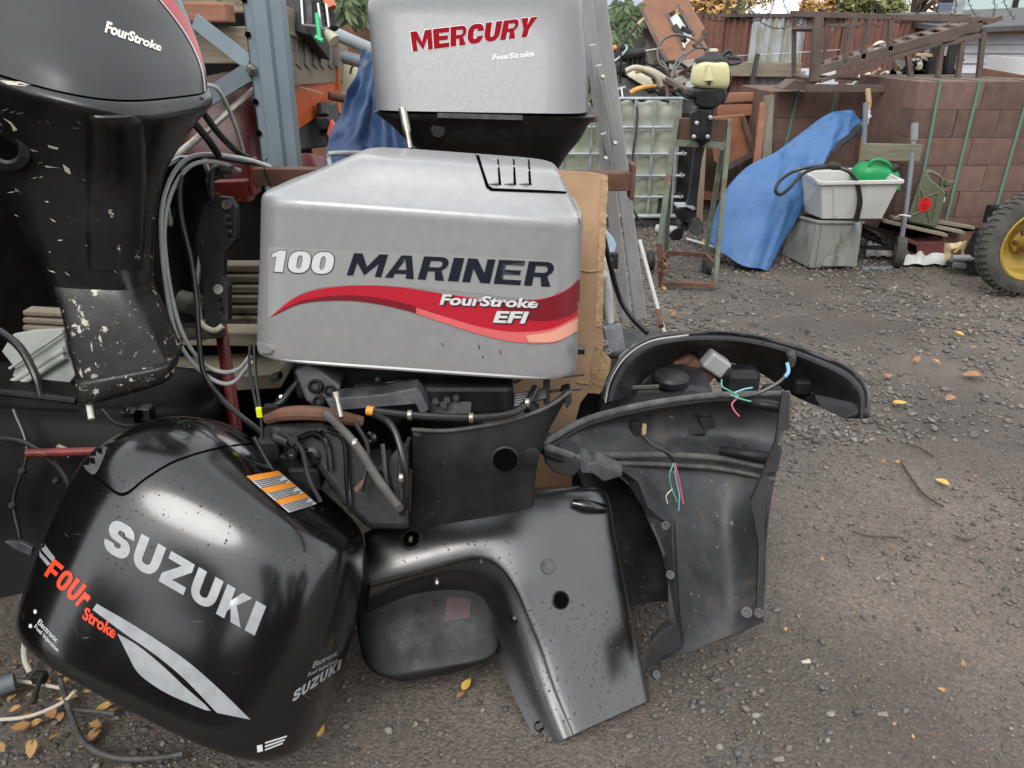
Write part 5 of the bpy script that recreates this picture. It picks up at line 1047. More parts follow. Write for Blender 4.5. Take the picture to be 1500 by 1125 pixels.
    q = MB(); q.cyl(PG(-20, 1012, .03), PG(22, 998, .03), .022, 16); obj('pipe', q, flat('slate_grey_plastic', (.12, .14, .15), .5), k, smooth=True)
dark_corner()

# ================================================================== odds and ends between cardboard and ladder
def odds():
    k = thing('silver_engine_leg', 'silver grey drive leg with lugged grey bracket behind the cardboard', 'drive leg', PD(900, 470, 2.5))
    q = pxloft([(876, 408, 892, 402, 2.55, 2.55, .03, 3), (878, 440, 898, 436, 2.55, 2.55, .035, 3), (884, 475, 900, 472, 2.52, 2.52, .035, 3)], 24, 3); obj('leg', q, m_alu, k, smooth=True)
    q = MB(); q.plate([PD(*z, 2.4) for z in ((884, 482), (910, 476), (917, 512), (894, 518), (888, 505))], (0, .03, 0)); obj('lugged_bracket', q, mat('grey_wet_casting', (.13, .14, .155), (.2, .21, .22), rough=.35, nscale=40), k, bevel=.004)
    for x, y in ((886, 502), (891, 515)):
        q = MB(); q.tube([PD(x + 3 * math.cos(a), y + 3 * math.sin(a), 2.4) for a in [i * .7 for i in range(9)]], .003, 6, 2, closed=True); obj('lug_ring', q, m_alu, k, smooth=True)
    k = thing('wooden_tool', 'brown wooden tool handle leaning behind the cardboard', 'tool handle', PD(890, 440, 2.6))
    q = MB(); q.cyl(PD(880, 392, 2.7), PD(903, 474, 2.5), .011, 12); obj('handle', q, m_wood, k, smooth=True)
    k = thing('cardboard_box', 'small printed pale blue box with orange label behind the cardboard', 'box', PD(890, 370, 2.9))
    q = MB(); q.plate([PD(*z, 2.9) for z in ((878, 340), (890, 342), (903, 358), (898, 374), (878, 378))], (0, .1, 0)); obj('box', q, flat('pale_blue_card', (.34, .45, .58), .5), k)
    q = MB(); q.plate([PD(*z, 2.89) for z in ((879, 356), (884, 357), (883, 368), (879, 367))], (0, .004, 0)); obj('orange_label', q, flat('orange_card', (.7, .14, .05), .5), k)
    k = thing('rubbish_box', 'pale box with black plastic lever in the gap beside the ladder', 'box', PD(892, 390, 2.9))
    q = MB(); q.plate([PD(*z, 2.85) for z in ((878, 382), (904, 378), (902, 398), (880, 404))], (0, .1, 0)); obj('box', q, m_pale, k, bevel=.004)
    q = MB(); q.box(PD(900, 374, 2.8), (.028, .03, .02)); q.box(PD(901, 386, 2.8), (.022, .02, .04)); obj('lever', q, m_rubber, k, bevel=.004)
    k = thing('black_strap', 'black flat rubber strap hanging down behind the cardboard', 'strap', PD(900, 430, 2.4))
    q = MB(); q.tube([PD(883, 340, 2.35), (PD(893, 385, 2.4)), PD(907, 435, 2.5), PD(925, 465, 2.5), PD(948, 488, 2.45)], .0085, 8, 5); obj('strap', q, m_cblk, k, smooth=True)
    k = thing('white_pole', 'thin white pole standing behind the cowl tray', 'pole', PG(972, 486))
    q = MB(); q.cyl(PG(973, 487), PY(937, 352, 4.2), .011, 12); obj('pole', q, m_white, k, smooth=True)
    q = MB(); q.cyl(PD(964, 455, 3.95), PD(969, 478, 3.85), .0135, 12); obj('worn_sleeve', q, m_rust, k, smooth=True)
    # ladder
    k = thing('aluminium_ladder', 'dull aluminium extension ladder leaning beside the grey engine', 'ladder', PG(925, 470))
    for (a, b, w) in (((857, -10, 2.9), (918, 470, 3.75), .05), ((876, -10, 2.92), (938, 465, 3.8), .055)):
        q = MB(); q.bar(PD(*a), PD(*b), w, .03, (0, 1, 0)); q.bar(PD(*a) + Vector((w / 2, .02, 0)), PD(*b) + Vector((w / 2, .02, 0)), .006, .06, (0, 1, 0)); obj('rail', q, m_alu, k, bevel=.003)
    for i, (a, b) in enumerate((((868, 65, 2.95), (888, 230, 3.2)), ((877, 95, 2.95), (902, 212, 3.15)), ((884, 195, 3.1), (897, 240, 3.2)))):
        q = MB(); q.bar(PD(*a), PD(*b), .024, .016); obj('stay', q, m_alu, k, bevel=.002)
    for i in range(7):
        y = 30 + 62 * i; f = (y + 10) / 480; d = 2.9 + .85 * f
        q = MB(); q.cyl(PD(860 + 61 * f, y, d + .02), PD(876 + 62 * f, y, d + .03), .012, 10); obj('rung', q, m_alu, k, smooth=True)
    for x, y in ((883, 113), (901, 210), (887, 232)):
        q = MB(); q.lathe(PD(x, y, 2.94), -FW, [(.009, 0), (.009, .006), (.005, .008)], 10); obj('rivet', q, m_steel, k)
    k = thing('blue_tarp_scrap', 'crumpled dusty blue tarpaulin hanging over the rack end', 'tarpaulin', PD(540, 170, 2.9))
    random.seed(5)
    R = []
    for y, xa, xb, d in ((72, 532, 600, 3.0), (100, 524, 610, 2.95), (140, 508, 620, 2.85), (180, 492, 630, 2.75), (215, 480, 640, 2.65), (255, 474, 640, 2.6)):
        R.append([PD(xa + (xb - xa) * i / 8, y + random.uniform(-4, 4), d + random.uniform(-.05, .05) + (.06 if i % 2 else 0)) for i in range(9)])
    q = MB(); q.patch(R, .004, 8); crumple(q, .035, 4); obj('sheet', q, m_tarpd, k, smooth=True, angle=80)
    k = thing('grey_pipe', 'grey plastic pipes lying behind the tarpaulin by the grey engine', 'pipe', PD(520, 75, 3.6))
    for a, b in (((488, 48), (560, 80)), ((505, 84), (565, 100))):
        q = MB(); q.cyl(PD(*a, 3.5), PD(*b, 3.4), .028, 18); obj('pipe', q, flat('grey_drain_plastic', (.27, .30, .33), .5, col2=(.22, .24, .26)), k, smooth=True)
    k = thing('cream_drum', 'cream plastic drum with black hook behind the orange arm', 'drum', PD(510, 115, 3.7))
    q = pxloft([(494, 86, 520, 88, 3.7, 3.7, .06, 3), (492, 95, 530, 96, 3.7, 3.7, .09, 4), (494, 120, 532, 120, 3.7, 3.7, .1, 4), (496, 142, 528, 140, 3.7, 3.7, .09, 4)], 32, 4); obj('drum', q, m_pale, k, smooth=True)
    q = MB(); q.tube([PD(513, 108, 3.55), PD(516, 98, 3.55), PD(524, 90, 3.55), PD(532, 93, 3.55)], .005, 8); obj('hook', q, m_cblk, k, smooth=True)
odds()
# ================================================================== yard behind: block stacks
m_blk = [mat('red_brown_concrete_block', (.128, .074, .060), (.168, .100, .082), rough=.88, nscale=9, bump=.3, bscale=70, chips=((.10, .06, .05), 8, .62)),
         mat('dark_red_brown_block', (.10, .06, .05), (.138, .083, .07), rough=.88, nscale=9, bump=.3, bscale=70),
         mat('dusty_red_brown_block', (.145, .086, .069), (.185, .114, .092), rough=.88, nscale=9, bump=.3, bscale=70, chips=((.12, .075, .06), 8, .60))]
def part(src, parent, loc, rz=0.0):
    c = src.copy(); COL.objects.link(c); c.parent = parent; c.location = Vector(loc) - wloc(parent); c.rotation_euler = (0, 0, rz); return c
def block_stack(name, label, x0, x1, Y, z0, z1, nc, bw, depth, offs, dark=None, skew=0.0):
    t = thing(name, label, 'block stack', ((x0 + x1) / 2, Y, 0), 'stacks of strapped concrete blocks')
    h = (z1 - z0) / nc; proto = []
    for k, m in enumerate(m_blk):
        for w in (bw, bw / 2):
            q = MB(); q.box((0, 0, 0), (w - .0015, .2, h - .0015)); o = obj('concrete_block', q, m, None, bevel=.003, seg=1); COL.objects.unlink(o); proto.append(o)
    for r in range(nc):
        x = x0; i = 0; first = True
        while x < x1 - .02:
            half = (first and (r + offs) % 2) or random.random() < .14
            w = bw / 2 if half else bw; first = False
            if x + w > x1 + .03: w = bw / 2; half = True
            mi = random.choice((0, 0, 1, 2)) if not (dark and x > dark(r)) else 1
            part(proto[mi * 2 + (1 if half else 0)], t, (x + w / 2 + random.uniform(-.0015, .0015), Y + .1 + random.uniform(-.0025, .0025), z0 + h * (r + .5)), random.uniform(-.008, .008))
            x += w
    q = MB(); q.box(((x0 + x1) / 2, Y + .2 + depth / 2, (z0 + z1) / 2), (x1 - x0 - .02, depth, z1 - z0 - .01)); obj('inner_blocks', q, m_blk[0], t, bevel=.004)
    return t
a = PY(1340, 119, 5.45); zt = a.z; xr0 = PY(1349, 119, 5.45).x
st = block_stack('block_stack', 'near stack of red brown concrete blocks with green straps beside the tractor wheel', xr0, xr0 + 1.75, 5.45, .07, zt, 6, .29, .8, 0, dark=lambda r: xr0 + .62 - .02 * r)
def strap(t, pts, Y):
    q = MB(); P = [PY(x, y, Y - .008) for x, y in pts]; q.bar(P[0], P[-1], .020, .004); q.bar(P[0] + Vector((0, .0, .003)), P[0] + Vector((0, .6, .003)), .020, .004, (0, 0, 1)); obj('strap', q, m_strap, t)
for p in (((1378, 119), (1331, 372)), ((1436, 119), (1374, 372)), ((1512, 119), (1440, 372))): strap(st, p, 5.45)
xl0 = PY(1131, 132, 6.3).x; xl1 = PY(1312, 134, 6.3).x
st2 = block_stack('block_stack', 'lower left stack of red brown concrete blocks behind the blue tarpaulin', xl0, xl1, 6.3, .08, PY(1200, 134, 6.3).z, 5, .36, .7, 1)
for p in (((1170, 133), (1120, 340)), ((1225, 134), (1180, 340))): strap(st2, p, 6.3)
st3 = block_stack('block_stack', 'shadowed stack of red brown concrete blocks between the two strapped stacks', xl1 + .03, xl1 + .75, 6.75, .08, 1.08, 5, .34, .6, 0, dark=lambda r: -9)
pl_ = thing('block_pallet', 'wooden pallet planks under the olive jerrycan', 'pallet', PG(1360, 370))
for i, (a, b) in enumerate((((1290, 322), (1385, 344)), ((1305, 318), (1410, 340)), ((1335, 318), (1425, 333)))):
    q = MB(); q.bar(PY(*a, 5.25 + .07 * i), PY(*b, 5.22 + .07 * i), .07, .02, (0, 0, 1)); obj('plank', q, m_wood, pl_, bevel=.003)
q = MB(); q.bar(PY(1290, 330, 5.4), PY(1440, 346, 5.38), .09, .06, (0, 1, 0)); obj('bearer', q, m_drk, pl_)
k = thing('red_beam_end', 'red brown box section end lying under the pallet', 'steel beam', PG(1350, 372))
q = MB(); q.plate([PY(*z, 5.2) for z in ((1322, 345), (1346, 356), (1388, 354), (1384, 374), (1344, 378), (1322, 368))], (0, .35, 0)); obj('beam_end', q, mat('dull_red_steel', (.13, .035, .03), (.09, .03, .025), rough=.6, nscale=9), k, bevel=.004)
q = MB(); q.plate([PY(*z, 5.19) for z in ((1328, 354), (1343, 360), (1343, 372), (1328, 366))], (0, .01, 0)); obj('open_end', q, m_drk, k)
k = thing('loose_block', 'single red brown concrete block low beside the tractor wheel', 'concrete block', PG(1410, 360))
q = MB(); q.plate([PY(*z, 5.35) for z in ((1378, 342), (1432, 338), (1424, 360), (1384, 362))], (0, .25, 0)); obj('concrete_block', q, m_blk[2], k, bevel=.004)

# ================================================================== olive jerrycan
def jerry():
    t = thing('olive_jerrycan', 'olive green steel jerrycan with round red tag on the pallet', 'jerrycan', PY(1360, 326, 5.25))
    Y = 5.22; b = Vector((.055, .13, 0))
    out = [(1349, 262), (1352, 257), (1360, 255), (1364, 263), (1372, 270), (1383, 279), (1385, 284), (1374, 330), (1370, 333), (1333, 325), (1329, 321), (1330, 316)]
    q = MB(); q.plate([PY(*z, Y) for z in out], b); obj('body', q, m_olive, t, bevel=.012, seg=3)
    for a, c in (((1347, 272), (1343, 316)), ((1352, 290), (1374, 282)), ((1358, 308), (1362, 326)), ((1334, 316), (1352, 308)), ((1347, 272), (1352, 288)), ((1374, 282), (1366, 322))):
        q = MB(); q.tube([PY(*a, Y - .001), PY((a[0] + c[0]) / 2, (a[1] + c[1]) / 2, Y - .003), PY(*c, Y - .001)], .006, 8, 2); obj('pressed_rib', q, m_olive, t, smooth=True)
    for dv in (.25, .5, .75):
        q = MB(); o = b * dv; q.tube([PY(1356, 257, Y) + o, PY(1360, 253, Y) + o, PY(1368, 255, Y) + o, PY(1379, 262, Y) + o, PY(1380, 275, Y) + o], .008, 8); obj('handle', q, m_olive, t, smooth=True)
    q = MB(); q.box(PY(1389, 268, Y + .06), (.05, .04, .03)); q.cyl(PY(1383, 272, Y + .06), PY(1396, 266, Y + .06), .016, 12); obj('spout_cap', q, m_olive, t, bevel=.004)
    q = MB(); q.box(PY(1384, 285, Y + .03), (.02, .02, .03)); obj('black_catch', q, m_rubber, t, bevel=.003)
    q = MB(); q.box(PY(1382, 292, Y + .03), (.018, .012, .035)); obj('white_sticker', q, m_wht, t, bevel=.002)
    q = MB(); q.lathe(PY(1354, 300, Y - .004), (0, -1, 0), [(.045, 0), (.045, .004)], 24); q.box(PY(1357, 291, Y - .006), (.02, .004, .03)); g = obj('red_tag', q, flat('red_tag_plastic', (.55, .01, .015), .4), t)
    for i in range(3):
        q = MB(); q.box(PY(1354, 299 + 3.2 * i, Y - .0095), (.045 - .008 * i, .001, .006)); obj('tag_print', q, flat('dark_red_print', (.15, .005, .006), .5), g)
    q = MB(); q.box(PY(1355.5, 293, Y - .0095), (.012, .001, .012)); obj('tag_print', q, m_blkp, g)
jerry()

# ================================================================== tubs, hose, green can
def tub(name, label, m, B4, T4, rim, wall=.012, cat='tub', emb=None):
    t = thing(name, label, cat, B4[0])
    Bc = sum(B4, Vector()) / 4; ins = [b + (Bc - b) * .06 + Vector((0, 0, .015)) for b in B4]; tc = sum(T4, Vector()) / 4; tin = [p + (tc - p) * .06 for p in T4]
    q = MB(); q.add(B4 + T4 + tin + ins, [(3, 2, 1, 0)] + [(i, (i + 1) % 4, 4 + (i + 1) % 4, 4 + i) for i in range(4)] + [(4 + i, 4 + (i + 1) % 4, 8 + (i + 1) % 4, 8 + i) for i in range(4)] + [(8 + i, 8 + (i + 1) % 4, 12 + (i + 1) % 4, 12 + i) for i in range(4)] + [(12, 13, 14, 15)])
    obj('tub_wall', q, m, t, bevel=.010, seg=3)
    r = MB(); 
    for i in range(4): r.bar(T4[i] + (T4[i] - tc) * .02, T4[(i + 1) % 4] + (T4[(i + 1) % 4] - tc) * .02, rim, rim * .9, (0, 0, 1))
    obj('rim', r, m, t, bevel=.004)
    return t
fl, fr, bl = PG(1186, 393), PG(1255, 391), PG(1145, 372); br = fr + bl - fl
TL, TR_, BL = PY(1199, 325, fl.y - .02), PY(1264, 325, fr.y - .02), PY(1164, 316, bl.y + .02)
gt = tub('grey_tub', 'dirty grey plastic tub underneath the white tub', m_greyp, [fl, fr, br, bl], [TL, TR_, TR_ + BL - TL, BL], .022)
q = MB(); c = PY(1224, 391, fl.y - .012)
q.plate([c + Vector((.1 * math.cos(a), 0, .075 * math.sin(a) + .005)) for a in [i * math.pi / 14 for i in range(15)]], (0, .012, 0)); obj('embossed_arch', q, m_greyp, gt, bevel=.003)
for x0, y0, x1, y1 in ((1197, 330, 1186, 388), (1205, 330, 1196, 390)):
    q = MB(); q.bar(PY(x0, y0, fl.y - .02), PY(x1, y1, fl.y - .006), .012, .012); obj('corner_rib', q, m_greyp, gt, bevel=.003)
Yw = fl.y - .03
w = [PY(1204, 321, Yw), PY(1292, 321, Yw), None, PY(1172, 308, Yw + .42)]; w[2] = w[1] + w[3] - w[0]
wt = [PY(1202, 268, Yw - .04), PY(1320, 266, Yw - .04), None, PY(1175, 250, Yw + .46)]; wt[2] = wt[1] + wt[3] - wt[0]
wtub = tub('white_tub', 'white plastic tub on the grey tub, with green fuel can inside', m_white, w, wt, .026)
q = MB(); q.bar(PY(1222, 272, Yw - .038), PY(1222, 318, Yw - .004), .012, .012); obj('corner_rib', q, m_white, wtub, bevel=.003)
k = thing('green_fuel_can', 'bright green plastic fuel can lying in the white tub', 'fuel can', PY(1282, 262, 5.3))
q = MB(); lv = [(1247, 275, 1316, 275, .10), (1247, 262, 1315, 262, .11), (1251, 250, 1313, 252, .11), (1257, 243, 1308, 246, .10), (1264, 238.5, 1300, 243, .08), (1272, 237, 1292, 240, .04)]
L = []
for xl, yl, xr, yr, hw in lv:
    a, b = PY(xl, yl, 5.28), PY(xr, yr, 5.28); c = (a + b) / 2; u = (b - a) / 2; L.append([c + u * p + Vector((0, hw * s, 0)) for p, s in selp(3, 36)])
q.loft(L, 4); obj('can_body', q, m_greenp, k, smooth=True, angle=60)
for d in (-.022, .022):
    q = MB(); q.tube([PY(1274, 242, 5.22 + d), PY(1277, 236, 5.22 + d), PY(1288, 234, 5.22 + d), PY(1301, 239, 5.22 + d), PY(1305, 246, 5.22 + d)], .011, 10); obj('handle', q, m_greenp, k, smooth=True)
q = MB(); q.cyl(PY(1306, 249, 5.2), PY(1314, 243, 5.2), .028, 14); obj('black_cap', q, m_rubber, k, smooth=True)
k = thing('fuel_hose', 'black rubber fuel hose with primer bulb looped over the white tub', 'hose', PY(1200, 246, 5.1))
q = MB(); q.tube([PY(*z) for z in ((1254, 332, 4.98), (1258, 312, 4.95), (1261, 295, 4.95), (1256, 268, 4.95), (1244, 251, 4.97), (1222, 244, 5.02), (1196, 244, 5.1), (1165, 250, 5.15), (1143, 264, 5.1), (1136, 278, 5.05), (1143, 285, 5.05), (1158, 274, 5.05), (1174, 256, 5.08), (1195, 247, 5.08), (1225, 246, 5.02), (1246, 254, 4.97), (1258, 280, 4.95), (1257, 305, 4.95), (1252, 322, 4.96))], .0115, 8, 6); obj('hose', q, m_cblk, k, smooth=True)
q = MB(); q.tube([PY(1212, 243, 5.02), PY(1222, 243, 5.01), PY(1232, 246, 5.0)], lambda u: .014 + .012 * math.sin(u * math.pi), 12, 5); obj('primer_bulb', q, m_rubber, k, smooth=True)
q = MB(); q.cyl(PY(1256, 326, 4.95), PY(1257, 340, 4.95), .018, 12); obj('connector', q, m_galv, k, smooth=True)

# ================================================================== sack truck
def sack():
    t = thing('sack_truck', 'grey tubular sack truck with wooden crossboard and black wheels', 'hand trolley', PG(1310, 388))
    for P_ in ([(1340, 184, 5.35), (1335, 240, 5.3), (1327, 308, 5.22), (1319, 358, 5.17), (1312, 384, 5.12), (1302, 393, 5.08), (1262, 394, 5.06)], [(1268, 150, 5.6), (1266, 210, 5.55), (1262, 250, 5.5), (1255, 330, 5.4)]):
        q = MB(); q.tube([PY(*z) for z in P_], .017, 10, 5); obj('tube_frame', q, flat('slate_grey_paint', (.13, .145, .17), .45, col2=(.17, .18, .2)), t, smooth=True)
    q = MB(); q.cyl(PY(1340, 180, 5.35), PY(1339, 205, 5.33), .023, 12); obj('hand_grip', q, flat('grey_grip', (.22, .22, .23), .6), t, smooth=True)
    q = MB(); q.bar(PY(1262, 222, 5.40), PY(1349, 224, 5.30), .11, .025, (0, 1, 0)); obj('wooden_board', q, mat('mossy_board', (.13, .12, .08), (.20, .185, .13), rough=.85, nscale=10, stretch=(.3, 1, 3), bump=.2), t, bevel=.003)
    for x, y, Y in ((1318, 369, 5.1), (1303, 348, 5.45)):
        q = MB(); c = PY(x, y, Y); ax = Vector((1, -.35, 0)); q.lathe(c - ax * .03, ax, [(.055, 0), (.095, 0), (.105, .018), (.105, .042), (.095, .06), (.055, .06), (.05, .05), (0.0, .05)], 28); wh = obj('wheel', q, m_tyre, t, smooth=True, angle=40)
        q = MB(); q.lathe(c - ax * .035, ax, [(.05, 0), (.05, .068), (.02, .072), (.018, .085), (0, .085)], 20); obj('hub', q, m_rust, wh, smooth=True)
    q = MB(); q.cyl(PY(1265, 330, 5.3), PY(1320, 345, 5.3), .012, 10); q.bar(PY(1262, 362, 5.25), PY(1312, 364, 5.2), .02, .05); q.bar(PY(1264, 345, 5.45), PY(1300, 360, 5.2), .02, .02); obj('axle_frame', q, m_dark, t)
    q = MB(); q.tube([PY(1313, 318, 5.15), PY(1320, 315, 5.12), PY(1334, 317, 5.1)], .006, 6); obj('cable_tie', q, m_wht, t, smooth=True)
    k = thing('orange_stake', 'split orange brown wooden stake with white tape behind the sack truck', 'stake', PY(1262, 240, 5.75))
    q = MB(); q.bar(PY(1271, 130, 5.7), PY(1273, 152, 5.7), .03, .02); q.bar(PY(1273, 150, 5.7), PY(1268, 180, 5.7), .03, .02); q.bar(PY(1267, 178, 5.7), PY(1254, 300, 5.7), .03, .02); obj('stake', q, m_woodl, k)
    q = MB(); q.box(PY(1269, 172, 5.68), (.035, .03, .09)); q.box(PY(1273, 171, 5.67), (.02, .02, .03), Matrix.Rotation(.7, 3, 'Y')); obj('white_tape', q, m_wht, k, bevel=.003)
sack()

# ================================================================== blue tarpaulin cover
def fold(mb, amp):
    D = Vector((.55, 0, .83)); E_ = Vector((.83, 0, -.55))
    for i, v in enumerate(mb.v):
        a, b = v.dot(D), v.dot(E_); n = 0
        for f, g, w in ((1.1, 3.4, 1), (2.2, 7.5, .45), (4, 15, .16)):
            n += w * (1 - 2.2 * abs(mnoise.noise(Vector((a * f, b * g, f * 3 + v.y)))))
        mb.v[i] = v + Vector((0, -1, .25)) * (amp * (n - 1.1))
def tarp():
    t = thing('blue_tarp_cover', 'blue tarpaulin draped over something leaning against the block stack', 'tarpaulin', PG(1110, 384))
    prs = [((1251, 165), (1268, 183), 5.62, .05), ((1240, 164), (1258, 194), 5.60, .08), ((1216, 168), (1238, 208), 5.56, .14), ((1184, 191), (1211, 226), 5.52, .17), ((1140, 223), (1196, 258), 5.46, .20), ((1096, 247), (1178, 300), 5.40, .23), ((1064, 283), (1160, 335), 5.35, .26), ((1048, 322), (1143, 364), 5.32, .28), ((1039, 352), (1130, 386), 5.30, .29)]
    L = []
    for i, (a, b, d, w) in enumerate(prs):
        w *= .62; A_, B_ = PD(*a, d), PD(*b, d - .08); c = (A_ + B_) / 2; u = (B_ - A_) / 2; n = Vector((0, 1, .25)).normalized(); ring_ = []
        for j, (p, s) in enumerate(selp(2.2, 96)):
            th = 2 * math.pi * j / 96; k = min(i / 5, 1)
            f = 1 + k * (.030 * math.sin(3 * th + i * .9) + .022 * math.sin(7 * th - i * 1.6)) + .02 * mnoise.noise(Vector((math.cos(th) * 3, math.sin(th) * 3, i * .9)))
            ring_.append(c + u * p * (1 + (f - 1) * .35) + n * (s * w * f) + Vector((0, 0, .018 * mnoise.noise(Vector((th * 2, i * 1.3, 4))))))
        L.append(ring_)
    q = MB(); q.loft(L, 10); fold(q, .045); o = obj('cover', q, m_tarp, t, smooth=True, angle=80)
    bv = bvh_of(q)
    r = MB(); r.tube([PD(x, y, 5.26) for x, y in ((1041, 355), (1066, 368), (1098, 378), (1128, 387))], .012, 8); obj('hem', r, m_tarp, o, smooth=True)
    r = MB(); r.plate([PD(*z, 5.42) for z in ((1266, 184), (1250, 200), (1214, 228), (1210, 222), (1240, 200))], (0, .1, 0)); obj('dark_underside', r, m_rubber, t)
tarp()

# ================================================================== IBC used as a scrap bin
def ibc():
    Y = 6.25; t = thing('scrap_cage_tank', 'algae stained white bulk tank in a galvanised cage, cut open as a scrap bin', 'bulk tank', PG(930, 325))
    xs = [800, 835, 872, 908, 932, 960, 996, 1006]
    def X(x, y): return x - (x - 750) * .055 * (y - 144) / 175
    ys = [150, 186, 225, 257, 287, 318]
    rows = []
    for i in range(21):
        y = 147 + 171 * i / 20; r = []
        for j in range(43):
            x = 796 + 204 * j / 42; fy = math.sin(math.pi * ((i / 20 * 5) % 1)); fx = math.sin(math.pi * ((j / 42 * 7.2) % 1))
            r.append(PY(X(x, y), y + (3 * math.sin(j * .9) if i == 0 else 0), Y + .05 - .035 * abs(fy) ** .6 * abs(fx) ** .6))
        rows.append(r)
    q = MB(); q.patch(rows, .01, 1); obj('tank_front', q, m_ibc, t, smooth=True, angle=80)
    a, b = PY(X(1000, 147), 147, Y + .05), PY(X(1000, 318), 318, Y + .05)
    q = MB(); q.add([a, a + Vector((.03, .9, 0)), b + Vector((.03, .9, 0)), b], [(0, 1, 2, 3)]); q.add([a + Vector((.0, .9, 0)), a + Vector((-1.2, .9, 0)), b + Vector((-1.2, .9, 0)), b + Vector((0, .9, 0))], [(0, 1, 2, 3)]); obj('tank_side', q, m_ibc, t)
    for y in (144, 186, 225, 257, 288, 316):
        z = PY(900, y, Y).z; x1 = PY(X(1000, y), y, Y).x
        P = [Vector((x1 - 1.3, Y - .012, z)), Vector((x1 - .05, Y - .012, z)), Vector((x1 + .02, Y - .005, z)), Vector((x1 + .05, Y + .05, z)), Vector((x1 + .05, Y + .9, z))]
        q = MB(); q.tube(P, .0125 if y < 300 else .02, 10, 4); obj('cage_rail', q, m_galv, t, smooth=True)
    for x in (826, 868, 908, 932, 960, 996):
        q = MB(); q.cyl(PY(X(x, 144), 144, Y - .014), PY(X(x, 316), 316, Y - .014), .011, 10); obj('cage_upright', q, m_galv, t, smooth=True)
    q = MB(); q.bar(PG(800, 326), PG(996, 325), .10, .06, (0, 0, 1)); obj('skid', q, m_galv, t, bevel=.006)
    q = MB(); q.box((PG(930, 325).x, Y + .45, .5), (1.05, .7, .85)); obj('scrap_fill', q, m_dark, t, bevel=.05)
    q = MB(); q.plate([PY(*z, Y + .0) for z in ((966, 286), (1000, 284), (998, 314), (962, 316))], (0, .04, 0)); obj('black_patch', q, m_rubber, t)
    # brown board with the cut-out
    k = thing('brown_cabinet_door', 'tall brown board with a ragged cut-out, tilted in the scrap bin', 'board', PY(990, 60, 6.7))
    pf = plane3((936, 9, 6.55), (1028, 42, 6.65), (979, 95, 6.35))
    q = MB(); q.plate([pf(*z) for z in ((936, 9), (949, -8), (1003, -6), (1013, 18), (1030, 44), (1024, 56), (1042, 88), (1040, 94), (979, 94), (960, 55))], (.03, .07, .02), [[pf(*z) for z in ((976, 22), (992, 12), (998, 10), (1006, 28), (1017, 48), (1010, 60), (1000, 72), (990, 52))]]); obj('board', q, m_brownp, k)
    q = MB(); q.bar(pf(936, 9), pf(979, 95), .03, .03); q.bar(pf(976, 20), pf(1001, 73), .022, .02); q.bar(pf(993, 8), pf(1016, 52), .022, .02); obj('steel_edge', q, m_rustdark, k)
    q = MB(); q.bar(PD(984, 25, 6.6), PD(1008, 62, 6.6), .10, .01); obj('galvanised_strip', q, m_galv, k)
    q = MB(); q.bar(pf(988, 40) , pf(1002, 60), .05, .07); q.bar(pf(998, 40), pf(1012, 48), .03, .05); obj('black_lock', q, m_rubber, k)
    q = MB(); q.bar(pf(999, 70), pf(1010, 58), .012, .03); q.bar(pf(1000, 64), pf(1003, 72), .012, .03); obj('pale_bracket', q, m_pale, k)
    def tb(nm, lab, cat, pts, r, m, n=8, lst=None):
        k = thing(nm, lab, cat, PD(*pts[0]))
        for p in [pts] + (lst or []): q = MB(); q.tube([PD(*z) for z in p], r, n, 6); obj('tube', q, m, k, smooth=True)
        return k
    tb('brown_cable', 'brown rubber cable looping high over the scrap bin', 'cable', [(976, 102, 6.1), (966, 92, 6.1), (963, 75, 6.1), (972, 58, 6.1), (990, 51, 6.1), (1012, 56, 6.1), (1028, 66, 6.1), (1036, 80, 6.1)], .010, flat('brown_rubber', (.10, .07, .06), .5), 8)
    tb('grey_cable_loop', 'grey cables bent over the scrap bin next to the cream tank', 'cable', [(983, 112, 6.0), (988, 96, 6.0), (998, 82, 6.0), (1010, 76, 6.0), (1022, 70, 6.0), (1042, 73, 6.0)], .009, flat('mid_grey_rubber', (.12, .12, .12), .5), 8, [[(984, 114, 6.0), (992, 98, 6.0), (1004, 82, 6.0), (1014, 72, 6.0)], [(978, 104, 6.0), (974, 95, 6.0), (968, 88, 6.0)]])
    tb('cream_hose', 'thick cream hose curving over the scrap in the bin', 'hose', [(917, 104, 6.0), (930, 99, 5.98), (948, 103, 5.98), (962, 112, 6.0), (968, 126, 6.05)], .022, flat('cream_hose_rubber', (.48, .43, .32), .5, col2=(.38, .33, .24), nscale=6), 10, [[(930, 104, 6.1), (945, 101, 6.1), (962, 107, 6.1), (978, 118, 6.1)]])
    k = thing('pale_container', 'pale plastic container with dark rim in the scrap bin', 'container', PD(935, 115, 6.1))
    q = MB(); q.plate([PD(*z, 6.1) for z in ((916, 103), (934, 103), (956, 116), (958, 126), (946, 128), (920, 112))], (0, .2, 0)); obj('container', q, m_pale, k, bevel=.01)
    k = thing('black_scrap', 'black moulded engine scrap under the hoses in the bin', 'scrap', PD(915, 130, 6.1))
    q = MB(); q.plate([PD(*z, 6.15) for z in ((894, 115), (910, 112), (930, 118), (955, 128), (966, 144), (895, 146))], (0, .3, 0)); obj('moulding', q, m_inner, k, bevel=.02)
    q = MB()
    for x in (902, 910): q.bar(PD(x, 128, 6.1), PD(x + 2, 142, 6.1), .012)
    q.bar(PD(900, 131, 6.1), PD(916, 127, 6.1), .012); obj('pale_letters', q, m_wht, k)
    k = thing('orange_tool', 'orange wooden tool handle lying across the scrap', 'tool handle', PD(940, 130, 6.0))
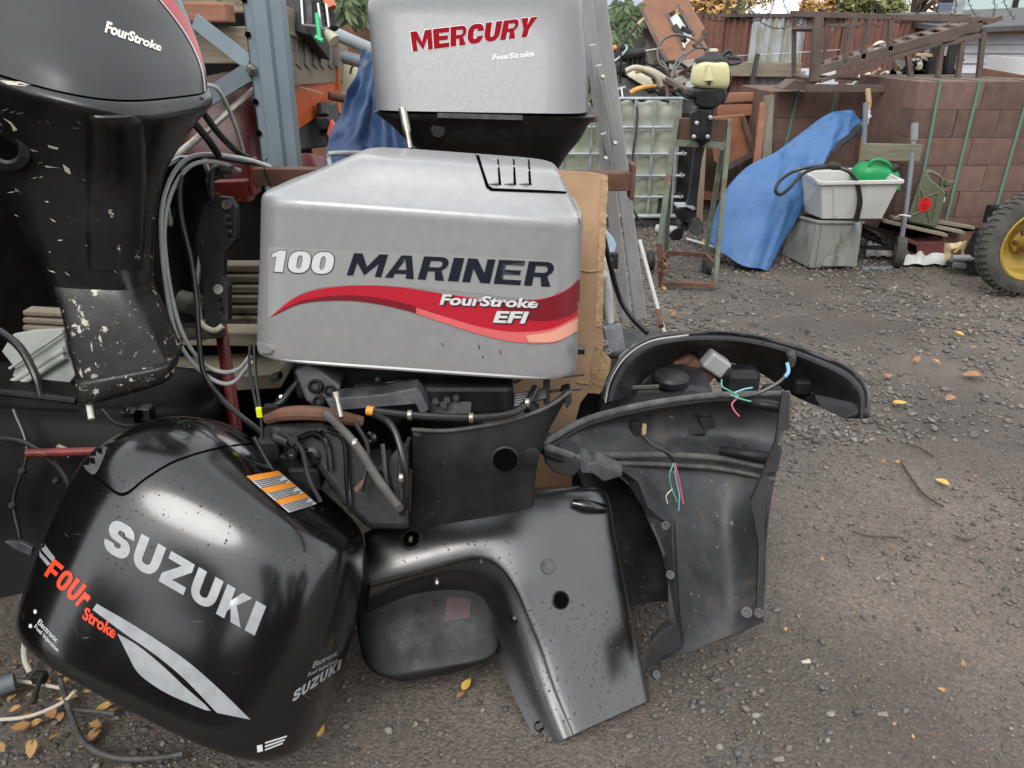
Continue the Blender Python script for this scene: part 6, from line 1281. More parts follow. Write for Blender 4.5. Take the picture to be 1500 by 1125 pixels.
    q = MB(); q.tube([PD(924, 136, 5.95), PD(935, 130, 5.93), PD(950, 127, 5.95), PD(960, 126, 6.0)], lambda u: .022 - .008 * u, 10); obj('shaft', q, flat('orange_varnished_wood', (.62, .32, .08), .4, col2=(.5, .24, .06), nscale=10), k, smooth=True)
    k = thing('dark_motor', 'dark rusty motor with fins at the back of the scrap bin', 'motor', PD(925, 80, 6.3))
    q = MB(); q.box(PD(925, 92, 6.35), (.20, .2, .20)); q.box(PD(912, 78, 6.3), (.1, .1, .12)); q.cyl(PD(905, 82, 6.2), PD(945, 76, 6.2), .035, 14); obj('casing', q, m_dark, k, bevel=.02)
    q = MB(); q.cyl(PD(945, 75, 6.2), PD(968, 71, 6.2), .010, 10); obj('shaft', q, m_steel, k, smooth=True)
    q = MB(); q.cyl(PD(894, 71, 6.2), PD(903, 70, 6.2), .022, 10); obj('orange_end', q, flat('orange_cap', (.6, .22, .04), .5), k, smooth=True)
    for i in range(5): q = MB(); q.box(PD(912 + 7 * i, 95, 6.24), (.008, .02, .16)); obj('fin', q, m_engine, k)
    k = thing('black_fork', 'thin black rod with pale tip sticking up from the scrap', 'rod', PD(920, 60, 6.2))
    q = MB(); q.cyl(PD(892, 92, 6.15), PD(934, 36, 6.2), .009, 8); obj('rod', q, m_rubber, k); q = MB(); q.cyl(PD(934, 36, 6.2), PD(943, 27, 6.2), .012, 8); obj('tip', q, m_woodl, k); q = MB(); q.tube([PD(890, 94, 6.15), PD(905, 86, 6.14), PD(918, 72, 6.15), PD(916, 66, 6.15)], .009, 8); obj('hook', q, m_galv, k, smooth=True)
    k = thing('grey_plank', 'pale grey painted planks stacked behind the cream tank', 'planks', PD(1010, 100, 6.3))
    for a, b, w_ in (((980, 97), (1032, 90), .05), ((985, 122), (1016, 110), .06), ((990, 108), (1032, 98), .045)):
        q = MB(); q.bar(PD(*a, 6.2), PD(*b, 6.2), w_, .03); obj('plank', q, flat('pale_grey_timber', (.42, .42, .37), .7, col2=(.32, .32, .27), nscale=12), k, bevel=.003)
    k = thing('steel_angle', 'dark steel bar sloping from the scrap to the small outboard', 'steel bar', PD(1000, 125, 5.6))
    q = MB(); q.bar(PD(978, 116, 5.9), PD(1018, 140, 5.3), .045, .03); q.bar(PD(976, 118, 5.9), PD(978, 150, 5.9), .02); obj('bar', q, m_rustdark, k)
    k = thing('black_tube_handle', 'dark hinged steel arm lying over the brown cable', 'steel arm', PD(1020, 60, 6.0))
    q = MB(); q.bar(PD(1016, 68, 5.9), PD(1030, 54, 5.9), .035); q.box(PD(1033, 51, 5.9), (.05, .05, .07)); obj('arm', q, m_rustdark, k, bevel=.004)
    tb('black_hose', 'thin black hose hanging down the front of the bulk tank', 'hose', [(915, 140, 5.95), (926, 145, 5.9), (933, 160, 5.88), (932, 190, 5.88), (927, 230, 5.9), (923, 290, 5.95), (930, 312, 5.95), (945, 332, 5.95)], .010, m_cblk, 8)
    rr = random.Random(77); k = thing('scrap_tangle', 'tangle of hoses, bars and broken castings heaped on top of the bulk tank', 'scrap heap', PD(950, 125, 6.2))
    for i in range(34):
        x, y = rr.uniform(893, 1000), rr.uniform(92, 142); d = 6.15 + rr.uniform(0, .35); q = MB(); c_ = PD(x, y, d); u = Vector((rr.uniform(-1, 1), rr.uniform(-.4, .4), rr.uniform(-.7, .7))).normalized(); kk = rr.random()
        if kk < .45: q.tube([c_ - u * .22, c_ + Vector((0, 0, rr.uniform(-.06, .1))), c_ + u * .22 + Vector((0, 0, rr.uniform(-.1, .02)))], rr.choice((.007, .010, .014)), 7, 5); obj('hose', q, rr.choice((m_cblk, m_cgry, m_gasket, m_rubber)), k, smooth=True)
        elif kk < .7: q.bar(c_ - u * .18, c_ + u * .18, rr.uniform(.012, .035)); obj('bar', q, rr.choice((m_rust, m_rustdark, m_alu, m_engine, m_wood)), k, bevel=.002)
        else: q.box(c_, (rr.uniform(.05, .13), .1, rr.uniform(.04, .1)), Matrix.Rotation(rr.uniform(-.8, .8), 3, 'Y'), rr.uniform(.6, 1)); obj('broken_casting', q, rr.choice((m_dark, m_engine, m_inner, m_rust)), k, bevel=.012)
    k = thing('blue_tap_cap', 'small pale blue cap on the bulk tank', 'cap', PD(902, 172, 6.1)); q = MB(); q.lathe(PY(902, 172, Y - .01), (0, -1, 0), [(.022, 0), (.022, .02), (.016, .024)], 14); obj('cap', q, flat('pale_blue_plastic', (.12, .42, .58), .4), k, smooth=True)
    for y, x in ((332, 918), (404, 928)):
        k = thing('blue_strip', 'pale blue plastic end beside the ladder, %s' % ('upper' if y < 350 else 'lower'), 'plastic end', PD(x, y, 5)); q = MB(); q.box(PD(x, y, 4.2 if y > 350 else 5.2), (.05, .03, .02)); obj('end', q, flat('sky_blue_plastic', (.05, .38, .58), .4), k, bevel=.004)
ibc()

# ================================================================== small outboard on its stand
def small_outboard():
    t = thing('motor_stand', 'rusty green steel outboard stand with wooden board and small wheels', 'stand', PG(1010, 418))
    m_gr = mat('flaking_green_paint', (.16, .20, .15), (.10, .12, .09), rough=.6, nscale=9, chips=((.16, .09, .05), 14, .56))
    fl, fr = PG(968, 418), PG(1047, 421); rl, rr = PG(975, 375), PG(1031, 388)
    def part_(nm, a, b, w, m=m_gr, h=None): q = MB(); q.bar(a, b, w, h); obj(nm, q, m, t, bevel=.002)
    tl, tr = PY(992, 172, 4.75), PY(1069, 174, 4.75); 
    part_('leg', PY(986, 208, 4.72), tl, .028); part_('leg', PY(966, 358, 4.62), PY(986, 208, 4.72), .03); part_('leg', fl, PY(966, 358, 4.62), .03, m_rust)
    part_('leg', fr, tr, .027); part_('leg', rr, PY(1058, 218, 4.85), .028); part_('leg', rl, PY(982, 240, 4.95), .03)
    part_('cross_bar', PY(985, 209, 4.72), PY(1062, 213, 4.72), .035); part_('cross_bar', PY(976, 370, 4.85), PY(1032, 373, 4.85), .028, m_rust); part_('cross_bar', PY(969, 415, 4.6), PY(1046, 418, 4.57), .028, m_rust)
    part_('cross_bar', PY(1032, 371, 4.9), PY(1050, 390, 4.62), .022, m_rust); part_('cross_bar', PY(975, 372, 4.9), PY(966, 395, 4.62), .022, m_rust)
    q = MB(); q.plate([PY(*z, 4.76) for z in ((993, 173), (1068, 175), (1060, 208), (988, 206))], (0, .035, 0)); obj('wooden_board', q, mat('brown_wet_board', (.15, .085, .06), (.10, .06, .045), rough=.7, nscale=8, stretch=(1, 1, .2)), t, bevel=.003)
    for x, y, Y in ((1034, 392, 4.95), (952, 382, 4.95)):
        q = MB(); q.lathe(PY(x, y, Y) - Vector((.015, 0, 0)), (1, 0, 0), [(.02, 0), (.06, 0), (.065, .01), (.065, .03), (.06, .04), (.02, .04)], 20); obj('wheel', q, m_rubber, t, smooth=True, angle=40)
    q = MB()
    for i in range(9): q.tube([PY(966 + 5 * math.cos(i * 2.2), 378 + 3 * i, 4.60), PY(970 + 6 * math.sin(i * 1.7), 376 + 3 * i, 4.57), PY(972 + 4 * math.cos(i * 1.3), 382 + 2 * i, 4.59)], .006, 6, 3)
    obj('wire_binding', q, m_rust, t, smooth=True)
    o = thing('small_outboard', 'small old black outboard with cream fuel tank clamped on the green stand', 'outboard engine', PY(1035, 200, 4.7))
    q = MB(); lv = [(1018, 127, 1062, 129, .085), (1014, 122, 1065, 124, .10), (1014, 112, 1066, 114, .11), (1017, 98, 1065, 98, .11), (1022, 91, 1061, 91, .10), (1030, 89, 1054, 89, .07)]
    L = []
    for xl, yl, xr, yr, hw in lv:
        a, b = PY(xl, yl, 4.7), PY(xr, yr, 4.7); c = (a + b) / 2; u = (b - a) / 2; L.append([c + u * p + Vector((0, hw * s, 0)) for p, s in selp(3.5, 40)])
    q.loft(L, 4); obj('fuel_tank', q, m_cream, o, smooth=True, angle=60)
    q = MB(); q.patch([[PY(1033, 96, 4.585), PY(1038, 94, 4.578), PY(1043, 96, 4.585)], [PY(1034, 106, 4.585), PY(1038, 106, 4.572), PY(1043, 106, 4.585)], [PY(1032, 118, 4.585), PY(1038, 118, 4.568), PY(1045, 118, 4.585)]], .01, 3); obj('tank_rib', q, m_cream, o, smooth=True)
    q = MB(); q.box(PY(1039, 121, 4.57), (.016, .02, .022)); obj('fuel_tap', q, m_rubber, o, bevel=.003)
    q = MB(); q.lathe(PY(1042, 91, 4.7), (0, 0, 1), [(.10, 0), (.09, .02), (.05, .035), (.035, .05), (.03, .055)], 24); obj('starter_cover', q, m_rubber, o, smooth=True)
    q = MB(); q.lathe(PY(1045, 78, 4.7), (0, 0, 1), [(.025, 0), (.025, .02), (.015, .024)], 16); obj('pale_cap', q, m_pale, o, smooth=True)
    q = MB(); q.tube([PY(*z, 4.7) for z in ((1055, 84), (1064, 76), (1069, 75), (1070, 80), (1062, 84), (1076, 84), (1084, 86), (1083, 91), (1066, 94))], .012, 8, 4); obj('carry_handle', q, m_engine, o, smooth=True)
    q = MB(); q.plate([PY(*z, 4.62) for z in ((1014, 130), (1062, 128), (1068, 140), (1058, 152), (1046, 160), (1026, 158), (1016, 150))], (0, .16, 0)); obj('power_unit', q, m_dark, o, bevel=.012)
    q = MB(); q.tube([PY(1064, 96, 4.68), PY(1070, 115, 4.68), PY(1066, 135, 4.68), PY(1058, 152, 4.7)], .008, 8); obj('fuel_pipe', q, m_cblk, o, smooth=True)
    q = MB(); q.tube([PY(1018, 142, 4.62), PY(1004, 140, 4.5), PY(990, 128, 4.4)], .014, 10); obj('tiller_arm', q, m_black, o, smooth=True)
    lg = [(1022, 150, 1046, 152, .06), (1014, 165, 1044, 164, .06), (1013, 200, 1040, 203, .05), (1017, 210, 1034, 211, .04), (1015, 230, 1028, 232, .035), (1009, 280, 1022, 282, .035), (1004, 300, 1018, 302, .04), (998, 306, 1016, 308, .05)]
    q = MB(); L = []
    for xl, yl, xr, yr, hw in lg:
        a, b = PY(xl, yl, 4.74), PY(xr, yr, 4.74); c = (a + b) / 2; u = (b - a) / 2; L.append([c + u * p + Vector((0, hw * s, 0)) for p, s in selp(3, 28)])
    q.loft(L, 3); obj('drive_leg', q, m_shell, o, smooth=True, angle=50)
    q = MB(); q.plate([PY(*z, 4.60) for z in ((1012, 166), (1022, 160), (1044, 162), (1042, 200), (1034, 205), (1014, 203))], (0, .04, 0)); obj('clamp', q, m_dark, o, bevel=.004)
    for x, y in ((1016, 200), (1036, 200), (1020, 180), (1040, 172)):
        q = MB(); q.lathe(PY(x, y, 4.6), (0, -1, 0), [(.012, 0), (.012, .014), (.006, .018)], 12); obj('clamp_bolt', q, m_galv, o, smooth=True)
    q = MB(); q.plate([PY(*z, 4.64) for z in ((994, 304), (1018, 304), (1019, 307), (994, 307))], (0, .16, 0)); obj('cavitation_plate', q, m_galv, o)
    q = MB(); q.lathe(PY(1003, 330, 4.75), PY(1003, 330, 4.5) - PY(1003, 330, 4.75), [(.03, 0), (.036, .06), (.032, .15), (.02, .152), (.018, .12)], 20); q.cyl(PY(1006, 308, 4.76), PY(1003, 330, 4.76), .035, 14); obj('gearcase', q, m_shell, o, smooth=True)
    c = PY(1003, 330, 4.58)
    for a in (100, -5, 235):
        u = Vector((math.cos(rad(a)), 0, math.sin(rad(a)))); v = Vector((-u.z, .35, u.x))
        q = MB(); q.patch([[c + u * (.025 + .085 * s) + v * (wd * e) + Vector((0, .02 * e, 0)) for e in (-1, -.4, .4, 1)] for s, wd in ((0, .018), (.35, .042), (.75, .045), (1, .016))], .005, 4); obj('propeller_blade', q, m_shell, o, smooth=True)
    k = thing('white_bottle', 'grey white plastic pipe lying on leaves under the bulk tank', 'pipe', PG(975, 332)); q = MB(); q.cyl(PG(961, 335, .04), PG(992, 338, .04), .035, 14); obj('pipe', q, flat('dirty_pale_plastic', (.42, .43, .42), .5, col2=(.25, .25, .24), nscale=9), k, smooth=True)
    k = thing('thin_white_rod', 'thin white rod on the gravel behind the motor stand', 'rod', PG(1030, 355)); q = MB(); q.cyl(PG(1006, 350, .02), PG(1048, 362, .02), .010, 8); obj('rod', q, m_white, k)
    k = thing('wooden_stake', 'pale split wooden stake leaning behind the small outboard', 'stake', PG(1026, 335)); q = MB(); q.bar(PG(1024, 333), PY(1030, 205, 6.0), .045, .03); obj('stake', q, mat('split_timber', (.36, .27, .19), (.44, .35, .26), rough=.8, nscale=8, stretch=(3, 1, .3)), k)
small_outboard()

# ================================================================== tractor wheel
def tractor_wheel():
    c = PY(1494, 353, 4.47); r = c.z
    t = thing('tractor', 'parked tractor of which only the yellow rimmed lugged front wheel shows', 'tractor', (c.x, c.y, 0))
    c = c + Vector((.05, .02, -.012)); s = (r - .012) / .328 * .985; ax = Vector((.06, -1, 0)).normalized()
    q = MB(); q.lathe(c, ax, [(x * s, h * s) for x, h in ((.212, -.015), (.25, -.022), (.29, -.024), (.312, -.008), (.318, .03), (.314, .07), (.302, .092), (.275, .102), (.25, .104), (.232, .098), (.212, .085))], 64, False); ty = obj('tyre', q, m_tyre, t, smooth=True, angle=30)
    q = MB(); q.lathe(c, ax, [(x * s, h * s) for x, h in ((.226, .098), (.215, .103), (.207, .097), (.203, .07), (.190, .06), (.183, .03), (.178, -.02), (.12, -.045), (.075, -.04), (.07, -.03))], 56, False); rim = obj('rim', q, m_yellow, t, smooth=True, angle=30)
    q = MB(); q.lathe(c, ax, [(x * s, h * s) for x, h in ((.085, -.045), (.08, -.01), (.06, .0), (.05, .03), (.045, .055), (.03, .062), (.0, .062))], 28); obj('hub', q, m_yellow, rim, smooth=True)
    for i in range(6):
        a = i * math.pi / 3; p = c + Vector((math.cos(a), 0, math.sin(a))) * .066 * s; q = MB(); q.lathe(p - ax * .01, ax, [(.014, 0), (.014, .022), (.008, .026)], 6); obj('wheel_nut', q, m_rust, rim)
    pr = None
    for i in range(44):
        a = 2 * math.pi * i / 44; u = Vector((math.cos(a), 0, 0)) + Vector((0, 0, math.sin(a))); u = (u - ax * u.dot(ax)).normalized(); w = ax.cross(u); q = MB()
        f = lambda rr, h, g: c + u * (rr * s) + ax * (h * s) + w * (g * s)
        for h0, h1, h2, g in ((.094, .080, .036, 0), (-.026, -.008, .028, .02)):
            q.add([f(.297, h0, g - .010), f(.297, h0, g + .010), f(.323, h1, g + .012), f(.323, h1, g - .008), f(.312, h2, g + .004), f(.312, h2, g + .022), f(.326, h2, g + .022), f(.326, h2, g + .004)],
                  [(0, 1, 2, 3), (7, 6, 5, 4), (0, 4, 5, 1), (1, 5, 6, 2), (2, 6, 7, 3), (3, 7, 4, 0)])
        obj('tread_lug', q, m_tyre, ty)
    q = MB(); q.plate([PY(*z, 4.9) for z in ((1438, 345), (1452, 338), (1460, 400), (1420, 400), (1424, 372))], (0, .1, 0)); q.box((c.x + .35, c.y + .45, c.z), (.3, .7, .12)); obj('axle_beam', q, m_dark, t, bevel=.006)
    k = thing('grey_tube_bundle', 'grey steel tubes lying on the ground beside the tractor wheel', 'tubes', PG(1410, 383))
    for a, b, z, r_ in (((1386, 381), (1445, 386), .035, .025), ((1396, 388), (1450, 392), .035, .022), ((1394, 378), (1448, 378), .10, .022)):
        q = MB(); q.cyl(PG(*a, z), PG(*b, z), r_, 14); obj('tube', q, m_galv if z < .05 else flat('grey_steel', (.22, .23, .24), .4), k, smooth=True)
    k = thing('torn_paper', 'torn ochre paper wrapping over the grey tubes', 'paper', PG(1400, 378)); random.seed(11)
    q = MB(); q.patch([[PY(x + random.uniform(-2, 2), y + random.uniform(-3, 3), 5.0 + random.uniform(-.05, .05)) for x in (1384, 1392, 1400, 1408, 1416)] for y in (356, 364, 372, 378)], .003, 3); q.bar(PY(1398, 370, 4.92), PY(1415, 353, 4.92), .015, .004); obj('sheet', q, mat('ochre_paper', (.45, .30, .10), (.55, .47, .36), rough=.8, nscale=8), k, smooth=True)
    k = thing('white_plastic_sheet', 'crumpled white plastic sheeting on the ground by the sack truck', 'plastic sheet', PG(1355, 385)); 
    for x0, x1, yb in ((1320, 1396, 388), (1268, 1308, 376)):
        q = MB(); R = []
        for j, (dy, dz) in enumerate(((0, .0), (-4, .05), (-8, .07), (-10, .02))): R.append([PG(x0 + (x1 - x0) * i / 9, yb + dy + 1.2 * math.sin(i * 1.9 + dy), 0) + Vector((0, 0, dz * random.uniform(.5, 1.3) + .004)) for i in range(10)])
        q.patch(R, .002, 3); obj('sheet', q, m_white, k, smooth=True)
tractor_wheel()

# ================================================================== rusty steel frame on the stacks
def steel_frame():
    t = thing('rusty_steel_frame', 'rusty welded steel ramp frame lying on top of the block stacks', 'steel frame', PY(1290, 125, 6.0))
    YF = 6.0
    def b(nm, p0, p1, w=.045, dp=.05, y0=YF, y1=None): q = MB(); q.bar(PY(*p0, y0), PY(*p1, y1 or y0), w * .82, dp * .85, (0, 1, 0)); obj(nm, q, m_rustdark, t, bevel=.002)
    b('top_rail', (1158, 20), (1456, 30), .045, .04); b('post', (1199, 24), (1192, 119), .075, .06); b('post', (1163, 22), (1163, 112), .035, .04, 6.5)
    b('foot_bar', (1160, 22), (1200, 22), .035, .04, 6.5, 6.0); b('foot_bar', (1163, 42), (1198, 42), .035, .04, 6.5, 6.0); b('foot_bar', (1163, 112), (1194, 118), .05, .05, 6.5, 6.0)
    b('ramp_rail', (1196, 104), (1438, 36), .075, .04); b('ramp_rail', (1200, 92), (1405, 32), .025, .03, 6.45); b('ramp_rail', (1200, 119), (1402, 55), .035, .04)
    b('base_rail', (1180, 128), (1348, 131), .06, .06); b('base_rail', (1200, 112), (1340, 122), .03, .03, 6.5)
    for i in range(10):
        f = (i + .5) / 10; b('ramp_slat', (1200 + 232 * f, 101 - 64 * f), (1203 + 200 * f, 91 - 58 * f), .015, .06, YF, 6.45)
    for p0, p1 in (((1251, 26), (1236, 92)), ((1275, 27), (1263, 86)), ((1305, 27), (1303, 74)), ((1330, 80), (1336, 126)), ((1380, 64), (1373, 119)), ((1410, 60), (1402, 119)), ((1441, 40), (1433, 119))): b('upright', p0, p1, .04, .04)
    b('brace_bar', (1378, 66), (1438, 52), .04, .04); b('brace_bar', (1376, 112), (1432, 116), .02, .04, 6.1); b('brace_bar', (1212, 38), (1262, 36), .03, .03, 6.5); b('upright', (1213, 38), (1206, 92), .03, .03, 6.5); b('upright', (1240, 38), (1236, 85), .02, .02, 6.5)
    b('end_lug', (1442, 33), (1466, 26), .04, .06)
    k = thing('rusty_channel', 'short rusty channel at the left foot of the steel frame', 'steel channel', PY(1175, 125, 6.1)); q = MB(); q.plate([PY(*z, 6.1) for z in ((1146, 130), (1164, 117), (1190, 120), (1182, 132))], (0, .2, 0)); obj('channel', q, m_rustdark, k, bevel=.004)
    random.seed(3)
    k = thing('scrap_heap', 'tangle of pipes, black sheeting and hoses piled under the steel frame', 'scrap heap', PY(1310, 125, 6.9)); 
    for i in range(16):
        x = 1245 + i * 8; q = MB(); y = 128 - (i * 2.6)
        q.tube([PY(x + random.uniform(-8, 8), y + random.uniform(-12, 6), 6.8 + random.uniform(-.2, .3)) for _ in range(4)], random.choice((.008, .012, .02)), 7, 4); obj('hose_scrap', q, random.choice((m_cblk, m_pale, m_dark, m_cgry, m_wood)), k, smooth=True)
    for i in range(6):
        x = 1310 + 12 * i; q = MB(); q.patch([[PY(x + random.uniform(-10, 10) + 14 * u, 86 + 13 * v + random.uniform(-6, 6), 6.9 + random.uniform(-.12, .12)) for u in range(4)] for v in range(4)], .003, 3); obj('black_sheeting', q, m_black, k, smooth=True)
    q = MB(); q.box((PY(1310, 125, 7.1).x, 7.25, .5), (1.5, .5, 1.0)); obj('heap_base', q, m_dark, k, bevel=.05)
    for a, b_, m in (((1398, 62), (1388, 108), m_rubber), ((1371, 68), (1360, 115), m_rubber), ((1344, 80), (1372, 82), m_woodl)):
        q = MB(); q.bar(PY(*a, 6.7), PY(*b_, 6.7), .06 if m is m_rubber else .025, .06); obj('post_scrap', q, m, k, bevel=.004)
    q = MB(); q.tube([PY(*z, 6.8) for z in ((1275, 78), (1285, 67), (1292, 66), (1300, 74))], .03, 8); obj('pale_cloth', q, m_pale, k, smooth=True)
steel_frame()

# ================================================================== fences
def sheet(parent, nm, x0, x1, yt, yb, Y, m, wave=.03, amp=.012, z0=None):
    a, b = PY(x0, yt, Y), PY(x1, yt, Y); n = max(6, int((b.x - a.x) / wave * 5)); zb = PY(x0, yb, Y).z if z0 is None else z0
    q = MB(); q.v = []
    for z in (zb, (zb + a.z) / 2, a.z):
        for i in range(n + 1):
            u = i / n; q.v.append(Vector((a.x + (b.x - a.x) * u, Y + amp * math.sin(u * n / 5 * 2 * math.pi), z + (b.z - a.z) * u * (z == a.z))))
    q.f = [(j * (n + 1) + i, j * (n + 1) + i + 1, (j + 1) * (n + 1) + i + 1, (j + 1) * (n + 1) + i) for j in range(2) for i in range(n)]
    N = len(q.v); q.v += [v + Vector((0, .004, 0)) for v in q.v]; q.f += [tuple(k + N for k in f[::-1]) for f in q.f]
    q.f += [(2 * (n + 1) + i, 2 * (n + 1) + i + 1, 2 * (n + 1) + i + 1 + N, 2 * (n + 1) + i + N) for i in range(n)]
    obj(nm, q, m, parent, smooth=True, angle=80)
m_rsheet = mat('rust_red_corrugated', (.20, .088, .062), (.13, .062, .048), rough=.75, nscale=5, bump=.1, streak=((.34, .26, .20), 5, .60), stretch=(3, 1, .5), chips=((.30, .12, .07), 12, .62))
m_gsheet = mat('weathered_galvanised_sheet', (.40, .43, .45), (.30, .30, .25), rough=.6, nscale=4, ramp=(.45, .55), stretch=(2, 1, .7), chips=((.28, .10, .06), 6, .66))
m_greysheet = mat('grey_fence_sheet', (.33, .34, .33), (.24, .24, .225), rough=.75, nscale=6, stretch=(3, 1, .4), bump=.05)
def fences():
    t = thing('corrugated_fence', 'rusty and galvanised corrugated iron fence behind the block stacks', 'fence', PY(1200, 60, 8))
    for x0, x1, yt, yb, Y, m in ((1000, 1062, 24, 92, 7.95, m_rsheet), (1060, 1106, 23, 92, 8.0, m_rsheet), (1103, 1150, 24, 95, 7.97, m_gsheet), (1148, 1182, 24, 95, 8.0, m_gsheet), (1180, 1240, 24, 100, 8.0, m_rsheet), (1238, 1320, 25, 120, 7.97, m_rsheet), (1318, 1420, 26, 120, 8.0, m_rsheet)): sheet(t, 'corrugated_sheet', x0, x1, yt, yb, Y, m, .06, .014)
    sheet(t, 'corrugated_sheet', 1062, 1100, 104, 140, 7.97, m_rsheet, .06, .012, 0); sheet(t, 'corrugated_sheet', 1098, 1180, 104, 140, 7.98, m_greysheet, .08, .012, 0)
    q = MB(); q.bar(PY(1010, 100, 7.9), PY(1172, 102, 7.9), .13, .06); obj('fence_rail', q, m_wood, t, bevel=.004)
    q = MB(); q.bar(PY(1005, 22, 7.98), PY(1420, 24, 7.98), .03, .06); obj('capping', q, m_rustdark, t)
    q = MB(); q.bar(PY(1110, 80, 7.8), PY(1098, 136, 7.6), .035, .03); obj('dark_post', q, m_rubber, t)
    q = MB(); q.tube([PY(1068, 82, 7.85), PY(1120, 80, 7.85), PY(1230, 73, 7.85)], .005, 6); obj('line_wire', q, m_galv, t)
    t = thing('grey_panel_fence', 'grey weathered panel fence behind the scrap bin', 'fence', PY(940, 60, 7.6))
    for i in range(8): sheet(t, 'fence_panel', 838 + 22 * i, 859.5 + 22 * i, 20 + (i % 3), 140, 7.5 + .02 * (i % 2), m_greysheet, .16, .006, 0)
    q = MB(); q.bar(PY(948, 40, 7.4), PY(958, 110, 7.3), .08, .06); q.bar(PY(880, 40, 7.4), PY(905, 78, 7.35), .03); obj('fence_post', q, m_woodv, t)
    t = thing('brown_board_fence', 'dark brown vertical board fence behind the motor stand', 'fence', PY(1060, 200, 6.9))
    for i in range(9):
        q = MB(); a = PY(1002 + 16 * i, 150 + random.uniform(-4, 4), 6.9); q.box((a.x, 6.9 + .01 * (i % 2), a.z / 2), (.092, .025, a.z)); obj('board', q, mat('board_brown_%d' % i, (.10 + .02 * (i % 3), .075 + .012 * (i % 3), .058), (.16, .12, .09), rough=.85, nscale=7, stretch=(3, 1, .3), bump=.2), t, bevel=.003)
    for a, b, w in (((1055, 143), (1130, 141), .07), ((1050, 162), (1128, 160), .09), ((1005, 285), (1070, 288), .07), ((1005, 318), (1065, 320), .08)):
        q = MB(); q.bar(PY(*a, 6.82), PY(*b, 6.82), w, .04); obj('rail', q, m_woodr, t, bevel=.003)
    t = thing('timber_post', 'weathered upright timber post left of the block stack', 'post', PY(1125, 180, 6.2))
    q = MB(); q.bar(PY(1118, 330, 6.15), PY(1126, 140, 6.2), .07, .05); obj('post', q, m_woodv, t, bevel=.003)
    q = MB(); q.bar(PY(1108, 240, 6.1), PY(1118, 150, 6.2), .05, .04); obj('post', q, m_woodr, t, bevel=.003)
    t = thing('rusty_cabinet', 'tilted rust orange steel cabinet panel behind the motor stand', 'steel panel', PY(1080, 200, 6.5))
    q = MB(); q.plate([PY(*z, 6.5) for z in ((1036, 172), (1090, 168), (1105, 215), (1098, 226), (1062, 246), (1046, 236))], (.02, .06, 0)); obj('panel', q, mat('rust_orange_sheet', (.30, .125, .06), (.22, .085, .045), rough=.75, nscale=6, bump=.1), t, bevel=.004)
    q = MB(); q.bar(PY(1086, 170, 6.45), PY(1106, 232, 6.45), .025); q.bar(PY(1062, 246, 6.45), PY(1108, 222, 6.45), .04); obj('steel_edge', q, m_rustdark, t)
    t = thing('rust_brown_wall', 'rust brown steel sheet wall behind the rack pallet', 'wall', PY(520, 40, 6))
    q = MB(); q.plate([PY(*z, 5.2) for z in ((300, -60), (600, -60), (600, 330), (300, 330))], (0, .03, 0)); obj('sheet', q, m_brownp, t)
    q = MB(); q.bar(PY(512, 36, 5.1), PY(532, 4, 5.1), .05, .02); obj('rusty_strap', q, m_rust, t)
    t = thing('barbed_wire', 'loose coils of barbed wire along the top of the corrugated fence', 'barbed wire', PY(1200, 10, 7.9)); random.seed(9)
    for x0, x1, ph, rr in ((1010, 1130, 0, .16), (1110, 1290, 1.5, .24), (1280, 1400, .5, .18), (1390, 1510, 2, .28)):
        a, b = PY(x0, 12, 7.9), PY(x1, 12, 7.9); n = 46; P = []
        for i in range(n):
            u = i / (n - 1); th = u * 2 * math.pi * (x1 - x0) / 52 + ph; P.append(a.lerp(b, u) + Vector((rr * .7 * math.cos(th), rr * math.sin(th) * .7, rr * math.sin(th) * .8 + .02)))
        q = MB(); q.tube(P, .0038, 5, 3); w = obj('wire_coil', q, m_dark, t, smooth=True)
        q = MB()
        for i in range(0, n - 1):
            for f in (0, .5): 
                p = P[i].lerp(P[i + 1], f); d = Vector((random.uniform(-1, 1), random.uniform(-1, 1), random.uniform(-1, 1))).normalized() * .028; q.bar(p - d, p + d, .004)
        o = obj('barbs', q, m_dark, w); o['kind'] = 'stuff'
fences()
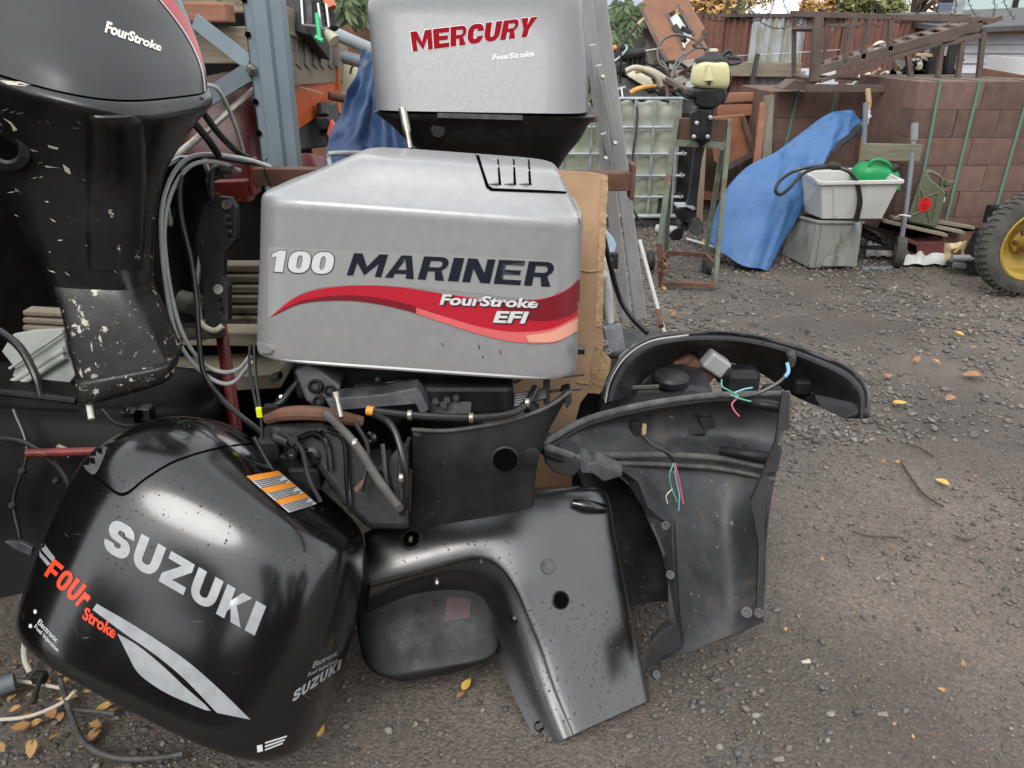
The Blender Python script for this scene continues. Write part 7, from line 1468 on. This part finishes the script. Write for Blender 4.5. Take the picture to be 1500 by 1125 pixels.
# ================================================================== white shed and glazed cabin at the right
def shed():
    Y = 7.4; t = thing('white_shed', 'white clapboard shed with dark roof at the right behind the stacks', 'shed', (PY(1450, 100, Y).x, Y, 0))
    x0, x1 = PY(1388, 100, Y).x, PY(1388, 100, Y).x + 3.2
    zs = [PY(1430, y, Y).z for y in (150, 136, 121, 107, 92.5, 78, 65, 45)]
    zs = [zs[0] - .6, zs[0] - .4, zs[0] - .2] + zs
    for i in range(len(zs) - 1):
        q = MB(); a, b = zs[i], zs[i + 1]; q.add([(x0, Y - .022, a), (x1, Y - .022, a), (x1, Y, b - .003), (x0, Y, b - .003), (x0, Y + .02, a), (x1, Y + .02, a), (x1, Y + .02, b - .003), (x0, Y + .02, b - .003)], [(0, 1, 2, 3), (5, 4, 7, 6), (4, 0, 3, 7), (1, 5, 6, 2), (3, 2, 6, 7), (4, 5, 1, 0)]); obj('weatherboard', q, m_siding, t)
    q = MB(); q.box(((x0 + x1) / 2, Y + 1.0, zs[-1] / 2), (x1 - x0 - .1, 1.9, zs[-1] - .02)); obj('shed_body', q, m_siding, t)
    q = MB(); q.add([(x0 - .1, Y - .25, zs[-1] + .02), (x1, Y - .25, zs[-1] + .16), (x1, Y + 2.2, zs[-1] + .30), (x0 - .1, Y + 2.2, zs[-1] + .16), (x0 - .1, Y - .25, zs[-1] - .02), (x1, Y - .25, zs[-1] + .12), (x1, Y + 2.2, zs[-1] + .26), (x0 - .1, Y + 2.2, zs[-1] + .12)], [(0, 1, 2, 3), (7, 6, 5, 4), (0, 4, 5, 1), (1, 5, 6, 2), (2, 6, 7, 3), (3, 7, 4, 0)]); obj('roof', q, flat('dark_grey_felt', (.055, .055, .06), .8, col2=(.09, .09, .09)), t)
    q = MB(); q.bar((x0 - .05, Y - .03, zs[-1]), (x1, Y - .03, zs[-1]), .05, .03); obj('fascia', q, m_woodl, t)
    t = thing('plank_offcut', 'brown tapering plank lying on the near block stack', 'plank', PY(1460, 112, 5.8)); q = MB(); q.bar(PY(1438, 105, 6.2), PY(1530, 122, 5.8), .05, .03); obj('plank', q, m_rust, t)
    t = thing('white_board', 'white board lying on top of the near block stack', 'board', PY(1470, 116, 5.8)); q = MB(); q.bar(PY(1440, 112, 6.3), PY(1540, 124, 5.7), .02, .3); obj('board', q, m_siding, t)
    Y = 11; t = thing('glazed_cabin', 'cabin with pale green windows in a dark frame behind the shed', 'cabin', (PY(1450, 20, Y).x, Y, 0))
    gl = bpy.data.materials.new('pale_green_glass'); gl.use_nodes = True; g = gl.node_tree.nodes['Principled BSDF']; g.inputs['Base Color'].default_value = (.42, .55, .52, 1); g.inputs['Roughness'].default_value = .08
    xa = PY(1402, 20, Y).x; top = PY(1402, -30, Y).z; bot = PY(1402, 22, Y).z
    for i in range(4):
        q = MB(); q.box((xa + .35 + .72 * i, Y, (top + bot) / 2), (.66, .02, top - bot)); obj('pane', q, gl, t)
        q = MB(); q.box((xa + .72 * i - .01, Y - .02, (top + bot) / 2), (.05, .06, top - bot)); obj('mullion', q, m_dark, t)
    q = MB(); q.box((xa + 1.5, Y + 1.2, bot / 2), (3.2, 2.3, bot)); q.box((xa + 1.5, Y, bot - .04), (3.2, .06, .08)); obj('cabin_wall', q, m_siding, t)
    q = MB(); q.box((xa + 1.5, Y + 1.2, top + .05), (3.4, 2.6, .1)); obj('cabin_roof', q, m_dark, t)
    t = thing('louvred_vent', 'blue grey louvred box beside the glazed cabin', 'vent', PY(1388, 14, 10))
    for i in range(5): q = MB(); q.box(PY(1388, 6 + 4 * i, 10), (.20, .06, .025)); obj('louvre', q, flat('blue_grey_louvre', (.12, .15, .2), .5), t)
    q = MB(); q.box(PY(1388, 14, 10.1), (.22, .1, .22)); obj('vent_box', q, m_dark, t)
    q = MB(); q.box((PY(1388, 14, 10.1).x, 10.15, .8), (.1, .1, 1.6)); obj('vent_post', q, m_dark, t)
    t = thing('grey_post', 'grey steel post standing behind the steel frame', 'post', PG(1400, 300)); q = MB(); a = PY(1399, 24, 9); q.bar((a.x, 9, 0), (a.x + .02, 9, 2.6), .085); obj('post', q, m_galv, t)
    t = thing('far_building', 'long low building with pale roof beyond the corrugated fence', 'building', PY(1200, 15, 16))
    a = PY(1080, 21, 16); q = MB(); q.box((a.x + 2.5, 17.5, .7), (9, 3, 1.55)); obj('wall', q, m_siding, t); q = MB(); q.box((a.x + 2.5, 17.5, 1.62), (9.4, 3.4, .25)); obj('roof', q, flat('pale_roof', (.55, .56, .57), .5), t)
    a = PY(830, 10, 14); t = thing('blue_shed', 'pale blue grey shed roof beyond the grey fence', 'shed', (a.x, 14, 0)); q = MB(); q.box((a.x + .6, 15, .9), (2.2, 2, 1.8)); obj('wall', q, flat('blue_grey_wall', (.30, .34, .42), .6), t); q = MB(); q.box((a.x + .6, 15, 1.9), (2.5, 2.3, .2)); obj('roof', q, flat('pale_blue_roof', (.42, .47, .58), .5), t)
shed()
# ================================================================== trees, weeds, leaves
def leaf_cloud(blobs, n, size, seed=1, squash=1.0):
    r = np.random.default_rng(seed); q = MB(); tot = sum(b[3] ** 2 for b in blobs)
    for (x, y, z, R_) in blobs:
        for i in range(int(n * R_ * R_ / tot)):
            d = r.normal(0, 1, 3); d /= np.linalg.norm(d); rr = R_ * (r.uniform(.25, 1) ** .6) * (1 + .25 * mnoise.noise(Vector(tuple(d * 2.2 + np.array([x, y, z])))))
            p = Vector((x + d[0] * rr, y + d[1] * rr, z + d[2] * rr * squash)); s = size * r.uniform(.6, 1.4)
            a = Vector(r.normal(0, 1, 3)).normalized(); b = a.orthogonal().normalized()
            q.add([p - a * s, p + b * s * .45, p + a * s, p - b * s * .45], [(0, 1, 2, 3)])
    return q
def leafmat(name, c1, c2, c3):
    m = bpy.data.materials.new(name); m.use_nodes = True; N = m.node_tree.nodes; L = m.node_tree.links; b = N['Principled BSDF']; b.inputs['Roughness'].default_value = .6
    g = N.new('ShaderNodeNewGeometry'); r = N.new('ShaderNodeValToRGB'); e = r.color_ramp.elements; e.new(.5)
    for k, (p, c) in enumerate(((0, c1), (.5, c2), (1, c3))): e[k].position = p; e[k].color = (*c, 1)
    L.new(g.outputs['Random Per Island'], r.inputs[0]); L.new(r.outputs[0], b.inputs['Base Color'])
    b.inputs['Subsurface Weight'].default_value = 0
    return m
m_bark = flat('tree_bark', (.07, .055, .045), .9, col2=(.11, .09, .07), nscale=8, bump=.3)
m_lo = leafmat('orange_autumn_leaves', (.46, .23, .075), (.55, .34, .13), (.40, .30, .13))
m_lg = leafmat('yellow_green_leaves', (.16, .19, .07), (.25, .26, .10), (.36, .32, .13))
m_ld = leafmat('dark_green_leaves', (.03, .05, .018), (.05, .08, .025), (.08, .10, .03))
def tree(label, x, y, h, r, m, n, seed, group, size=.09):
    t = thing('tree', label, 'tree', (x, y, 0), group); rr = random.Random(seed)
    q = MB(); q.tube([(x, y, 0), (x + .1, y, h * .35), (x - .05, y + .1, h * .7), (x, y, h)], lambda u: .16 * (1 - u) + .03, 10)
    tips = []
    for i in range(9):
        a = rr.uniform(0, 6.28); z0 = h * rr.uniform(.3, .75); e = Vector((x + math.cos(a) * r * .75, y + math.sin(a) * r * .75, z0 + h * rr.uniform(.12, .3))); tips.append(e)
        q.tube([(x, y, z0), ((x + e.x) / 2, (y + e.y) / 2, (z0 + e.z) / 2 + .1), e], lambda u: .06 * (1 - u) + .012, 7)
    obj('trunk', q, m_bark, t, smooth=True)
    bl = [(e.x + rr.uniform(-.3, .3), e.y + rr.uniform(-.3, .3), e.z + rr.uniform(-.2, .4), r * rr.uniform(.28, .5)) for e in tips for _ in (0, 1)] + [(x, y, h * .95, r * .45)]
    obj('crown', leaf_cloud(bl, n, size, seed), m, t)
for i, (px, Y, h, r, m, lab) in enumerate(((960, 19, 3.6, 1.9, m_lg, 'yellow green tree rising left of the brown board'), (1058, 18, 3.2, 1.1, m_lo, 'orange autumn tree behind the rusty fence sheets'), (1015, 24, 5, 1.7, m_lg, 'tall green and yellow tree beyond the orange tree'), (1212, 26, 2.2, .7, m_lo, 'small pale orange tree against the open sky'), (1345, 19, 3.2, 1.4, m_lo, 'broad orange brown tree above the steel frame'), (1276, 23, 2.4, .8, m_lg, 'thin yellow green tree left of the broad orange tree'), (1480, 26, 5, 2.5, m_lg, 'green tree behind the glazed cabin'))):
    tree(lab, PY(px, 10, Y).x, Y, h, r, m, 5200, 20 + i, 'trees beyond the yard fence')
def weed(label, stems, m, seed, group=None):
    t = thing('weed_shrub', label, 'shrub', stems[0][0], group); q = MB(); lf = MB(); r = random.Random(seed)
    for a, b in stems:
        a, b = Vector(a), Vector(b); mid = (a + b) / 2 + Vector((r.uniform(-.1, .1), r.uniform(-.05, .05), .08)); P = catmull([a, mid, b], 8); q.tube([a, mid, b], .009, 6)
        for i, p in enumerate(P[2:]):
            for sd in (-1, 1):
                for k in range(3):
                    d = Vector((sd * r.uniform(.4, 1), r.uniform(-.6, .3), r.uniform(-.9, .3))).normalized(); s = r.uniform(.05, .11); w = d.cross(Vector((0, 1, .3))).normalized() * s * .20; e = p + d * .03
                    lf.add([e, e + d * s * .45 + w, e + d * s + Vector((0, 0, -.02)), e + d * s * .45 - w], [(0, 1, 2, 3)])
    obj('stem', q, m_ld, t, smooth=True); obj('leaves', lf, m, t)
m_lw = leafmat('elder_leaves', (.10, .15, .07), (.16, .22, .11), (.24, .29, .16))
g_ = lambda x, y, Y=7.3: PY(x, y, Y)
weed('green elder shrub hanging over the grey panel fence', [(g_(900, 80), g_(890, 10)), (g_(915, 70), g_(925, 8)), (g_(905, 60), g_(940, 26)), (g_(890, 70), g_(878, 30)), (g_(912, 60), g_(908, 2)), (g_(900, 90), g_(886, 55))], m_lw, 4)
weed('green weed at the top of the rust brown wall', [(g_(510, 30, 4.9), g_(498, -5, 4.9)), (g_(520, 30, 4.9), g_(528, -4, 4.9)), (g_(515, 25, 4.9), g_(545, 4, 4.9)), (g_(512, 28, 4.9), g_(500, 12, 4.8))], m_lw, 8)
weed('small green weed at the foot of the ladder beside the bulk tank', [(g_(862, 150, 5.8), g_(866, 110, 5.8)), (g_(860, 150, 5.8), g_(856, 118, 5.8)), (g_(866, 150, 5.8), g_(872, 128, 5.8))], m_lw, 12)

m_ly = mat('fallen_yellow_leaf', (.62, .40, .08), (.50, .28, .06), rough=.6, nscale=30)
m_lb = mat('fallen_brown_leaf', (.36, .19, .07), (.26, .12, .05), rough=.65, nscale=30)
def leafmesh(q, p, s, a, tilt):
    u = Vector((math.cos(a), math.sin(a), tilt)); v = Vector((-math.sin(a), math.cos(a), tilt * .5)); n = Vector((0, 0, 1)); c = s * .18
    out = [(-1, 0, 0), (-.6, .42, .6), (-.1, .55, .9), (.45, .4, .6), (1, 0, .2), (.45, -.4, .6), (-.1, -.55, .9), (-.6, -.42, .6)]
    b = len(q.v); q.v += [p + u * x * s + v * y * s + n * (z * c) for x, y, z in out] + [p + n * .001, p + u * s * .5 + n * .002, p - u * s * .55 + n * .001]
    q.f += [(b + 0, b + 1, b + 10), (b + 1, b + 2, b + 8, b + 10), (b + 2, b + 3, b + 9, b + 8), (b + 3, b + 4, b + 9), (b + 4, b + 5, b + 9), (b + 5, b + 6, b + 8, b + 9), (b + 6, b + 7, b + 10, b + 8), (b + 7, b + 0, b + 10)]
    q.v.append(p - u * s * 1.5 + n * .004); q.f.append((b + 0, b + 10, b + 11))
rl = random.Random(21)
for x, y, s, m, lab in ((683, 1003, .017, m_ly, 'yellow fallen leaf lying in front of the small dark cover'), (674, 1018, .011, m_lb, 'small brown leaf touching the yellow leaf by the dark cover'), (470, 1070, .014, m_ly, 'yellow leaf beside the corner of the big cowl'), (1381, 706, .026, m_ly, 'pale yellow leaf lying alone far out on the gravel'), (1425, 549, .045, m_lb, 'orange brown curled leaf on the gravel at the right'), (1318, 590, .03, m_ly, 'yellow leaf on the gravel right of the cowl tray'), (1392, 583, .03, m_lb, 'brown leaf between the yellow and orange leaves'), (1405, 488, .03, m_ly, 'small yellow leaf nearest the block stack'), (1300, 550, .03, m_lb, 'brown leaf just beyond the tip of the cowl tray'),
                         (62, 1000, .020, m_ly, 'yellow leaf at the white hose ends by the big cowl'), (75, 1045, .022, m_lb, 'ochre leaf under the thin bent tube'), (100, 1022, .019, m_ly, 'yellow leaf touching the thin bent tube'), (30, 1065, .022, m_lb, 'brown leaf near the lower left corner'), (140, 1062, .016, m_lb, 'brown leaf beneath the big cowl edge')):
    t = thing('fallen_leaf', lab, 'leaf', PG(x, y, gz(PG(x, y).x, PG(x, y).y)), 'fallen leaves on the gravel'); q = MB(); p = PG(x, y, .012); leafmesh(q, p, s * 1.1, rl.uniform(0, 6.28), rl.uniform(-.15, .3)); obj('leaf_blade', q, m, t, smooth=True)
q = MB(); 
for i in range(38):
    x = rl.uniform(890, 1440); y = rl.choice((rl.uniform(325, 420), rl.uniform(330, 365), rl.uniform(400, 560))); p = PG(x, y, .016); leafmesh(q, p, rl.uniform(.014, .032), rl.uniform(0, 6.28), rl.uniform(-.3, .6))
for i in range(24):
    x = rl.uniform(-30, 165); y = rl.uniform(960, 1105); p = PG(x, y, .010); leafmesh(q, p, rl.uniform(.008, .022), rl.uniform(0, 6.28), rl.uniform(-.4, .5))
for i in range(16):
    x = rl.uniform(1130, 1490); y = rl.uniform(560, 1080); p = PG(x, y, .010); leafmesh(q, p, rl.uniform(.005, .012), rl.uniform(0, 6.28), rl.uniform(-.4, .5))
o = obj('leaf_litter', q, leafmat('mixed_leaf_litter', (.30, .15, .06), (.44, .27, .09), (.22, .11, .05)), smooth=True); o['kind'] = 'stuff'
m_twig = flat('dark_twig', (.05, .042, .035), .8, col2=(.09, .07, .055), nscale=20)
for pts, r, lab in (([(1248, 778), (1275, 785), (1318, 787)], .004, 'straight grey twig lying on the gravel right of the half cowl'), ([(1320, 676), (1335, 700), (1355, 725), (1382, 742)], .004, 'long curved dark twig on the gravel'), ([(1400, 786), (1418, 790), (1432, 786)], .004, 'short dark twig near the right edge'), ([(1326, 650), (1345, 655), (1368, 668)], .003, 'thin twig above the long curved twig')):
    t = thing('twig', lab, 'twig', PG(*pts[0]), 'twigs on the gravel'); q = MB(); q.tube([PG(x, y, .008) for x, y in pts], r, 6); obj('stick', q, m_twig, t, smooth=True)
for x, y, lab in ((1180, 969, 'white broken shell piece on the gravel below the half cowl'), (1292, 1046, 'smaller pale shard on the gravel near the bottom edge'), (1140, 1112, 'pale splinter of wood at the bottom edge'), (1161, 638, 'white plastic sliver beside the half cowl')):
    t = thing('pale_shard', lab, 'shard', PG(x, y)); q = MB(); p = PG(x, y, .012); a = rl.uniform(0, 1); q.patch([[p + Vector((math.cos(a) * s * .012 - math.sin(a) * e * (.006 - .003 * s), math.sin(a) * s * .012 + math.cos(a) * e * (.006 + .002 * s), .004 * (1 - e * e))) for s in (-1, -.3, .4, 1)] for e in (-1, 0, .8)], .0015, 3); obj('shard', q, m_wood if y != 969 else flat('shell_white', (.42, .38, .31), .6), t, smooth=True)
q = MB()
for i in range(160):
    x, y = rl.choice(((rl.uniform(540, 1480), rl.uniform(900, 1120)), (rl.uniform(1130, 1490), rl.uniform(600, 1100)), (rl.uniform(0, 130), rl.uniform(960, 1100)))); p = PG(x, y, .005); a = rl.uniform(0, 6.28); l = rl.uniform(.008, .03); d = Vector((math.cos(a), math.sin(a), rl.uniform(-.1, .2))) * l; q.tube([p, p + d * .5 + Vector((rl.uniform(-.003, .003), 0, .002)), p + d], .0008, 4, 2)
o = obj('straw_bits', q, flat('dry_straw', (.24, .15, .08), .8, col2=(.12, .08, .05), nscale=3)); o['kind'] = 'stuff'

# ================================================================== the other side of the yard, behind the camera: what the wet black panels mirror
t = thing('workshop', 'long dark brick workshop on the opposite side of the yard', 'building', (0, -8, 0))
q = MB(); q.box((0, -13.5, 1.6), (30, 3, 3.2)); obj('wall', q, mat('dark_brick', (.10, .06, .05), (.07, .045, .04), rough=.9, nscale=3), t)
q = MB(); q.box((0, -13.4, 3.35), (31, 3.6, .3)); obj('roof', q, m_dark, t)
for i, x in enumerate((-7.5, -3.4, 2.6, 7.2, 10.5)):
    tree(('broad dark tree', 'low dark tree', 'tall dark tree', 'narrow dark tree', 'bushy dark tree')[i] + ' in front of the opposite workshop', x * 1.3, -10.4 - (i % 2), 5.2 + (i * 1.7) % 2, 2.0, m_ld, 3600, 50 + i, 'trees on the opposite side of the yard', .16)
t = thing('side_shade_board', 'dark board added out of view to shade the left side of the scrap bay', 'added board', (-2.3, 2, 0))
q = MB(); q.box((-2.35, 2.0, 1.1), (.04, 3.4, 2.2)); obj('board', q, flat('shade_board_black', (.01, .009, .008), .8, spec=.1, col2=(.016, .014, .012)), t)  # unseen board added to darken the lower left corner
